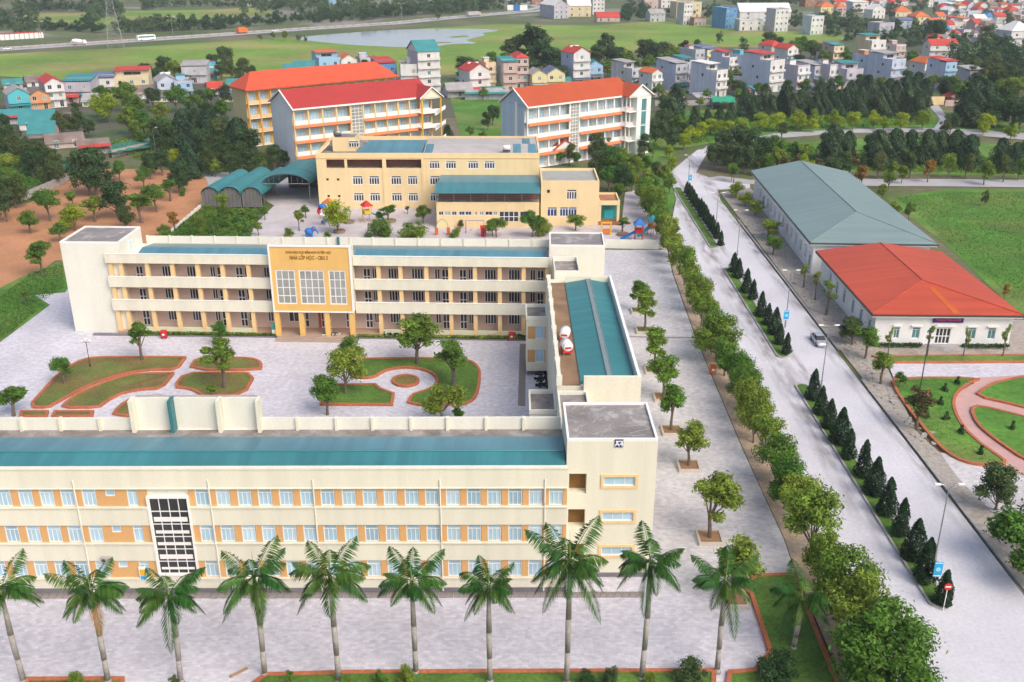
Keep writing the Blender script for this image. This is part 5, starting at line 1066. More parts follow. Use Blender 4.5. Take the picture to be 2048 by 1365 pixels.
bed("narrow bed strip behind the roof parapet, the right one", c4([(300, 1160), (318, 1124), (553, 1124), (545, 1160)]), turf=DRYL, smooth=0)
arc = [(812+60*math.cos(R(a)), 763-25*math.sin(R(a))) for a in range(160, -62, -12)]
bed("large green bed wrapping around the circular path", [(697, 758), (697, 719), (800, 718), (900, 718), (930, 720), (950, 727), (962, 742), (962, 765), (955, 795), (940, 808), (915, 813), (812, 813), (820, 792)]+arc[::-1]+[(740, 759)], smooth=1)
bed("green bed in front of the circular path at its left", [(640, 812), (655, 771), (752, 770), (762, 779), (790, 789), (786, 813)], smooth=0)
bed("small round brick edged bed at the centre of the circular path", [(811+28*math.cos(R(a)), 764-12*math.sin(R(a))) for a in range(0, 360, 20)], turf=DRYL, smooth=0, z=.35)
bed("grass bed with brick edge at the lower right corner of the paving", [(1470, 1178), (1512, 1152), (1590, 1150), (1610, 1200), (1668, 1345), (1720, 1460), (1440, 1460), (1455, 1345), (1507, 1341), (1536, 1306), (1498, 1190)], smooth=0)
bed("long grass strip along the foot of the palms", [(500, 1372), (530, 1350), (700, 1345), (1000, 1343), (1320, 1342), (1432, 1342), (1432, 1460), (480, 1460)], smooth=0)
bed("small grass strip under the leftmost palms", [(50, 1359), (250, 1358), (250, 1460), (30, 1460)], smooth=0)
bed("strip of lawn with brick edge in front of the red roofed hall", [(1742, 714), (2110, 711), (2110, 727), (1785, 728)], turf=FIELDB, smooth=0)
bed("round garden lawn with cycads, left part of the garden on the right", [(1779, 770), (1792, 757), (1966, 757), (1940, 770), (1920, 784), (1909, 803), (1913, 828), (1929, 857), (1956, 884), (1990, 908), (2020, 930), (1985, 934), (1946, 932), (1910, 920), (1880, 899), (1837, 850)], turf=FIELDB, smooth=1)
bed("upper right lawn of the round garden", [(1946, 794), (1968, 776), (1995, 764), (2060, 752), (2130, 750), (2130, 842), (2040, 815)], turf=FIELDB, smooth=1)
bed("lower right lawn of the round garden", [(1938, 818), (1958, 812), (2040, 832), (2130, 858), (2130, 955), (2050, 925), (1985, 880), (1950, 850)], turf=FIELDB, smooth=1)
# road islands
def island(label, k0, k1, y0, y1):
    n = 9; P = []
    a0, b0, a1, b1 = rd(k0, y0), rd(k1, y0), rd(k0, y1), rd(k1, y1); r = (b0-a0).length/2
    d = (a1-a0).normalized(); c0 = (a0+b0)/2; c1 = (a1+b1)/2; s = Vector((d.y, -d.x))
    P = [c0+s*r*math.cos(R(x))-d*r*math.sin(R(x)) for x in range(0, 181, 20)]+[c1-s*r*math.cos(R(x))+d*r*math.sin(R(x)) for x in range(0, 181, 20)]
    t = thing("road_island", label, "road island", (c0.x, c0.y, 0)); P = [p-c0 for p in P]
    mb, I = ring(P, .25, -.05, .2); mb.part("kerb", KERB, t); MB().prism(I, -.05, .15).part("turf", LAWN, t)
island("near road island with dark cone shrubs and the no entry sign", .613, .645, 1205, 775)
island("middle road island with pairs of dark cone shrubs", .613, .645, 712, 540)
island("far road island with a continuous dark hedge of cone shrubs", .613, .645, 494, 378)

# ------------------------------------------------------------------ foliage
def quads(P, N, size, rng, asp=.55):
    n = len(P); N = N/np.linalg.norm(N, axis=1, keepdims=True); a = np.cross(N, rng.normal(size=(n, 3))); a /= np.linalg.norm(a, axis=1, keepdims=True); b = np.cross(N, a)
    s = size*rng.uniform(.65, 1.3, (n, 1)); V = np.stack([P-a*s, P-b*s*asp+N*s*.12, P+a*s, P+b*s*asp+N*s*.12], 1).reshape(-1, 3)
    return V
def leafmesh(name, V, m):
    me = bpy.data.meshes.new(name); n = len(V)//4; me.vertices.add(len(V)); me.vertices.foreach_set("co", V.astype(np.float32).ravel())
    me.loops.add(4*n); me.loops.foreach_set("vertex_index", np.arange(4*n, dtype=np.int32)); me.polygons.add(n); me.polygons.foreach_set("loop_start", np.arange(0, 4*n, 4, dtype=np.int32))
    me.polygons.foreach_set("loop_total", np.full(n, 4, dtype=np.int32)); me.materials.append(m); me.update(); me.validate(); return me
def crown_pts(blobs, n, rng):
    w_ = np.array([b[3]**2 for b in blobs]); idx = rng.choice(len(blobs), n, p=w_/w_.sum()); d = rng.normal(size=(n, 3)); d[:, 2] += .25; d /= np.linalg.norm(d, axis=1, keepdims=True)
    Bc = np.array([b[:3] for b in blobs])[idx]; r = np.array([b[3] for b in blobs])[idx]; k = rng.uniform(0, 1, n)**.5*np.where(rng.uniform(0, 1, n) < .16, 1.3, 1.0)
    P = Bc+d*(r*k*1.05)[:, None]*np.array([1, 1, .85]); N = d*.8+rng.normal(size=(n, 3))*.55+np.array([0, 0, .45]); return P, N
# broad trees: unit height 1 m = full tree height 6, crown width about 4.6
def broad(seed, nb=12, n=2100, leaf=.30, low=.26, spread=2.1, top=1.0, H_=6.0):
    rng = np.random.default_rng(seed); bl = []
    for i in range(nb):
        th = rng.uniform(0, 6.28); f = rng.uniform(0, 1); z = H_*(low+.1+(top-low-.2)*f); rr = spread*math.sqrt(max(.05, 1-((f-.42)/.62)**2))*rng.uniform(.35, .85)
        bl.append((rr*math.cos(th), rr*math.sin(th), z, rng.uniform(.45, .98)*spread/2.0))
    bl.append((0, 0, H_*(low+.35), spread*.5)); P, N = crown_pts(bl, int(n*2.1), rng)
    V = quads(P, N, leaf*.6, rng, .42); b = MB(); rs = random.Random(seed); base = Vector((0, 0, 0)); tp = Vector((rs.uniform(-.15, .15), rs.uniform(-.15, .15), H_*low))
    b.path([base, base.lerp(tp, .5)+Vector((rs.uniform(-.08, .08), 0, 0)), tp, tp+Vector((0, 0, H_*.3))], [.16, .13, .11, .05], 7)
    for q in bl[:7]: e = Vector(q[:3]); b.tube(tp-Vector((0, 0, rs.uniform(0, .5))), tp.lerp(e, .85), .07, .025, 5)
    return V, b
def cone(seed, n=1700, H_=4.0, R_=.95, leaf=.2, base=.25, pw=.8, trunk=.1, rag=.22):
    rng = np.random.default_rng(seed); f = rng.uniform(0, 1, n)**1.35; th = rng.uniform(0, 6.28, n); prof = np.minimum(1, f*7+.45)*(1-f)**pw
    lump = 1+rag*np.sin(th*3+seed+f*9)+.12*np.sin(th*7+f*21); r = R_*prof*lump*(.55+.45*rng.uniform(0, 1, n)**.5); P = np.stack([r*np.cos(th), r*np.sin(th), base+(H_-base)*f], 1)
    N = np.stack([np.cos(th), np.sin(th), np.full(n, .5)], 1)+rng.normal(size=(n, 3))*.45; V = quads(P, N, leaf, rng, .4)
    b = MB().tube((0, 0, 0), (0, 0, H_*.55), trunk, trunk*.4, 6); return V, b
KIN = {}; SAP = None
def kind(name, variants, leafm, barkm=BARK):
    KIN[name] = []
    for V, b in variants: KIN[name].append((leafmesh(name+"_crown", V, leafm), b.mesh(name+"_trunk", barkm)))
kind('mid', [broad(s) for s in (1, 2, 3, 4)], L_MID); kind('dark', [broad(s, 15, 2300, .3, .18, 2.35) for s in (5, 6, 7)], L_DARK)
kind('light', [broad(s, 12, 1700, .3, .28, 2.2) for s in (8, 9, 10)], L_LIGHT); kind('yel', [broad(s, 14, 1900, .32, .22, 2.8) for s in (11, 12, 13)], L_YEL)
kind('olive', [broad(s, 13, 1900, .3, .2, 2.3) for s in (14, 15)], L_OLIVE); kind('org', [broad(s, 9, 1100, .3, .34, 1.7) for s in (16, 17)], L_ORG)
kind('road', [broad(s, 22, 4600, .25, .2, 2.5) for s in (21, 22, 23, 24)], L_MID); kind('plant', [broad(s, 13, 1700, .26, .36, 1.55) for s in (25, 26, 27, 28)], L_MID)
kind('slim', [broad(s, 9, 1100, .27, .4, 1.3) for s in (31, 32, 33)], L_MID); kind('shrub', [broad(s, 12, 1600, .32, .02, 2.3, .95, 4.0) for s in (34, 35, 36)], L_MID)
kind('dshrub', [broad(s, 14, 2300, .27, .02, 2.3, .95, 4.0) for s in (37, 38)], L_DARK); kind('flower', [broad(s, 11, 1300, .3, .3, 1.8) for s in (39, 40)], L_FLOWER)
kind('ball', [broad(s, 14, 1900, .25, .34, 1.95, .98) for s in (41, 42, 43)], L_MID); kind('tall', [broad(s, 18, 2400, .32, .12, 1.5, 1.0, 6.0) for s in (44, 45)], L_DARK)
kind('pine', [cone(s, 4200, 6.0, 2.15, .2, .2, .4, .14, .3) for s in (51, 52, 53, 54, 55, 56)], L_PINE); kind('cyp', [cone(s, 3200, 4.0, .92, .125, .12, .62) for s in (61, 62, 63, 64)], L_CYP)
kind('far', [broad(s, 9, 330, .62, .08, 2.7) for s in (71, 72, 73)], L_FAR); kind('fard', [broad(s, 9, 330, .6, .06, 2.5) for s in (74, 75)], L_DARK)
kind('sap', [broad(s, 7, 330, .26, .42, 1.0) for s in (91, 92, 93)], L_LIGHT); kind('cyc', [broad(s, 8, 500, .4, .05, 1.6, .8, 4.0) for s in (81, )], L_DARK)
HT = {'pine': 6.0, 'cyp': 4.0, 'shrub': 4.0, 'dshrub': 4.0, 'cyc': 4.0}
rt = random.Random(5)
def tree(k, pos, h, label, cat="tree", wide=1.0, name=None, group=None, key='L', whole=False):
    s = h/HT.get(k, 6.0); cm, tm = rt.choice(KIN[k]); nm = name or {'pine': 'conical_tree', 'cyp': 'cypress_shrub', 'shrub': 'shrub', 'dshrub': 'shrub', 'cyc': 'cycad', 'dark': 'evergreen_tree', 'tall': 'evergreen_tree', 'olive': 'evergreen_tree', 'road': 'street_tree', 'sap': 'sapling', 'plant': 'young_tree'}.get(k, 'broadleaf_tree')
    t = thing(nm, label, cat, (pos[0], pos[1], 0), rt.uniform(0, 6.28), group, key, scale=(s*wide, s*wide, s)); put(tm, "trunk", t); put(cm, "crown", t); return t
FARV = {}
def fartree(k, pos, h, label, wide, group):
    s = h/6.0; i = rt.randrange(len(KIN[k])); a_ = rt.uniform(0, 6.28); FARV.setdefault(k, []).append((i, pos[0], pos[1], a_, s*wide, s))
def top(px, py, h): return at(px, py, h)
def forest(pts, label, group, base=False, wm=1.0, **kw):    # pts: (px, py of the crown top, kind, height, width)
    for q in pts:
        p = at(q[0], q[1]) if base else top(q[0], q[1], q[3]); tree(q[2], p, q[3], label.replace("{k}", ADJ[q[2]]), wide=(q[4] if len(q) > 4 else 1.0)*wm, group=group, **kw)
ADJ = {'mid': 'green', 'dark': 'dark green', 'light': 'light green', 'yel': 'yellow green', 'olive': 'olive', 'org': 'orange brown', 'pine': 'dark conical', 'flower': 'pink flecked', 'slim': 'slim', 'shrub': 'bushy', 'dshrub': 'dark bushy', 'ball': 'round', 'tall': 'tall dark', 'far': 'hazy green', 'fard': 'hazy dark', 'road': 'leafy', 'sap': 'thin', 'plant': 'planter'}

# trees along the road
y = 66.0; i = 0; a = rd(.4695, 1000); vdir = RD.v; basep = a-vdir*(a.y)/vdir.y
while y < 245:
    p = basep+vdir*y; h = (8.6 if y < 78 else 7.4 if y < 120 else 7.0)*rt.uniform(.86, 1.14)
    tree('road' if rt.random() < (.85 if y < 130 else .5) else 'light', (p.x+rt.uniform(-.5, .4), p.y), h, "leafy tree in the sandy roadside strip, {o} from the near end", wide=(1.05 if y < 80 else .9)*rt.uniform(.82, 1.15), group="row of trees along the road", key='N')
    y += rt.uniform(4.4, 5.6) if y < 170 else rt.uniform(5, 6.5)
# planters with young trees
for j, (px, py) in enumerate(((1277, 624), (1288, 663), (1307, 743), (1326, 797), (1343, 864), (1377, 935), (1419, 1079), (1466, 1202))):
    p = at(px, py); t = thing("tree_planter", "square pale stone planter box on the plaza, {o} from the near end", "planter", (p.x, p.y, 0), -.009, "planters on the plaza", 'N')
    b, I = ring([Vector(q) for q in ((-1.35, -1.35), (1.35, -1.35), (1.35, 1.35), (-1.35, 1.35))], .22, 0, .42); b.part("stone_rim", mat("planter_stone", (.55, .50, .44), var=.15, fine=.15), t)
    MB().box(-1.12, 1.12, -1.12, 1.12, 0, .3).part("soil", SOIL if j > 2 else DRYL, t)
    tree('plant', (p.x, p.y), zat(p.y, (560, 580, 655, 705, 768, 840, 950, 1075)[j]), "young tree standing in a plaza planter, {o} from the near end", wide=1.25, group="young trees in the plaza planters", key='N')
# cone shrubs on the islands
CYPS = [(1467, 545, 2), (1476, 557, 2), (1492, 586, 2), (1505, 600, 2), (1521, 634, 2), (1535, 651, 2), (1549, 670, 2), (1558, 690, 2), (1572, 709, 2), (1625, 800, 1), (1640, 830, 1), (1657, 858, 1), (1679, 888, 1), (1696, 918, 1), (1724, 954, 1), (1747, 990, 1), (1772, 1029, 1), (1799, 1072, 1), (1826, 1119, 1), (1848, 1163, 1), (1884, 1209, 0)]
CYPS += [(1373+i*4.65, 388+i*6.9, 3) for i in range(14)]+[(1441, 492, 3)]
for px, py, n in CYPS:
    p = at(px, py); h = 4.0 if n == 0 else (4.9 if n == 1 else 4.4 if n == 2 else 3.9)*rt.uniform(.82, 1.1)
    tree('cyp', p, h, "dark cone shrub on the %s road island, {o} from its near end" % ('near', 'near', 'middle', 'far')[n], "shrub", rt.uniform(.95, 1.2), group="cone shrubs on the road islands", key='N')

# royal palms
def frond_mesh(seed, L, droop, up, leafn=46):
    rng = np.random.default_rng(seed); V = []; b = MB(); pts = []
    for i in range(9):
        f = i/8; x = L*f*(1-.18*droop*f); z = L*(up*f-droop*f*f*.75); pts.append(Vector((x, 0, z)))
    for i in range(leafn):
        f = .14+.86*i/(leafn-1); k = min(7, int(f*8)); q = pts[k].lerp(pts[k+1], f*8-k); tan = (pts[k+1]-pts[k]).normalized(); ll = L*.31*math.sin(math.pi*min(1, .16+f*.86))**.7+.12
        for s in (-1, 1):
            out = Vector((0, s, 0))*.8+tan*.55+Vector((0, 0, -.45-.35*rng.uniform())); out.normalize(); e = q+out*ll*rng.uniform(.85, 1.1); e.z -= ll*.15; w_ = tan*.046*L/3; m = q.lerp(e, .45)+Vector((0, 0, .05))
            V += [q-w_*.4, m-w_*.9, e, m+w_*.9]
    V = np.array([tuple(v) for v in V]); me = leafmesh("frond", V, L_PALM); bm = bmesh.new(); bm.from_mesh(me); o = len(bm.verts)
    for i in range(8):
        r = .045*(1-i/9); p, q = pts[i], pts[i+1]; vs = [bm.verts.new(p+Vector((0, s*r, t_*r))) for s, t_ in ((-1, 0), (0, 1), (1, 0))]+[bm.verts.new(q+Vector((0, s*r, t_*r))) for s, t_ in ((-1, 0), (0, 1), (1, 0))]
        bm.faces.new((vs[0], vs[1], vs[4], vs[3])); bm.faces.new((vs[1], vs[2], vs[5], vs[4]))
    bm.to_mesh(me); bm.free(); return me
FR = {k: [frond_mesh(100+i+10*j, 3.9, d, u) for i in range(3)] for j, (k, d, u) in enumerate((('up', .8, 1.2), ('mid', .95, .75), ('low', 1.05, .3), ('hang', 1.1, -.2)))}
L_DRY = leafmat("dry_palm_leaflets", (.42, .24, .05), var=.3, hue=.01)
DRYF = FR['hang'][0].copy(); DRYF.materials.clear(); DRYF.materials.append(L_DRY)
PALMS = [(48, 1366, 1178, 1.0), (217, 1366, 1176, 1.02), (362, 1366, 1188, 1.0), (530, 1352, 1152, 1.03), (678, 1366, 1146, 1.08), (832, 1348, 1158, .98), (980, 1366, 1168, .9), (1133, 1368, 1118, 1.15), (1283, 1360, 1122, 1.02), (1434, 1344, 1158, 1.0), (1587, 1299, 1190, .9)]
ptxt = ["leftmost royal palm, crown cut by the left edge", "second royal palm from the left with yellowing lower frond", "third royal palm from left, short crown in front of the stair window", "fourth royal palm from left with a bright green upright frond", "fifth royal palm from left with wide dark crown", "sixth royal palm from left with an orange dry frond tip", "seventh royal palm from left, thinner with small crown", "eighth royal palm from left, the largest crown, before the stair tower", "ninth royal palm from left, before the tower corner", "tenth royal palm from left with a golden hanging frond", "rightmost royal palm, pale trunk on the corner grass bed"]
for i, (px, py, pc, s) in enumerate(PALMS):
    p = at(px, py); hc = zat(p.y, pc); rs = random.Random(i+40)
    t = thing("royal_palm", ptxt[i], "palm tree", (p.x, p.y, 0), rs.uniform(0, 6.28), "royal palms in the front row")
    hs_ = hc-1.3; b = MB(); bend = rs.uniform(-.25, .25)
    zz = [0, .4, hs_*.3, hs_*.6, hs_]; b.path([(0, 0, 0), (0, 0, .4), (bend*.5, 0, hs_*.3), (bend, 0, hs_*.6), (bend*.8, 0, hs_)], [.38, .25, .23, .25, .17], 10); b.part("trunk", PBARK, t, smooth=True)
    MB().path([(bend*.8, 0, hs_), (bend*.8, 0, hs_+.5), (bend*.8, 0, hc)], [.18, .2, .10], 9).part("crownshaft", SHAFT, t, smooth=True)
    n = rs.randint(17, 20)
    for j in range(n):
        k = 'up' if j < 4 else 'mid' if j < 10 else 'low' if j < 15 else 'hang'; az = j*2.4+rs.uniform(-.3, .3); sc_ = s*rs.uniform(.74, .98)*(.98 if k == 'up' else 1)
        dry = (i in (1, 5, 9) and j == n-1); put(DRYF if dry else rs.choice(FR[k]), "frond", t, (bend*.8+.05*math.cos(az), .05*math.sin(az), hc-.15), az, (sc_, sc_, sc_))
    MB().path([(bend*.8, 0, hc-.2), (bend*.8+.05, .05, hc+2.4*s)], [.05, .01], 5).part("spear_leaf", SHAFT, t)
# bushes at the bottom edge
for px, py, h, k, wd, lab in ((147, 1345, 1.9, 'shrub', .8, "green bush at the bottom edge between the two leftmost palms"), (345, 1350, 1.7, 'olive', .7, "greyish bush at the bottom edge by the third palm"), (580, 1338, 2.0, 'slim', .9, "light green sapling at the bottom edge right of the fourth palm"), (760, 1342, 1.7, 'shrub', .8, "green bush left of the sixth palm base"), (812, 1336, 1.9, 'shrub', .8, "green bush at the base of the sixth palm"), (1175, 1340, 1.8, 'dshrub', .75, "dark bush right of the eighth palm base"), (1222, 1334, 2.0, 'dshrub', .7, "dark leafy bush left of the ninth palm base"), (1382, 1318, 2.6, 'dshrub', 1.0, "large dark round bush left of the tenth palm base"), (1560, 1300, 3.2, 'dshrub', 1.0, "large dark round bush on the corner grass bed"), (690, 1352, 1.3, 'shrub', .7, "small bush beside the fifth palm base"), (1300, 1345, 1.3, 'shrub', .7, "small bush beside the ninth palm base")):
    p = top(px, py, h); tree(k, p, h, lab, "bush", wd, name="shrub")
# courtyard trees
for px, py, pt, k, wd, lab in ((284, 722, 645, 'slim', 1.25, "slim two tiered tree in the long outer bed"), (129, 770, 712, 'ball', .8, "small round headed tree with pale trunk left of the lamp"), (441, 690, 643, 'ball', .9, "dark round tree crown directly before the rear block, above the square bed"), (449, 778, 675, 'slim', 1.2, "tall brownish green tree at the centre of the square bed"), (427, 800, 765, 'slim', 1.2, "low yellowish sapling in the square bed"), (835, 730, 632, 'plant', 1.25, "spreading tree at the top edge of the large green bed"), (908, 775, 683, 'slim', 1.5, "tall leafy tree on the right part of the large green bed"), (885, 850, 768, 'ball', 1.2, "dense tree between circular path and roof parapet"), (915, 848, 812, 'slim', 1.2, "low tree right of the dense tree behind the roof parapet"), (692, 790, 690, 'light', .8, "light green tree at the left end of the circular bed"), (655, 830, 752, 'plant', 1.1, "leafy tree just behind the roof parapet left of the circular bed"), (703, 735, 668, 'ball', .95, "dark green tree top in front of the entrance steps right side"), (28, 832, 770, 'slim', 1.7, "loose green tree at the far left behind the roof parapet"), (85, 552, 482, 'plant', 1.0, "round tree on the green patch left of the rear block"), (52, 610, 580, 'slim', 1.2, "small tree by the path corner left of the rear block")):
    p = at(px, py); tree(k, p, max(1.5, zat(p.y, pt)), lab, wide=wd*1.3, name=None)
# young trees of the orange earth lot (crop scale .1953 from 0,300)
def c8(x, y): return (x*.1953, 300+y*.1953)
LOT = [(515, 725, 385, 'ball', 1.25), (310, 850, 610, 'ball', 1.25), (750, 575, 425, 'light', 1.0), (975, 735, 460, 'slim', 1.6), (920, 465, 0, 'dark', 1.05), (985, 465, 30, 'dark', .95), (1215, 690, 330, 'dark', 1.15), (1290, 800, 560, 'olive', .9), (1455, 745, 440, 'slim', 1.8), (1605, 635, 335, 'ball', 1.2), (1480, 400, 175, 'ball', 1.1), (1745, 525, 300, 'slim', 1.7), (1225, 315, 100, 'mid', .9), (1860, 440, 120, 'dark', .8), (770, 820, 560, 'yel', 1.1), (620, 940, 740, 'ball', 1.25), (420, 1090, 925, 'ball', 1.15), (1790, 830, 630, 'org', 1.0), (1690, 880, 755, 'shrub', .8), (1880, 470, 380, 'shrub', .6), (70, 610, 240, 'olive', .8), (535, 380, 110, 'olive', .85)]
for x, yb, yt, k, wd in LOT:
    p = at(*c8(x, yb)); tree(k, p, max(1.6, zat(p.y, c8(x, yt)[1])), f"{ADJ[k]} young tree on the orange earth lot, {{o}} from left", wide=wd*1.2, group="young trees on the orange earth lot")
def c7(x, y): return (280+x*.1953, 380+y*.1953)
def cR(x0, y0, s, L): return [(x0+q[0]*s, y0+q[1]*s)+q[2:] for q in L]
# left middle wood
forest(cR(0, 140, .1953, [(1250, 120, 'mid', 11, 1.1), (1080, 240, 'yel', 10, .95), (1330, 230, 'mid', 11, 1.0), (960, 260, 'yel', 8, .8), (1780, 160, 'mid', 10, 1.1), (1950, 240, 'mid', 9, 1.0), (620, 420, 'olive', 8, 1.0), (750, 410, 'olive', 8, 1.0), (880, 500, 'dark', 6, .9), (1450, 400, 'mid', 9, 1), (1400, 520, 'mid', 6, 1.0), (1560, 480, 'light', 7, .9)]), "{k} tree in the wood left of the dormitories, {o} from left", "trees of the left wood", wm=1.2)
forest(cR(0, 0, .3418, [(900, 690, 'dark', 10, .8), (980, 730, 'olive', 10, .85), (1060, 640, 'pine', 12, .9), (1130, 600, 'pine', 13, .9), (1210, 640, 'pine', 12, .95), (1280, 700, 'olive', 11, .9), (1380, 690, 'pine', 12, .95), (1440, 740, 'dark', 11, .9), (1170, 760, 'dark', 10, .95), (1090, 800, 'pine', 9, .9), (1300, 800, 'olive', 9, .9), (1400, 840, 'olive', 8, .95), (1470, 880, 'dark', 6, .9), (1110, 870, 'pine', 8, 1), (930, 880, 'dark', 7, .9), (1030, 950, 'dark', 8, .85), (860, 900, 'dark', 7, .8), (1330, 890, 'olive', 7, .9), (1220, 860, 'olive', 8, .9), (1630, 880, 'dark', 5, 1), (1020, 880, 'yel', 5, 1), (1250, 930, 'light', 5, .9)]), "{k} tree in the grove behind the orange earth lot, {o} from left", "trees of the grove behind the earth lot", wm=1.1)
forest(cR(0, 140, .1953, [(60, 560, 'olive', 10, 1.1), (150, 640, 'olive', 9, 1), (330, 730, 'dark', 9, 1), (470, 790, 'olive', 9, 1), (60, 860, 'light', 7, 1), (160, 880, 'light', 6, .9), (20, 450, 'dark', 9, .9), (550, 850, 'olive', 8, 1), (280, 800, 'dark', 8, .9)])+cR(0, 300, .1953, [(40, 180, 'light', 8, 1.1), (100, 260, 'olive', 8, 1), (10, 430, 'dark', 7, 1), (150, 210, 'mid', 8, .8)]), "{k} tree at the left edge beside the huts, {o} from left", "trees at the left edge")
forest([(200, 170, 'mid', 7, 1.2), (300, 175, 'dark', 8, 1.2), (315, 205, 'mid', 8, 1.2), (395, 180, 'dark', 7, 1.2), (420, 175, 'mid', 7, 1.2), (445, 172, 'olive', 8, 1.2), (440, 200, 'mid', 8, 1.2), (410, 205, 'dark', 8, 1.2), (335, 235, 'mid', 8, 1.2), (300, 240, 'light', 6, 1.2), (270, 240, 'mid', 6, 1.2), (280, 262, 'mid', 5, 1.2), (440, 232, 'dark', 9, 1.1), (250, 215, 'mid', 9, 1), (150, 205, 'olive', 5, 1.1), (110, 228, 'mid', 5, 1)], "{k} tree filling the gap left of the farthest dormitory, {o} from left", "trees in the gap left of the farthest dormitory")
# strip of trees between field and village
forest([(275, 138, 'olive', 8, .9), (290, 128, 'dark', 9, .9), (325, 113, 'dark', 10, 1), (345, 120, 'mid', 10, .9), (310, 135, 'dark', 8, 1), (445, 92, 'dark', 12, .8), (425, 110, 'dark', 9, 1), (460, 118, 'olive', 9, 1), (485, 118, 'olive', 9, 1), (500, 130, 'olive', 8, 1), (440, 130, 'olive', 7, 1), (750, 112, 'light', 7, 1), (730, 120, 'dark', 6, .8), (375, 150, 'olive', 6, 1), (475, 140, 'olive', 7, 1)], "{k} tree at the near edge of the rice field, {o} from left", "trees along the near edge of the field", wm=1.25)
forest([(930, 112, 'dark', 11, .95), (945, 118, 'dark', 10, .9), (985, 102, 'mid', 10, 1), (1010, 105, 'mid', 10, 1), (1038, 68, 'tall', 17, 1.4), (1068, 50, 'tall', 22, 1.1), (1090, 80, 'tall', 17, 1.3), (1105, 95, 'dark', 13, 1), (1130, 105, 'dark', 11, 1), (1060, 120, 'dark', 9, 1), (1215, 65, 'tall', 17, 1.0), (1195, 90, 'dark', 12, 1), (1235, 95, 'dark', 12, 1), (1255, 100, 'mid', 11, 1), (1290, 80, 'dark', 12, 1.1), (1310, 85, 'dark', 12, 1), (1330, 85, 'dark', 11, 1), (1350, 90, 'mid', 11, 1), (1370, 80, 'tall', 10, 1), (1300, 110, 'light', 9, 1), (1330, 105, 'mid', 9, 1), (1360, 102, 'mid', 9, 1), (1245, 120, 'light', 8, 1), (1215, 120, 'mid', 8, 1), (1270, 115, 'mid', 8, 1), (1540, 65, 'dark', 11, 1), (1560, 75, 'dark', 9, .9), (1590, 80, 'mid', 10, 1), (1605, 72, 'mid', 10, 1), (1625, 80, 'mid', 10, 1), (1640, 88, 'olive', 9, 1), (1490, 75, 'far', 8, .7), (1440, 60, 'far', 8, .6), (1395, 78, 'olive', 7, .7), (1690, 95, 'mid', 9, 1)], "{k} tree in the belt between field and village, {o} from left", "belt of trees between field and village", wm=1.35)
# conical trees and yellow green trees on the right (crop .21875 from 1600,120)
cc = lambda L: cR(1600, 120, .21875, L)
forest(cc([(560, 150, 'pine', 11, .9), (480, 190, 'pine', 11, .9), (640, 140, 'pine', 12, .9), (830, 170, 'pine', 11, .9), (900, 190, 'pine', 11, .9), (990, 150, 'pine', 12, .9), (1090, 110, 'pine', 12, .9), (1160, 170, 'pine', 11, .9), (1050, 200, 'pine', 10, .9), (290, 170, 'pine', 10, .8), (200, 200, 'pine', 10, .9), (1320, 150, 'dark', 9, 1.1), (1390, 160, 'dark', 9, .9)]), "dark conical tree in the back row below the village, {o} from left", "back row of conical trees")
forest(cc([(-110, 250, 'pine', 10, .9), (-50, 300, 'pine', 9, .9), (20, 270, 'pine', 10, .9), (80, 320, 'pine', 8, .8), (160, 310, 'pine', 9, .8), (230, 270, 'pine', 10, .8), (290, 240, 'pine', 11, .95), (370, 270, 'pine', 10, .8), (430, 250, 'pine', 10.5, .9), (500, 290, 'pine', 9, .8), (570, 255, 'pine', 10.5, .9), (650, 220, 'pine', 11, .9), (770, 245, 'pine', 11, 1.05), (885, 235, 'pine', 10, .8), (1010, 235, 'pine', 11, .95), (1110, 275, 'pine', 10.5, .95), (880, 340, 'pine', 7, .8), (1010, 400, 'org', 5, .7), (330, 350, 'olive', 6, .7)]), "{k} tree, front row of the conical grove, {o} from left", "front row of the conical grove")
forest(cR(1348, 0, .3418, [(20, 490, 'pine', 11, 1), (130, 620, 'pine', 8, .9), (200, 640, 'pine', 7, .8), (270, 630, 'pine', 7, .8), (340, 600, 'pine', 8, .8), (420, 520, 'pine', 10, .8), (470, 560, 'pine', 9, .8), (540, 490, 'pine', 10, .9), (580, 560, 'pine', 8, .8), (640, 520, 'pine', 9, .8), (30, 640, 'dark', 8, .9), (60, 720, 'dark', 6, .9)]), "dark {k} tree at the road bend behind the white dormitory, {o} from left".replace("dark {k}", "{k}"), "conical trees behind the road bend")
forest(cR(1348, 0, .3418, [(60, 790, 'yel', 4.5, 1), (110, 740, 'yel', 5, 1), (160, 720, 'yel', 5, 1), (220, 700, 'yel', 5, 1), (280, 710, 'yel', 5, 1), (330, 710, 'yel', 5, 1), (400, 700, 'yel', 5.5, 1), (510, 670, 'yel', 6, 1), (610, 665, 'yel', 6, 1), (640, 720, 'olive', 5, 1), (725, 650, 'yel', 6, 1)]), "{k} low tree on the far road's outer side, {o} from left", "yellow green trees along the far road, left part", wm=1.2)
forest(cc([(20, 500, 'yel', 5.5, 1), (150, 460, 'yel', 6, 1), (130, 540, 'yel', 4.5, 1), (310, 460, 'yel', 6, 1), (370, 520, 'yel', 4.5, 1), (500, 480, 'yel', 6, 1.1), (690, 470, 'yel', 6, 1), (780, 520, 'yel', 5, 1), (940, 490, 'yel', 6, 1.1), (1140, 475, 'yel', 6, 1.1), (1720, 500, 'yel', 6, 1.1), (1690, 580, 'yel', 4, 1), (1950, 590, 'yel', 5, 1.1), (1400, 490, 'olive', 6.5, 1.2), (1340, 540, 'olive', 5, 1)]), "{k} spreading tree in front of the conical grove, {o} from left", "yellow green trees in front of the conical grove")
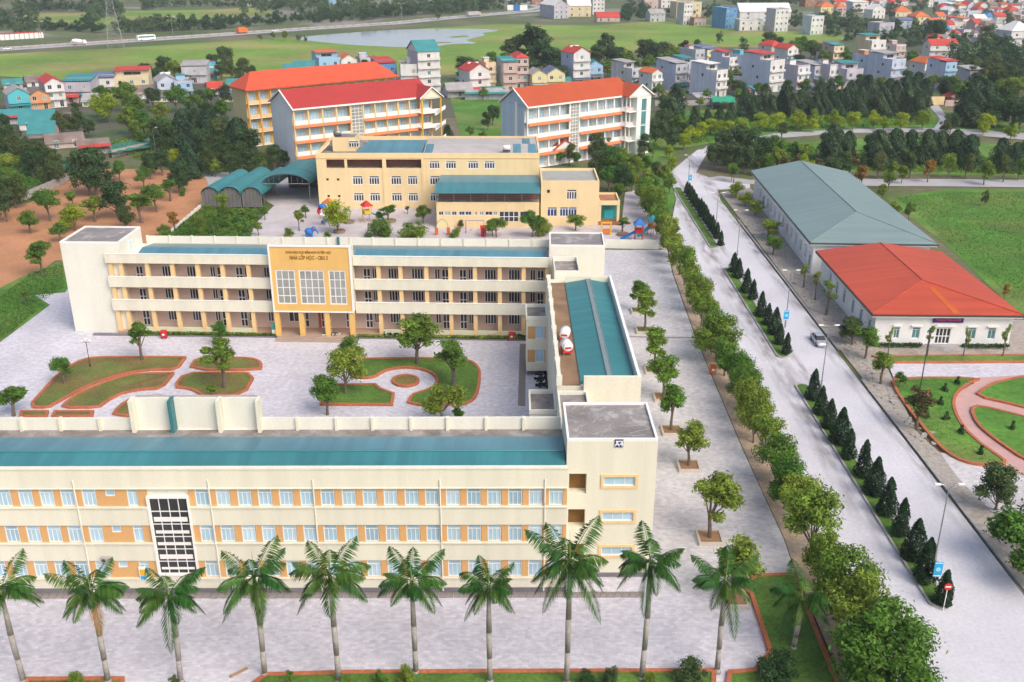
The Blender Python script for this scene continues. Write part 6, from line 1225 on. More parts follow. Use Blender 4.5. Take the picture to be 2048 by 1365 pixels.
forest(cc([(1640, 140, 'pine', 15, 1.1), (1750, 240, 'pine', 13, 1.1), (1620, 290, 'pine', 12, 1.1), (1540, 330, 'pine', 10, 1), (1690, 170, 'pine', 14, 1), (1830, 350, 'dark', 10, 1.2), (2000, 330, 'dark', 11, 1.2), (1960, 250, 'olive', 12, 1), (1900, 290, 'org', 8, .7), (1740, 380, 'dark', 9, 1), (2050, 400, 'dark', 10, 1), (1950, 150, 'mid', 11, 1.2), (2030, 140, 'mid', 11, 1.2), (1860, 180, 'mid', 9, 1.1), (1520, 180, 'mid', 9, 1.1), (1460, 210, 'mid', 8, .9), (1690, 90, 'yel', 8, 1), (1800, 60, 'olive', 12, 1.1), (1900, 20, 'olive', 13, 1.1), (1700, 0, 'olive', 12, 1.1), (1600, -30, 'olive', 10, 1), (2000, 60, 'dark', 11, 1.1)]), "{k} tree in the right edge wood behind the far road, {o} from left", "wood at the right edge", wm=1.15)
forest(cc([(330, 590, 'pine', 11, 1.05), (460, 650, 'pine', 9, .85), (740, 640, 'pine', 10.5, 1.1), (890, 630, 'pine', 10.5, 1), (1030, 640, 'pine', 9.5, .85), (1190, 635, 'pine', 10, .95), (1310, 650, 'pine', 9.5, .9), (1450, 640, 'pine', 10, 1), (1580, 685, 'pine', 9.5, 1), (1870, 715, 'pine', 8.5, 1), (2000, 755, 'pine', 8, 1), (2100, 720, 'pine', 9, 1), (650, 690, 'dark', 8, .9), (250, 660, 'dark', 8, .9)]), "{k} tree of the row between the two roads, {o} from left", "row of trees between the two roads")
forest(cc([(1200, 900, 'org', 6.5, 1), (1390, 850, 'light', 7, .95), (1550, 865, 'olive', 6.5, .9), (1720, 920, 'mid', 6.5, 1), (1900, 880, 'olive', 7, .9), (2030, 900, 'mid', 6, .9), (740, 870, 'olive', 6.5, 1), (480, 820, 'flower', 7.5, 1.1), (180, 890, 'flower', 6, 1), (1030, 850, 'olive', 7, .95), (570, 950, 'org', 5.5, 1), (60, 870, 'yel', 6, .9), (860, 920, 'mid', 5, 1), (320, 900, 'dark', 8, 1.1), (400, 850, 'dark', 7, 1), (290, 990, 'mid', 4, 1), (950, 960, 'mid', 5, 1)]), "{k} tree along the side road behind the grey roofed hall, {o} from left", "trees along the side road")
forest(cR(1348, 0, .3418, [(380, 740, 'dark', 11, 1), (300, 770, 'dark', 10, 1), (450, 760, 'dark', 11, 1), (250, 830, 'dark', 8, .9), (520, 800, 'dark', 9, 1), (340, 840, 'dark', 8, 1), (420, 850, 'dark', 8, 1), (600, 790, 'mid', 9, 1), (500, 920, 'olive', 5, 1), (560, 900, 'mid', 6, 1), (650, 910, 'flower', 6, 1), (720, 900, 'flower', 5.5, .9), (700, 830, 'mid', 6, 1.1), (770, 840, 'light', 6, 1.1), (620, 860, 'mid', 7, 1), (850, 930, 'flower', 5, 1), (960, 960, 'mid', 4, .9), (345, 955, 'light', 5, .7)]), "{k} tree in the dark clump at the road corner, {o} from left", "dark clump of trees at the road corner")
forest(cR(1348, 0, .3418, [(1110, 970, 'org', 6, 1), (1270, 1000, 'mid', 5, 1), (1300, 1180, 'mid', 4.5, 1), (1390, 1180, 'mid', 4.5, .9), (1230, 1080, 'mid', 4, 1), (1830, 1110, 'olive', 4, .6)])+[(2015, 565, 'org', 3.5, .8), (1975, 600, 'mid', 2.5, .8)], "{k} tree behind the halls at the edge of the lawn, {o} from left", "trees behind the halls")
# trees by the dormitories and the kindergarten side
forest(cR(960, 80, .1953, [(1240, 940, 'olive', 8, 1), (1180, 980, 'olive', 7, 1), (1330, 1100, 'dark', 8.5, 1.2), (1200, 1130, 'dark', 8, 1), (1440, 1120, 'mid', 8, 1), (920, 1070, 'olive', 6, 1), (1000, 1150, 'mid', 4, 1), (820, 1140, 'mid', 4, 1), (1690, 960, 'dark', 7, 1), (1810, 800, 'dark', 9, 1), (1870, 720, 'olive', 9, 1), (1960, 600, 'pine', 12, .9), (1900, 560, 'dark', 9, 1), (1960, 900, 'dark', 7, 1), (2020, 760, 'mid', 8, 1), (1780, 1040, 'mid', 5, 1), (1650, 1110, 'olive', 4, 1), (1560, 1170, 'mid', 5, 1)])+[(1375, 258, 'yel', 4.5, 1), (1340, 290, 'yel', 4, .9), (1290, 310, 'mid', 6, 1), (1250, 300, 'mid', 7, 1), (1265, 345, 'mid', 5, .9), (1225, 290, 'mid', 9, 1.4), (1220, 330, 'mid', 7, 1.2), (1300, 345, 'mid', 7, 1), (1318, 372, 'mid', 6, 1), (1285, 365, 'mid', 6, .9), (1330, 330, 'mid', 6, 1), (1245, 330, 'dark', 7, 1.2), (1262, 310, 'mid', 8, 1.2), (1240, 365, 'mid', 5, 1), (1340, 350, 'light', 5, 1), (1345, 315, 'yel', 4, 1), (1310, 325, 'olive', 5, 1.2)], "{k} tree around the white dormitory, {o} from left", "trees around the white dormitory")
forest([(825, 245, 'pine', 6, 1), (895, 250, 'pine', 6, .9), (700, 262, 'shrub', 3, 1), (985, 210, 'dark', 7, 1), (975, 225, 'olive', 6, 1), (940, 252, 'mid', 4, 1), (965, 262, 'mid', 4, 1), (610, 265, 'dark', 6, 1), (545, 292, 'dark', 7, 1), (565, 300, 'dark', 5, 1), (935, 155, 'mid', 6, 1), (960, 158, 'mid', 6, 1)], "{k} tree near the red roofed dormitory, {o} from left", "trees near the red roofed dormitory")
# kindergarten yard (crop .1956 from 600,250 / .1953 from 280,380)
YARD = [(385, 1110, 800, 'yel', .8, 600), (810, 990, 880, 'ball', 1.1, 600), (900, 1000, 810, 'slim', 1.6, 600), (820, 1140, 960, 'shrub', .9, 600), (700, 1150, 1100, 'shrub', .9, 600), (1160, 1150, 980, 'shrub', 1.1, 600), (1260, 1010, 820, 'mid', .9, 600), (1640, 1060, 975, 'olive', .9, 600), (1590, 1150, 1060, 'shrub', .9, 600), (1100, 910, 830, 'slim', 1.3, 600), (1970, 1140, 950, 'mid', .9, 600), (280, 1145, 1105, 'shrub', .9, 600)]
for x, yb, yt, k, wd, x0 in YARD: p = at(600+x*.1956, 250+yb*.1956); tree(k, p, max(1.2, zat(p.y, 250+yt*.1956)), f"{ADJ[k]} tree in the kindergarten playground, {{o}} from left", wide=wd*1.35, group="trees in the playground")
for x, yb, yt, k, wd in ((1280, 310, 165, 'slim', 1.5), (1215, 470, 320, 'ball', 1.2), (1630, 420, 210, 'plant', 1.1), (1530, 480, 390, 'shrub', 1.0), (1700, 290, 150, 'slim', 1.6), (760, 460, 265, 'ball', 1.1), (850, 260, 40, 'light', 1.0), (590, 400, 250, 'shrub', .9), (700, 330, 150, 'shrub', 1), (1050, 260, 190, 'shrub', 1.0), (980, 340, 270, 'shrub', .9), (880, 380, 250, 'shrub', .9), (1080, 440, 380, 'shrub', .9), (530, 450, 330, 'shrub', .9), (640, 470, 380, 'shrub', .9), (930, 250, 170, 'shrub', .9), (1150, 300, 215, 'shrub', .9), (800, 300, 200, 'shrub', .9), (470, 470, 400, 'shrub', .8), (880, 470, 420, 'shrub', .8), (760, 250, 170, 'shrub', .9), (1000, 420, 340, 'shrub', .8)):
    q = c7(x, yb); p = at(*q); tree(k, p, max(1.2, zat(p.y, c7(x, yt)[1])), f"{ADJ[k]} plant in the overgrown patch before the barrel sheds, {{o}} from left", "bush" if k == 'shrub' else "tree", wd, group="plants before the barrel sheds")
for x, yb, yt, k, wd in ((220, 1150, 950, 'ball', 1.1), (590, 1150, 880, 'mid', .85), (700, 1140, 960, 'shrub', .6), (1030, 1080, 910, 'light', 1.1), (1510, 1110, 950, 'slim', 1.7)):
    p = at(950+x*.1953, 250+yb*.1953); tree(k, p, max(1.2, zat(p.y, 250+yt*.1953)), f"{ADJ[k]} tree before the kindergarten annex, {{o}} from left", wide=wd*1.5, group="trees before the kindergarten annex")
# right pavement and garden trees
for px, py, pt, k, wd, lab in ((1703, 690, 640, 'olive', 1.3, "greyish tree at the corner of the red roofed hall"), (1730, 718, 655, 'plant', 1.3, "light green tree in front of the greyish one by the hall corner"), (1762, 768, 705, 'plant', 1.35, "leafy tree on the pavement left of the paved path"), (1797, 775, 745, 'ball', 1.1, "small dense tree at the corner of the round garden"), (1834, 858, 770, 'flower', 1.1, "wide tree with pinkish leaf tips on the garden edge"), (1990, 1020, 935, 'dark', 1.0, "dark tree beside the light paved corner on the right"), (2040, 1120, 1000, 'mid', 1.3, "large green tree cut by the right edge"), (2075, 1180, 1080, 'mid', 1.3, "green tree below it at the right edge"), (1607, 575, 525, 'sap', 1.2, "thin sapling beside the grey hall near the red roof"), (1630, 600, 535, 'sap', .8, "thin bare sapling left of the red roofed hall"), (1652, 630, 555, 'sap', 1.1, "taller thin sapling left of the red roofed hall"), (1546, 510, 470, 'light', 1.0, "bright green bush tree below the grey hall"), (1535, 480, 440, 'light', 1.3, "round bright green tree against the grey hall wall"), (1510, 432, 403, 'yel', 1.1, "bright yellow green tree by the grey hall, nearest of three"), (1490, 412, 385, 'yel', 1.1, "bright yellow green tree by the grey hall, middle of three"), (1472, 395, 364, 'yel', 1.1, "bright yellow green tree by the grey hall, farthest of three"), (1467, 366, 327, 'slim', .9, "small palm like tree at the far corner of the grey hall")):
    p = at(px, py); tree(k, p, zat(p.y, pt), lab, wide=wd*1.2)
for i, (px, pb, pt_) in enumerate(((1854, 755, 644), (1775, 745, 652), (1926, 758, 654), (2005, 758, 644))):
    p = at(px, 715); tree('sap', p, zat(p.y, pt_), "thin pale sapling on the lawn strip before the red roofed hall, {o} from left", wide=.75, group="saplings before the red hall")
for px, py in ((1913, 770), (1890, 785), (1881, 812), (1893, 842), (1922, 870), (1960, 910), (2024, 860), (1850, 838)):
    p = at(px, py); tree('cyc', p, 1.7, "small dark cycad on the round garden lawn, {o} from left", "plant", .8, group="cycads on the round garden")
# low hedges as rows of leaves
def hedge(label, a, c, wd, h, n, m=L_MID):
    d = Vector(c)-Vector(a); rng = np.random.default_rng(n); P = np.stack([rng.uniform(0, d.length, n), rng.uniform(-wd/2, wd/2, n), rng.uniform(.1, 1, n)**.6*h], 1); N = rng.normal(size=(n, 3))*.6+np.array([0, -.3, .8])
    o = put(leafmesh("hedge", quads(P, N, .2, rng), m), "hedge", None, (a[0], a[1], .05), math.atan2(d.y, d.x)); tag(o, label, "hedge"); return o
hedge("low clipped hedge along the foot of the rear block, left of the entrance", B.W(-31, HEDGEV).xy, B.W(e0-.3, HEDGEV).xy, .6, .55, 1500)
hedge("low clipped hedge along the foot of the rear block, right of the entrance", B.W(e1+.3, HEDGEV).xy, B.W(34, HEDGEV).xy, .6, .55, 1900)
hedge("low hedge at the foot of the red roofed hall, left of its steps", (58.5, 143.6), (65.3, 143.4), .6, .7, 600, L_DARK); hedge("low hedge at the foot of the red roofed hall, right of its steps", (71.6, 143.2), (79, 143), .6, .7, 600, L_DARK)
# far trees
rf = random.Random(3)
def scatter(poly, n, hmin, hmax, label, group, kinds=('far', 'far', 'fard'), wide=1.0):
    P = [at(*q).xy for q in poly]; xs = [p.x for p in P]; ys = [p.y for p in P]; out = []; tries = 0
    from mathutils.geometry import intersect_point_tri_2d
    def inside(p):
        c = False; j = len(P)-1
        for i in range(len(P)):
            if (P[i].y > p.y) != (P[j].y > p.y) and p.x < (P[j].x-P[i].x)*(p.y-P[i].y)/(P[j].y-P[i].y)+P[i].x: c = not c
            j = i
        return c
    while len(out) < n and tries < 6000:
        tries += 1; p = Vector((rf.uniform(min(xs), max(xs)), rf.uniform(min(ys), max(ys))))
        if inside(p) and all((p-q).length > 4.5 for q in out): out.append(p)
    for p in out: k = rf.choice(kinds); fartree(k, p, rf.uniform(hmin, hmax), label, wide*rf.uniform(.8, 1.25), group)
def rowt(line, n, h, label, group, kinds=('fard', 'far'), wide=1.0, jit=4):
    P = [at(*q).xy for q in line]; L = [(b_-a_).length for a_, b_ in zip(P[:-1], P[1:])]; T = sum(L)
    for i in range(n):
        s = T*(i+.5)/n; k = 0
        while k < len(L)-1 and s > L[k]: s -= L[k]; k += 1
        p = P[k].lerp(P[k+1], s/L[k])+Vector((rf.uniform(-jit, jit), rf.uniform(-jit, jit))); fartree(rf.choice(kinds), p, h*rf.uniform(.75, 1.2), label, wide*rf.uniform(.85, 1.15), group)
rowt([(240, 66), (300, 64), (370, 60), (440, 58)], 34, 10, "dark tree behind the highway right of the pylon, {o} from left", "trees behind the highway")
rowt([(430, 60), (470, 55), (560, 48), (650, 46), (690, 43)], 28, 9, "dark round tree of the regular row behind the highway, {o} from left", "regular row of trees behind the highway", ('fard',), .9, 1.5)
rowt([(690, 42), (780, 34), (860, 28), (930, 24), (990, 20)], 60, 11, "hazy tree in the highway belt behind the pond, {o} from left", "tree belt behind the pond", ('far', 'fard'), 1.0, 8)
rowt([(640, 40), (720, 26), (830, 16), (980, 10)], 52, 12, "hazy tree in the second belt beyond the highway, {o} from left", "second belt beyond the highway", ('far',), 1.1, 14)
rowt([(85, 62), (130, 60), (180, 64), (215, 66)], 18, 7, "dark bush behind the highway left of the pylon, {o} from left", "bushes left of the pylon", ('fard',), 1.1)
scatter([(-40, 30), (80, 35), (110, 62), (60, 72), (-60, 74)], 35, 7, 11, "tree in the compound at far left beyond the highway, {o} from left", "trees of the far left compound")
rowt([(40, 28), (90, 22), (150, 24), (230, 18)], 32, 11, "tree line at the back of the far left meadow, {o} from left", "tree line behind the far left meadow")
scatter([(170, 58), (250, 30), (250, 16), (180, 22)], 30, 8, 12, "tree in the clump behind the pylon, {o} from left", "clump behind the pylon", ('fard', 'far'))
rowt([(290, 20), (330, 14), (420, 14), (500, 14), (560, 22)], 32, 10, "tree at the back of the sunny meadow, {o} from left", "trees behind the sunny meadow")
scatter([(480, 30), (700, 20), (700, 2), (480, 6)], 52, 8, 12, "hazy tree around the white villa at the top edge, {o} from left", "hazy trees at the top edge", ('far',))
scatter([(-40, 10), (700, 2), (700, -6), (-40, -4)], 74, 7, 12, "hazy tree at the very top left of the scene, {o} from left", "hazy trees along the top left", ('far',))
scatter([(960, 20), (1110, 6), (1110, -5), (900, -4)], 44, 8, 12, "hazy tree beyond the highway junction, {o} from left", "hazy trees beyond the junction", ('far', 'fard'))
scatter([(1240, 44), (1290, 44), (1300, 26), (1250, 26)], 19, 8, 12, "dark tree left of the apartment blocks, {o} from left", "trees left of the apartments", ('fard',))
scatter([(1120, 8), (1300, 8), (1300, -5), (1120, -5)], 35, 8, 12, "hazy tree behind the factory, {o} from left", "hazy trees behind the factory", ('far',))
scatter([(1460, 14), (1620, 12), (1620, -5), (1440, -4)], 48, 8, 13, "hazy tree above the long white shed, {o} from left", "hazy trees above the long white shed", ('far', 'fard'))
scatter([(1330, 30), (1440, 48), (1440, 20), (1380, 10)], 19, 7, 10, "tree around the cream apartments, {o} from left", "trees around the apartments", ('far', 'fard'))
scatter([(1560, 60), (1720, 64), (1700, 30), (1570, 40)], 44, 6, 9, "tree among the field houses right of the white cube, {o} from left", "trees among the field houses", ('far', 'fard'))
scatter([(1640, 70), (1760, 98), (1880, 92), (1840, 56), (1700, 50)], 57, 6, 9, "tree among the distant houses behind the village, {o} from left", "trees among the distant houses", ('far', 'fard'))
scatter([(1860, 100), (2060, 100), (2060, 150), (1880, 130)], 44, 8, 12, "tree between the right edge house and the village, {o} from left", "trees at the right edge of the village", ('far', 'fard'))
scatter([(1620, 22), (2060, 60), (2060, 0), (1600, -4)], 60, 6, 10, "tree standing between houses of the distant town, {o} from left", "trees of the distant town", ('far', 'fard'))
for px, py, h, lab in ((1876, 38, 15, "big round dark tree among the red roofed town houses"), (1978, 50, 13, "big round tree left of the large white house at the right edge")): tree('dark', top(px, py, h), h, lab, wide=1.35)
forest([(1300, 130, 'mid', 7, 1), (1285, 140, 'mid', 6, 1), (1460, 150, 'mid', 7, 1), (1475, 160, 'dark', 6, 1), (1335, 185, 'light', 5, 1), (1400, 195, 'light', 4, 1), (1480, 178, 'light', 6, .8), (1650, 148, 'olive', 5, 1), (1600, 190, 'olive', 6, 1), (1565, 192, 'olive', 6, 1), (1700, 110, 'mid', 7, 1), (1775, 120, 'mid', 5, 1), (1240, 160, 'mid', 8, 1), (1120, 130, 'dark', 9, 1), (1000, 165, 'mid', 6, 1), (965, 175, 'light', 5, 1), (1930, 140, 'yel', 6, 1), (1910, 150, 'mid', 7, 1), (1960, 120, 'olive', 10, 1.1), (1990, 110, 'olive', 10, 1.1), (2020, 130, 'mid', 9, 1.1)], "{k} tree between the village houses, {o} from left", "trees between the village houses", wm=1.3)
forest([(1275, 160, "mid", 6, 1.3), (1318, 168, "mid", 6, 1.3), (1362, 175, "mid", 6, 1.2), (1415, 178, "light", 5, 1.2), (1470, 135, "mid", 7, 1.3), (1485, 165, "dark", 7, 1.2), (1520, 165, "mid", 6, 1.2), (1575, 160, "dark", 7, 1.2), (1612, 158, "mid", 7, 1.2), (1640, 155, "olive", 7, 1.2), (1680, 150, "mid", 7, 1.2), (1725, 148, "dark", 7, 1.3), (1765, 152, "mid", 7, 1.2), (1815, 142, "dark", 8, 1.2), (1835, 152, "mid", 7, 1.2), (1870, 150, "mid", 7, 1.2), (1905, 162, "olive", 7, 1.2), (1690, 122, "olive", 7, 1.3), (1720, 112, "mid", 7, 1.3), (1650, 100, "mid", 8, 1.4), (1600, 108, "dark", 8, 1.3), (1765, 92, "olive", 8, 1.4), (1825, 100, "mid", 8, 1.4), (1500, 100, "mid", 8, 1.3), (1450, 108, "mid", 7, 1.3), (1400, 112, "dark", 8, 1.3)], "{k} crown squeezed between roofs of the right hand village, {o} from left", "crowns between roofs of the right village")
forest([(570, 62, 'mid', 6, 1.2), (545, 64, 'mid', 5, 1.2), (520, 68, 'mid', 4.5, 1.2), (595, 66, 'far', 5, 1), (610, 70, 'far', 4.5, .8), (1055, 44, 'fard', 6, .9), (875, 17, 'far', 9, .8)], "{k} tree by the highway and pond edge, {o} from left", "trees at the pond edge")
for k, L in FARV.items():
    out = []
    for i, x, y_, a_, sw, s in L:
        me = KIN[k][i][0]; V = np.empty(len(me.vertices)*3, dtype=np.float32); me.vertices.foreach_get("co", V); V = V.reshape(-1, 3); c_, s_ = math.cos(a_), math.sin(a_)
        out.append(np.stack([(V[:, 0]*c_-V[:, 1]*s_)*sw+x, (V[:, 0]*s_+V[:, 1]*c_)*sw+y_, V[:, 2]*s-.1], 1))
    o = put(leafmesh("distant_trees", np.concatenate(out), L_FAR if k == 'far' else L_DARK), "distant_trees")
    tag(o, "hazy green belts of distant trees beyond the fields and village" if k == 'far' else "darker crowns among the distant tree belts beyond the fields", "trees", kind='stuff')
# grass tufts and weeds: countless, one object each
def tufts(name, label, poly, n, size, m):
    P = [at(*q).xy for q in poly]; xs = [p.x for p in P]; ys = [p.y for p in P]; rng = np.random.default_rng(n); out = []
    def inside(x, y):
        c = False; j = len(P)-1
        for i in range(len(P)):
            if (P[i].y > y) != (P[j].y > y) and x < (P[j].x-P[i].x)*(y-P[i].y)/(P[j].y-P[i].y)+P[i].x: c = not c
            j = i
        return c
    while len(out) < n:
        x, y_ = rng.uniform(min(xs), max(xs)), rng.uniform(min(ys), max(ys))
        if inside(x, y_): out.append((x, y_, rng.uniform(0, size*.7)))
    V = quads(np.array(out), rng.normal(size=(n, 3))*.6+np.array([0, -.2, .8]), size, rng, .5); o = put(leafmesh(name, V, m), name); tag(o, label, "grass", kind='stuff'); return o
tufts("weeds", "rough weeds covering the patch before the barrel sheds", [(330, 470), (405, 418), (520, 418), (500, 478)], 9000, .3, L_GRASS)
tufts("grass", "grass tufts on the green patch left of the rear block", [(-10, 600), (60, 548), (125, 525), (128, 575), (90, 600), (60, 590), (90, 610), (0, 680)], 4500, .15, L_GRASS)
tufts("grass", "rough grass of the lot behind the halls", [(1790, 395), (1900, 385), (2060, 385), (2060, 600), (2030, 600), (1905, 495), (1850, 440)], 9000, .16, L_GRASS)
tufts("grass", "grass tufts on the round garden lawn", [(1795, 760), (1960, 760), (1918, 784), (1907, 803), (1911, 828), (1927, 857), (1960, 890), (1985, 925), (1920, 915), (1845, 855)], 4500, .22, L_GRASS)
tufts("undergrowth", "undergrowth below the dark trees at the road corner", [(1440, 330), (1640, 340), (1900, 345), (2080, 350), (2080, 320), (1700, 300), (1560, 290), (1450, 300)], 12000, .4, L_MID)
tufts("undergrowth", "undergrowth below the conical grove beyond the far road", [(1340, 240), (1420, 225), (1700, 236), (1850, 222), (1860, 250), (1700, 255), (1560, 262), (1420, 284), (1360, 290)], 9000, .4, L_MID)
tufts("undergrowth", "undergrowth in the wood left of the dormitories", [(210, 290), (300, 260), (480, 280), (560, 330), (420, 350), (300, 330)], 9000, .4, L_MID)
tufts("undergrowth", "undergrowth at the left edge beside the huts", [(-40, 300), (90, 280), (140, 345), (60, 400), (-40, 420)], 8000, .4, L_MID)

# ------------------------------------------------------------------ street lamps
def lamp(px, pb, pt, label, arms=True, col=METAL):
    p = at(px, pb); h = zat(p.y, pt); t = thing("street_lamp", label, "street lamp", (p.x, p.y, 0), 0, "street lamps along the double road")
    MB().tube((0, 0, 0), (0, 0, 1.2), .16, .13, 8).tube((0, 0, 1.2), (0, 0, h-.8), .09, .055, 7).part("pole", col, t)
    for s in ((-1, 1) if arms else (1,)):
        pts = [Vector((s*(.15*a_+.75*a_*a_*.45), 0, h-.8+1.0*math.sin(a_)*.75)) for a_ in (0, .35, .7, 1.05, 1.4)]; MB().path(pts, [.05]*5, 6).part("arm", col, t)
        q = pts[-1]; MB().box(q.x-.05 if s > 0 else q.x-.6, q.x+.6 if s > 0 else q.x+.05, -.13, .13, q.z-.05, q.z+.08).part("lamp_head", LWHITE, t)
    return t
lamp(1860, 1170, 968, "double armed street lamp on the near island with a blue banner"); lamp(1642, 775, 650, "double armed street lamp at the far end of the near island")
lamp(1570, 655, 540, "double armed street lamp on the middle island with a blue banner"); lamp(1474, 512, 420, "double armed street lamp at the far end of the middle island"); lamp(1430, 474, 385, "double armed street lamp at the near end of the far island"); lamp(1376, 372, 310, "double armed street lamp at the far end of the far island")
lamp(1535, 320, 268, "single street lamp among the dark trees by the road corner", False); lamp(1844, 316, 272, "single street lamp between the dark conical trees", False); lamp(1838, 790, 650, "thin dark lamp post beside the round garden", False, DARKM); lamp(312, 310, 255, "pale concrete lamp post at the end of the grey wall", False)
for px, pc, lab in ((1862, 1130, "blue banner on the nearest street lamp pole"), (1563, 667, "blue banner on the lamp pole of the middle island"), (1374, 372, "blue banner on the lamp pole of the far island")):
    pb = {1862: 1172, 1563: 657, 1374: 374}[px]; p = at(px+(4 if px < 1800 else 0), pb); z = zat(p.y, pc) if px > 1800 else 2.6
    t = thing("street_banner", lab, "banner", (p.x+.0, p.y-.75, 0), 0, "blue banners on the lamp poles"); MB().box(-.42, .42, -.04, .0, z-.85, z+.85).part("panel", SKYB, t); MB().box(-.38, .38, -.06, -.041, z-.8, z-.7).box(-.38, .38, -.06, -.041, z+.7, z+.78).part("border_line", LWHITE, t)
    MB().tube((0, -.041, z), (0, -.062, z), .24, n=14).part("emblem", mat("pale_blue_print", (.35, .65, .85)), t); MB().tube((0, .0, z+.7), (0, .75, z+.7), .03, n=5).tube((0, .0, z-.7), (0, .75, z-.7), .03, n=5).part("bracket", METAL, t)
p = at(1886, 1222); t = thing("no_entry_sign", "round red no entry sign on a white pole at the tip of the near island", "road sign", (p.x, p.y, 0)); z = zat(p.y, 1173)
MB().tube((0, 0, 0), (0, 0, z+.3), .045, n=7).part("pole", LWHITE, t); MB().tube((0, -.05, z), (0, -.09, z), .38, n=20).part("disc", RED, t); MB().box(-.27, .27, -.11, -.092, z-.065, z+.065).part("white_bar", LWHITE, t)
p = at(181, 736); t = thing("garden_lamp", "black garden lamp post with white globes in the outer bed", "lamp", (p.x, p.y, 0)); h = zat(p.y, 684)
MB().tube((0, 0, 0), (0, 0, .8), .14, .1, 8).tube((0, 0, .8), (0, 0, h), .06, .05, 7).box(-.6, .6, -.03, .03, h-.1, h-.04).part("post", DARKM, t)
for x, z in ((-.6, 0), (.6, 0), (0, .3)): MB().ball((x, 0, h+z+.1), .22, 10).part("globe", LWHITE, t, smooth=True)

# ------------------------------------------------------------------ vehicles
def wheels(t, L, tw, r, xs, n=10):
    for x in xs:
        for y_ in (-tw/2, tw/2):
            w_ = MB().tube((x, y_-.1, r), (x, y_+.1, r), r, n=14).part("wheel", BLACK, t); MB().tube((x, y_-.115, r), (x, y_+.115, r), r*.55, n=10).part("rim", SILV, w_)
def loft(secs, mi=0):      # secs: list of (x, [(y,z)...])
    b = MB(); n = len(secs[0][1]); vs = [(x, y_, z) for x, pr in secs for y_, z in pr]; fs = []
    for i in range(len(secs)-1):
        for j in range(n): fs.append((i*n+j, i*n+(j+1) % n, (i+1)*n+(j+1) % n, (i+1)*n+j))
    fs += [tuple(range(n-1, -1, -1)), tuple(range((len(secs)-1)*n, len(secs)*n))]; b.add(vs, [f[::-1] for f in fs]); return b
def carsec(x, hw, z0, z1): return (x, [(-hw, z0+.12), (-hw, z1-.18), (-hw+.14, z1), (hw-.14, z1), (hw, z1-.18), (hw, z0+.12), (hw-.1, z0), (-hw+.1, z0)])
def car(p, ang, label, paint, L=4.5):
    t = thing("car", label, "car", (p.x, p.y, .01), ang); s = L/4.5
    b = loft([carsec(x*s, hw, .25, z) for x, hw, z in ((-2.25, .72, .75), (-2.1, .84, .95), (-1.3, .88, .98), (.7, .88, .95), (1.7, .86, .85), (2.15, .76, .70), (2.25, .6, .55))]); b.part("body", paint, t, smooth=False)
    g = loft([(x*s, [(-hw, .93), (-hi, z), (hi, z), (hw, .93)]) for x, hw, hi, z in ((-1.75, .74, .70, .95), (-1.15, .80, .60, 1.36), (-.2, .80, .62, 1.44), (.45, .80, .60, 1.38), (1.15, .76, .70, .96))]); g.part("window_glass", GDARK, t)
    MB().slab([(-1.2*s, -.6, 1.385), (.42*s, -.6, 1.41), (.42*s, .6, 1.41), (-1.2*s, .6, 1.385)], [(0, 1, 2, 3)], .03).slab([(-.8*s, -.63, 1.46), (.3*s, -.63, 1.46), (.3*s, .63, 1.46), (-.8*s, .63, 1.46)], [(0, 1, 2, 3)], .05).part("roof", paint, t)
    for y_ in (-.55, .55): MB().box(2.12*s, 2.22*s, y_-.17, y_+.17, .58, .72).part("headlight", LWHITE, t); MB().box(-2.25*s, -2.17*s, y_-.16, y_+.16, .66, .82).part("tail_light", RED, t)
    for y_ in (-.98, .9): MB().box(.75*s, .92*s, y_, y_+.08, .9, 1.03).part("mirror", paint, t)
    wheels(t, L, 1.66, .32, (-1.35*s, 1.4*s)); return t
rdang = math.pi/2+.009
car(at(1637, 686), -math.pi/2-.009, "silver grey saloon car driving on the right carriageway beside the pavement", SILV)
def hwy(px, lane):
    i = max(j for j in range(len(HW)-1) if HW[j][0] <= px); a_, b_ = HW[i], HW[i+1]; f = (px-a_[0])/(b_[0]-a_[0]); A_, B_ = at(*a_).xy, at(*b_).xy; d = (B_-A_).normalized()
    g = at(px, a_[1]+(b_[1]-a_[1])*f).xy; return g+Vector((-d.y, d.x))*lane, math.atan2(d.y, d.x)
p, an = hwy(16, 1); car(p, an, "white car on the highway at the far left edge", LWHITE, 4.8); p, an = hwy(556, 4); car(p, an+math.pi, "white car on the highway behind the green bushes by the pond", LWHITE, 5)
p, an = hwy(294, 1); t = thing("bus", "white coach on the highway right of the pylon", "bus", (p.x, p.y, 0), an)
loft([(x, [(-1.25, .5), (-1.25, z-.3), (-1.05, z), (1.05, z), (1.25, z-.3), (1.25, .5)]) for x, z in ((-6, 3.2), (-5.8, 3.5), (5.4, 3.5), (6, 3.1))]).part("body", LWHITE, t)
for s in (-1, 1): MB().box(-5.4, 5.2, s*1.26-.02, s*1.26+.02, 1.9, 2.9).part("side_window", GTEAL, t)
MB().box(5.95, 6.06, -1.0, 1.0, 1.5, 2.8).part("windscreen", GDARK, t); wheels(t, 12, 2.3, .5, (-3.6, 4)); MB().box(-3, 1, -.7, .7, 3.51, 3.7).part("roof_unit", WGREY, t)
p, an = hwy(160, 1); t = thing("mixer_truck", "white concrete mixer truck on the highway left of the pylon", "truck", (p.x, p.y, 0), an)
MB().box(-4.5, 4, -1.1, 1.1, .7, 1.1).part("chassis", WC['p'], t); loft([(x, [(-1.2, .8), (-1.2, z), (1.2, z), (1.2, .8)]) for x, z in ((2.3, 2.9), (3.9, 2.9), (4.3, 1.9))]).part("cab", LWHITE, t); MB().box(4.0, 4.33, -1, 1, 1.95, 2.6).part("windscreen", GDARK, t)
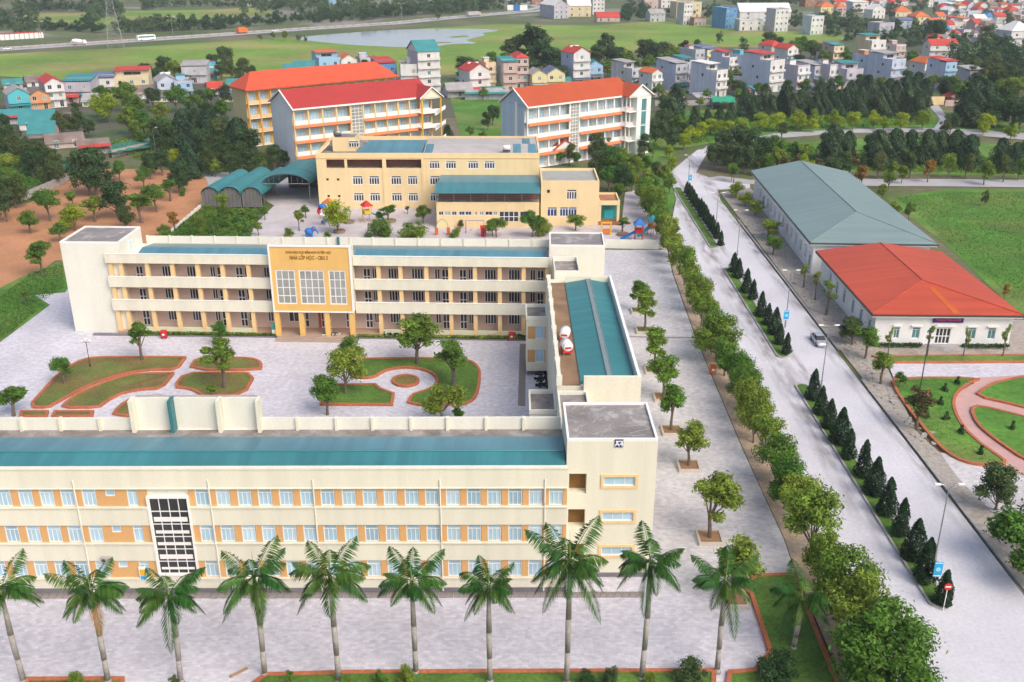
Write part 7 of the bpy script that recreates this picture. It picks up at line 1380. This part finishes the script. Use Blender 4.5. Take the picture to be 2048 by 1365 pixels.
MB().path([(2, 0, 2.0), (1, 0, 2.2), (-2, 0, 2.6), (-4, 0, 3.0)], [.7, 1.2, 1.25, .6], 14).part("drum", LWHITE, t); MB().box(-4.9, -4.2, -.5, .5, 1.1, 2.6).part("chute", WC['p'], t); wheels(t, 8, 2.2, .5, (-3.2, -2, 3))
p, an = hwy(492, 4); t = thing("truck", "bright orange truck on the highway before the row of round trees", "truck", (p.x, p.y, 0), an+.0)
MB().box(-4, 1.6, -1.2, 1.2, .9, 4.4).part("cargo_box", mat("orange_truck_paint", (.75, .16, .02)), t); loft([(x, [(-1.2, .8), (-1.2, z), (1.2, z), (1.2, .8)]) for x, z in ((1.8, 3.2), (3.2, 3.2), (3.6, 2.2))]).part("cab", mat("orange_truck_paint", (.75, .16, .02)), t); MB().box(3.3, 3.64, -1, 1, 2.1, 2.9).part("windscreen", GDARK, t); wheels(t, 7, 2.2, .5, (-2.8, 2.6))
p, an = hwy(952, 2); t = thing("truck", "grey covered truck on the highway above the right end of the pond", "truck", (p.x, p.y, 0), an)
MB().box(-9, 5, -1.3, 1.3, 1.2, 4.0).part("cargo_box", mat("grey_tarpaulin", (.42, .40, .40)), t); loft([(x, [(-1.25, .8), (-1.25, z), (1.25, z), (1.25, .8)]) for x, z in ((5.4, 3.4), (7, 3.4), (7.4, 2.2))]).part("cab", WC['p'], t); wheels(t, 14, 2.3, .5, (-7, -5.5, 5.8)); MB().box(7.1, 7.44, -1, 1, 2.1, 2.9).part("windscreen", GDARK, t)
for px, py, colm, lab in ((1015, 22, LWHITE, "white cargo container beside the highway junction, left one"), (1027, 22, BLUE, "blue cargo container in the middle of three by the junction"), (1040, 22, LWHITE, "white cargo container beside the highway junction, right one")):
    p = at(px, py); t = thing("cargo_container", lab, "container", (p.x, p.y, 0), .1); MB().box(0, 7, 0, 2.6, .3, 5).part("shell", colm, t); [MB().box(x, x+.15, -.06, -.01, .4, 4.9).part("rib", colm, t) for x in (1, 2.5, 4, 5.5)]; MB().box(.2, 6.8, .3, 2.3, 0, .3).part("skid", DARKM, t)
def motorbike(p, ang, label, paint, group="motorbikes parked at the classroom blocks"):
    t = thing("motorbike", label, "motorbike", (p[0], p[1], 0), ang, group)
    for x in (-.62, .62): MB().tube((x, -.05, .3), (x, .05, .3), .3, n=12).part("wheel", BLACK, t)
    loft([(x, [(-.12, z0), (-.14, z1), (.14, z1), (.12, z0)]) for x, z0, z1 in ((-.85, .62, .72), (-.4, .4, .78), (.1, .28, .5), (.4, .35, .55), (.6, .6, .95))]).part("body", paint, t)
    MB().box(-.75, .05, -.13, .13, .74, .84).part("seat", BLACK, t); MB().tube((.5, -.35, 1.02), (.5, .35, 1.02), .03, n=5).tube((.62, 0, .3), (.48, 0, 1.02), .04, n=5).part("handlebar", DARKM, t)
for i, (px, py, an, m) in enumerate(((655, 676, .2, LWHITE), (664, 677, .15, BLACK), (674, 675, .1, WGREY))): motorbike(at(px, py), an, "motorbike parked before the entrance steps, {o} from left", m)
for i, (px, py, an, m) in enumerate(((775, 676, 2.9, DARKM), (788, 676, 3.2, BLACK))): motorbike(at(px, py), an, "dark motorbike right of the entrance near the spreading tree, {o} from left", m)
for i, (px, py, an, m) in enumerate(((1036, 678, 2.6, BLACK), (1042, 680, 2.8, DARKM))): motorbike(at(px, py), an, "dark motorbike at the right end of the rear block, {o} from left", m)
for i, (px, py) in enumerate(((1083, 753), (1088, 757), (1080, 760), (1086, 764), (1090, 769), (1082, 772), (1088, 777))): motorbike(at(px, py), rt.uniform(-.4, .4), "black motorbike parked against the side wing, {o} from the near end", (BLACK, DARKM, LWHITE)[i % 3] if i != 6 else BLACK)
# ------------------------------------------------------------------ courtyard furniture
def bench(px, py, label, an=0, m=None):
    p = at(px, py); m = m or mat("terracotta_stone", (.40, .13, .08)); t = thing("stone_bench", label, "bench", (p.x, p.y, 0), an, "stone benches by the rear block"); MB().box(-.65, .65, -.2, .2, .38, .46).part("seat", m, t)
    for x in (-.45, .45): MB().box(x-.07, x+.07, -.17, .17, 0, .38).part("leg", m, t)
bench(973, 677, "red stone bench left of the stone table"); bench(995, 677, "red stone bench right of the stone table")
p = at(984, 677); t = thing("stone_table", "tan stone table between two red benches", "table", (p.x, p.y, 0)); MB().tube((0, 0, .66), (0, 0, .74), .55, n=14).part("table_top", mat("tan_stone", (.5, .38, .24)), t); MB().tube((0, 0, 0), (0, 0, .66), .16, .12, 8).part("leg", mat("tan_stone", (.5, .38, .24)), t)
def bin_(px, py, label, m=RED):
    p = at(px, py); t = thing("rubbish_bin", label, "bin", (p.x, p.y, 0)); MB().box(-.45, .45, -.3, .3, .2, 1.15).part("body", m, t); MB().slab([(-.5, -.36, 1.2), (.5, -.36, 1.2), (.5, .36, 1.38), (-.5, .36, 1.38)], [(0, 1, 2, 3)], .06).part("lid", m, t); [MB().box(x-.04, x+.04, y_-.04, y_+.04, 0, .2).part("leg", DARKM, t) for x in (-.38, .38) for y_ in (-.22, .22)]; MB().box(-.2, .2, -.32, -.301, .6, .9).part("white_label", LWHITE, t)
bin_(329, 677, "red bin at the left part of the rear block"); bin_(1023, 681, "red bin at the right end of the rear block"); bin_(1425, 748, "orange red bin under the roadside trees beside the plaza", mat("orange_red_plastic", (.6, .14, .04)))
p = at(552, 674); t = thing("notice_stand", "green and white notice stand left of the entrance steps", "sign", (p.x, p.y, 0), .2); MB().box(-.55, .55, -.04, .04, 1.3, 2.3).part("green_panel", mat("sea_green_panel", (.05, .35, .25)), t); MB().box(-.55, .55, -.04, .04, .5, 1.25).part("white_panel", LWHITE, t); b = MB(); [b.box(x-.04, x+.04, .045, .12, 0, 2.2) for x in (-.4, .4)]; b.part("post", METAL, t)
p0 = at(460, 1355); p1 = at(495, 1337); t = thing("wooden_plank", "loose brown wooden plank lying on the front paving", "plank", (p0.x, p0.y, 0), math.atan2(p1.y-p0.y, p1.x-p0.x)); MB().box(0, (p1-p0).length, -.14, .14, 0.0, .1).part("board", WOOD, t); MB().box(.1, (p1-p0).length-.4, -.1, .05, .105, .18).part("batten", WOOD, t)
# ------------------------------------------------------------------ playground
def towerslide(px, py, label, roof, post, slide, an, h=2.0, k=1.0):
    p = at(px, py); t = thing("play_tower", label, "play tower", (p.x, p.y, 0), an, "play towers in the playground", scale=(k, k, k))
    for x in (-.8, .8):
        for y_ in (-.8, .8): MB().tube((x, y_, 0), (x, y_, h+1.9), .08, n=7).part("post", post, t)
    MB().box(-.85, .85, -.85, .85, h-.1, h).part("platform", slide, t)
    for y_ in (-.8, .8): MB().box(-.7, .7, y_-.04, y_+.04, h+.02, h+.8).part("side_panel", post, t)
    MB().slab([(-1.2, -1.2, h+1.9), (1.2, -1.2, h+1.9), (1.2, 1.2, h+1.9), (-1.2, 1.2, h+1.9), (0, 0, h+3.1)], [(0, 1, 4), (1, 2, 4), (2, 3, 4), (3, 0, 4)], .06).part("roof", roof, t)
    MB().slab([(-4, -.4, .15), (-.86, -.4, h), (-.86, .4, h), (-4, .4, .15)], [(0, 1, 2, 3)], .08).slab([(-4, -.48, .45), (-.86, -.48, h+.3), (-.86, -.4, h+.3), (-4, -.4, .45)], [(0, 1, 2, 3)], .4).slab([(-4, .4, .45), (-.86, .4, h+.3), (-.86, .48, h+.3), (-4, .48, .45)], [(0, 1, 2, 3)], .4).part("slide", slide, t)
    b = MB(); [b.box(.86+.16*i, .95+.16*i, -.4, .4, h-.3*(i+1), h-.3*(i+1)+.06) for i in range(6)]; b.part("steps", YEL, t)
TRQ = mat("teal_plastic", (.03, .30, .38)); ORP = mat("orange_plastic", (.65, .20, .04))
towerslide(1277, 482, "blue roofed play tower with blue slide by the pale wall", BLUE, RED, BLUE, 0, 1.9)
towerslide(1304, 470, "teal roofed play tower partly behind the roadside trees", TRQ, ORP, TRQ, .4, 1.9, .9)
towerslide(735, 444, "play tower with red roof and blue slide before the yellow wall", RED, YEL, TRQ, math.pi+.5, 2.0, 1.0)
towerslide(660, 440, "play tower with orange roof half hidden by the yellow green tree", ORP, YEL, ORP, 2.5, 2.2, 1.0)
p = at(648, 450); t = thing("spiral_slide", "red blue and white spiral slide next to the orange roofed play tower", "slide", (p.x, p.y, 0)); MB().tube((0, 0, 0), (0, 0, 4.4), .12, n=8).part("pole", METAL, t); MB().ball((0, 0, 4.2), .95, 12, sz=.8, half=True).part("dome", BLUE, t)
pts = [Vector((1.0*math.cos(a_*.55+2), 1.0*math.sin(a_*.55+2), 4.0-a_*.31)) for a_ in range(13)]; MB().path(pts[:5], [.38]*5, 8).part("upper_chute", RED, t); MB().path(pts[4:9], [.38]*5, 8).part("middle_chute", LWHITE, t); MB().path(pts[8:], [.38]*5, 8).part("lower_chute", BLUE, t)
p = at(619, 474); t = thing("elephant_ride", "blue elephant shaped play figure behind the roof parapet", "play figure", (p.x, p.y, 0), .2)
MB().ball((0, 0, 1.25), 1.0, 12, sz=.8).part("body", BLUE, t, smooth=True); MB().ball((1.0, 0, 1.75), .55, 10).part("head", BLUE, t, smooth=True); MB().path([(1.45, 0, 1.6), (1.75, 0, 1.1), (1.9, 0, .5)], [.2, .15, .1], 7).part("trunk", BLUE, t)
for x in (-.55, .55):
    for y_ in (-.45, .45): MB().tube((x, y_, 0), (x, y_, 1.0), .24, n=8).part("leg", BLUE, t)
for y_ in (-.55, .55): MB().box(.75, .85, y_-.3 if y_ < 0 else y_, y_ if y_ < 0 else y_+.3, 1.5, 2.1).part("ear", RED, t)
p = at(885, 470); t = thing("arch_gate", "green hoop arch on red bases in the playground", "play arch", (p.x, p.y, 0)); MB().path([Vector((1.3*math.cos(R(a_)), 0, 1.6+1.9*math.sin(R(a_)))) for a_ in range(0, 181, 20)], [.09]*10, 6).part("hoop", mat("green_tube", (.2, .4, .2)), t); [MB().box(x-.35, x+.35, -.3, .3, 0, 1.6).part("base", mat("orange_red_plastic", (.6, .14, .04)), t) for x in (-1.3, 1.3)]
p = at(950, 466); t = thing("swing_frame", "purple grey swing frame beside the hoop arch", "swing", (p.x, p.y, 0)); VI = mat("violet_tube", (.25, .2, .4)); [MB().tube((x, y_, 0), (x, 0, 2.8), .08, n=6).part("leg", VI, t) for x in (-2.0, 2.0) for y_ in (-.8, .8)]; MB().tube((-2.1, 0, 2.8), (2.1, 0, 2.8), .08, n=6).part("top_bar", VI, t)
for x in (-.9, .9): MB().box(x-.3, x+.3, -.15, .15, .6, .66).tube((x-.28, 0, .66), (x-.28, 0, 2.75), .02, n=4).tube((x+.28, 0, .66), (x+.28, 0, 2.75), .02, n=4).part("swing_seat", RED, t)
p = at(967, 473); t = thing("play_box", "dark red post box shaped play house by the swing frame", "play house", (p.x, p.y, 0)); MB().box(-.6, .6, -.5, .5, 0, 2.0).part("wall", RED, t); MB().gable(-.6, .6, -.5, .5, 2.0, 2.5, .12, 'u', .06).part("roof", RED, t); MB().box(-.25, .25, -.53, -.501, 0, 1.3).part("door", DARKM, t)
p = at(1212, 470); t = thing("play_arch", "yellow orange play gate beside the cream stair tower roof", "play gate", (p.x, p.y, 0)); [MB().box(x-.15, x+.15, -.15, .15, 0, 2.6).part("post", YEL, t) for x in (-1.0, 1.0)]; MB().box(-1.2, 1.2, -.17, .17, 2.6, 2.9).part("beam", YEL, t); MB().box(-.8, .8, -.04, .04, .3, 1.4).part("panel", ORP, t)
for px, py, lab in ((1246, 471, "round grey planter with a bonsai like tree before the pale wall"), (698, 446, "low round planter bed right of the yellow green tree"), (679, 465, "low round planter at the foot of the yellow green tree"), (781, 444, "low round planter with a small tree near the red roofed tower")):
    p = at(px, py); t = thing("round_planter", lab, "planter", (p.x, p.y, 0), 0, "round planters in the playground"); MB().tube((0, 0, 0), (0, 0, .5), 1.25, 1.35, 16).part("rim", mat("brown_grey_stone", (.24, .2, .17), var=.2), t); MB().tube((0, 0, .45), (0, 0, .53), 1.1, n=16).part("soil", SOIL, t)
# ------------------------------------------------------------------ pylon, poles
p = at(232, 97); t = thing("transmission_pylon", "grey lattice power pylon standing at the field edge by the highway", "pylon", (p.x, p.y, 0), .4); h = 40; b = MB()
def hw_(z): return 4.2*(1-z/h)**1.15+.55
lv = [0, 6, 11, 15.5, 19.5, 23, 26, 29, 32, 35, 38, 40]
for i in range(len(lv)-1):
    z0, z1 = lv[i], lv[i+1]; a_, c_ = hw_(z0), hw_(z1)
    Q0 = [(-a_, -a_), (a_, -a_), (a_, a_), (-a_, a_)]; Q1 = [(-c_, -c_), (c_, -c_), (c_, c_), (-c_, c_)]
    for j in range(4):
        k = (j+1) % 4; b.tube((*Q0[j], z0), (*Q1[j], z1), .13, n=4, cap=False); b.tube((*Q0[j], z0), (*Q1[k], z1), .07, n=4, cap=False); b.tube((*Q0[k], z0), (*Q1[j], z1), .07, n=4, cap=False); b.tube((*Q1[j], z1), (*Q1[k], z1), .07, n=4, cap=False)
b.part("lattice_tower", METAL, t)
for z in (28, 33, 38): b = MB(); [b.tube((0, 0, z+1.2), (s*6, 0, z), .1, n=4) .tube((0, 0, z), (s*6, 0, z), .1, n=4) for s in (-1, 1)]; b.part("cross_arm", METAL, t)
for px, py, pt, lab in ((84, 82, 44, "grey highway lamp post left of the mixer truck"), (346, 70, 34, "grey highway lamp post right of the coach"), (774, 32, 2, "grey highway lamp post above the pond"), (804, 40, 8, "grey highway lamp post at the pond's middle")):
    p = at(px, py); h = zat(p.y, pt); t = thing("highway_lamp", lab, "street lamp", (p.x, p.y, 0)); MB().tube((0, 0, 0), (0, 0, h), .22, .12, 6).part("pole", METAL, t); MB().tube((-2, 0, h+.3), (0, 0, h), .1, n=5).tube((2, 0, h+.3), (0, 0, h), .1, n=5).part("arm", METAL, t); [MB().box(x-.6, x+.6, -.3, .3, h+.2, h+.45).part("lamp_head", LWHITE, t) for x in (-2.3, 2.3)]
for i in range(38):
    px = 20+i*27; p, an = hwy(min(px, 1040), 8); o = put(KIN['fard'][i % 2][0], "median_bush", None, (p.x, p.y, -.2), i, (.28, .28, .32)); tag(o, "small clipped bush on the highway median, {o} from left", "bush", "bushes on the highway median")
t = thing("highway_barrier", "pale concrete barrier along the highway median", "barrier", (0, 0, 0)); 
for i in range(60):
    px = -20+i*18
    if px > 1030: break
    p, an = hwy(px, 7.2); q, _ = hwy(min(px+16, 1045), 7.2); d = (q-p).length; MB().box(0, d, -.15, .15, 0, 1.1).part("barrier_block", CONCP, t, (p.x, p.y, 0), math.atan2((q-p).y, (q-p).x))
# roof tanks and pieces of rubble on the right pavement
b = MB(); rr = random.Random(9)
for i in range(240):
    k = .79+rr.uniform(0, .05); yy = rr.uniform(430, 900); p = rd(k, yy); s = rr.uniform(.1, .35); b.box(p.x-s, p.x+s, p.y-s*.7, p.y+s*.6, 0, rr.uniform(.05, .22), M=None)
o = b.part("rubble", KERB); tag(o, "broken stones and debris scattered along the right pavement", "rubble", kind='stuff')
# ------------------------------------------------------------------ ordinals in labels
ON = "zeroth first second third fourth fifth sixth seventh eighth ninth tenth eleventh twelfth thirteenth fourteenth fifteenth sixteenth seventeenth eighteenth nineteenth".split()
TN = ["", "", "twenty", "thirty", "forty", "fifty", "sixty", "seventy"]; TT = ["", "", "twentieth", "thirtieth", "fortieth", "fiftieth", "sixtieth", "seventieth"]
def ordinal(n): return ON[n] if n < 20 else TT[n//10] if n % 10 == 0 else TN[n//10]+"-"+ON[n % 10]
bpy.context.view_layer.update()
G = {}
for o, key in TAGS: G.setdefault((o['label'], key), []).append(o)
for (lab, key), os_ in G.items():
    os_.sort(key=lambda o: proj(o.location)[0] if key == 'L' else o.location.y)
    for i, o in enumerate(os_):
        s = lab.replace("{o}", ordinal(i+1)) if len(os_) > 1 else lab.replace(", {o} from left", "").replace(", {o} from left", "").replace(", {o} from left", "").replace("{o} from left, ", "").replace("{o}", "only")
        o['label'] = s[0].lower()+s[1:]
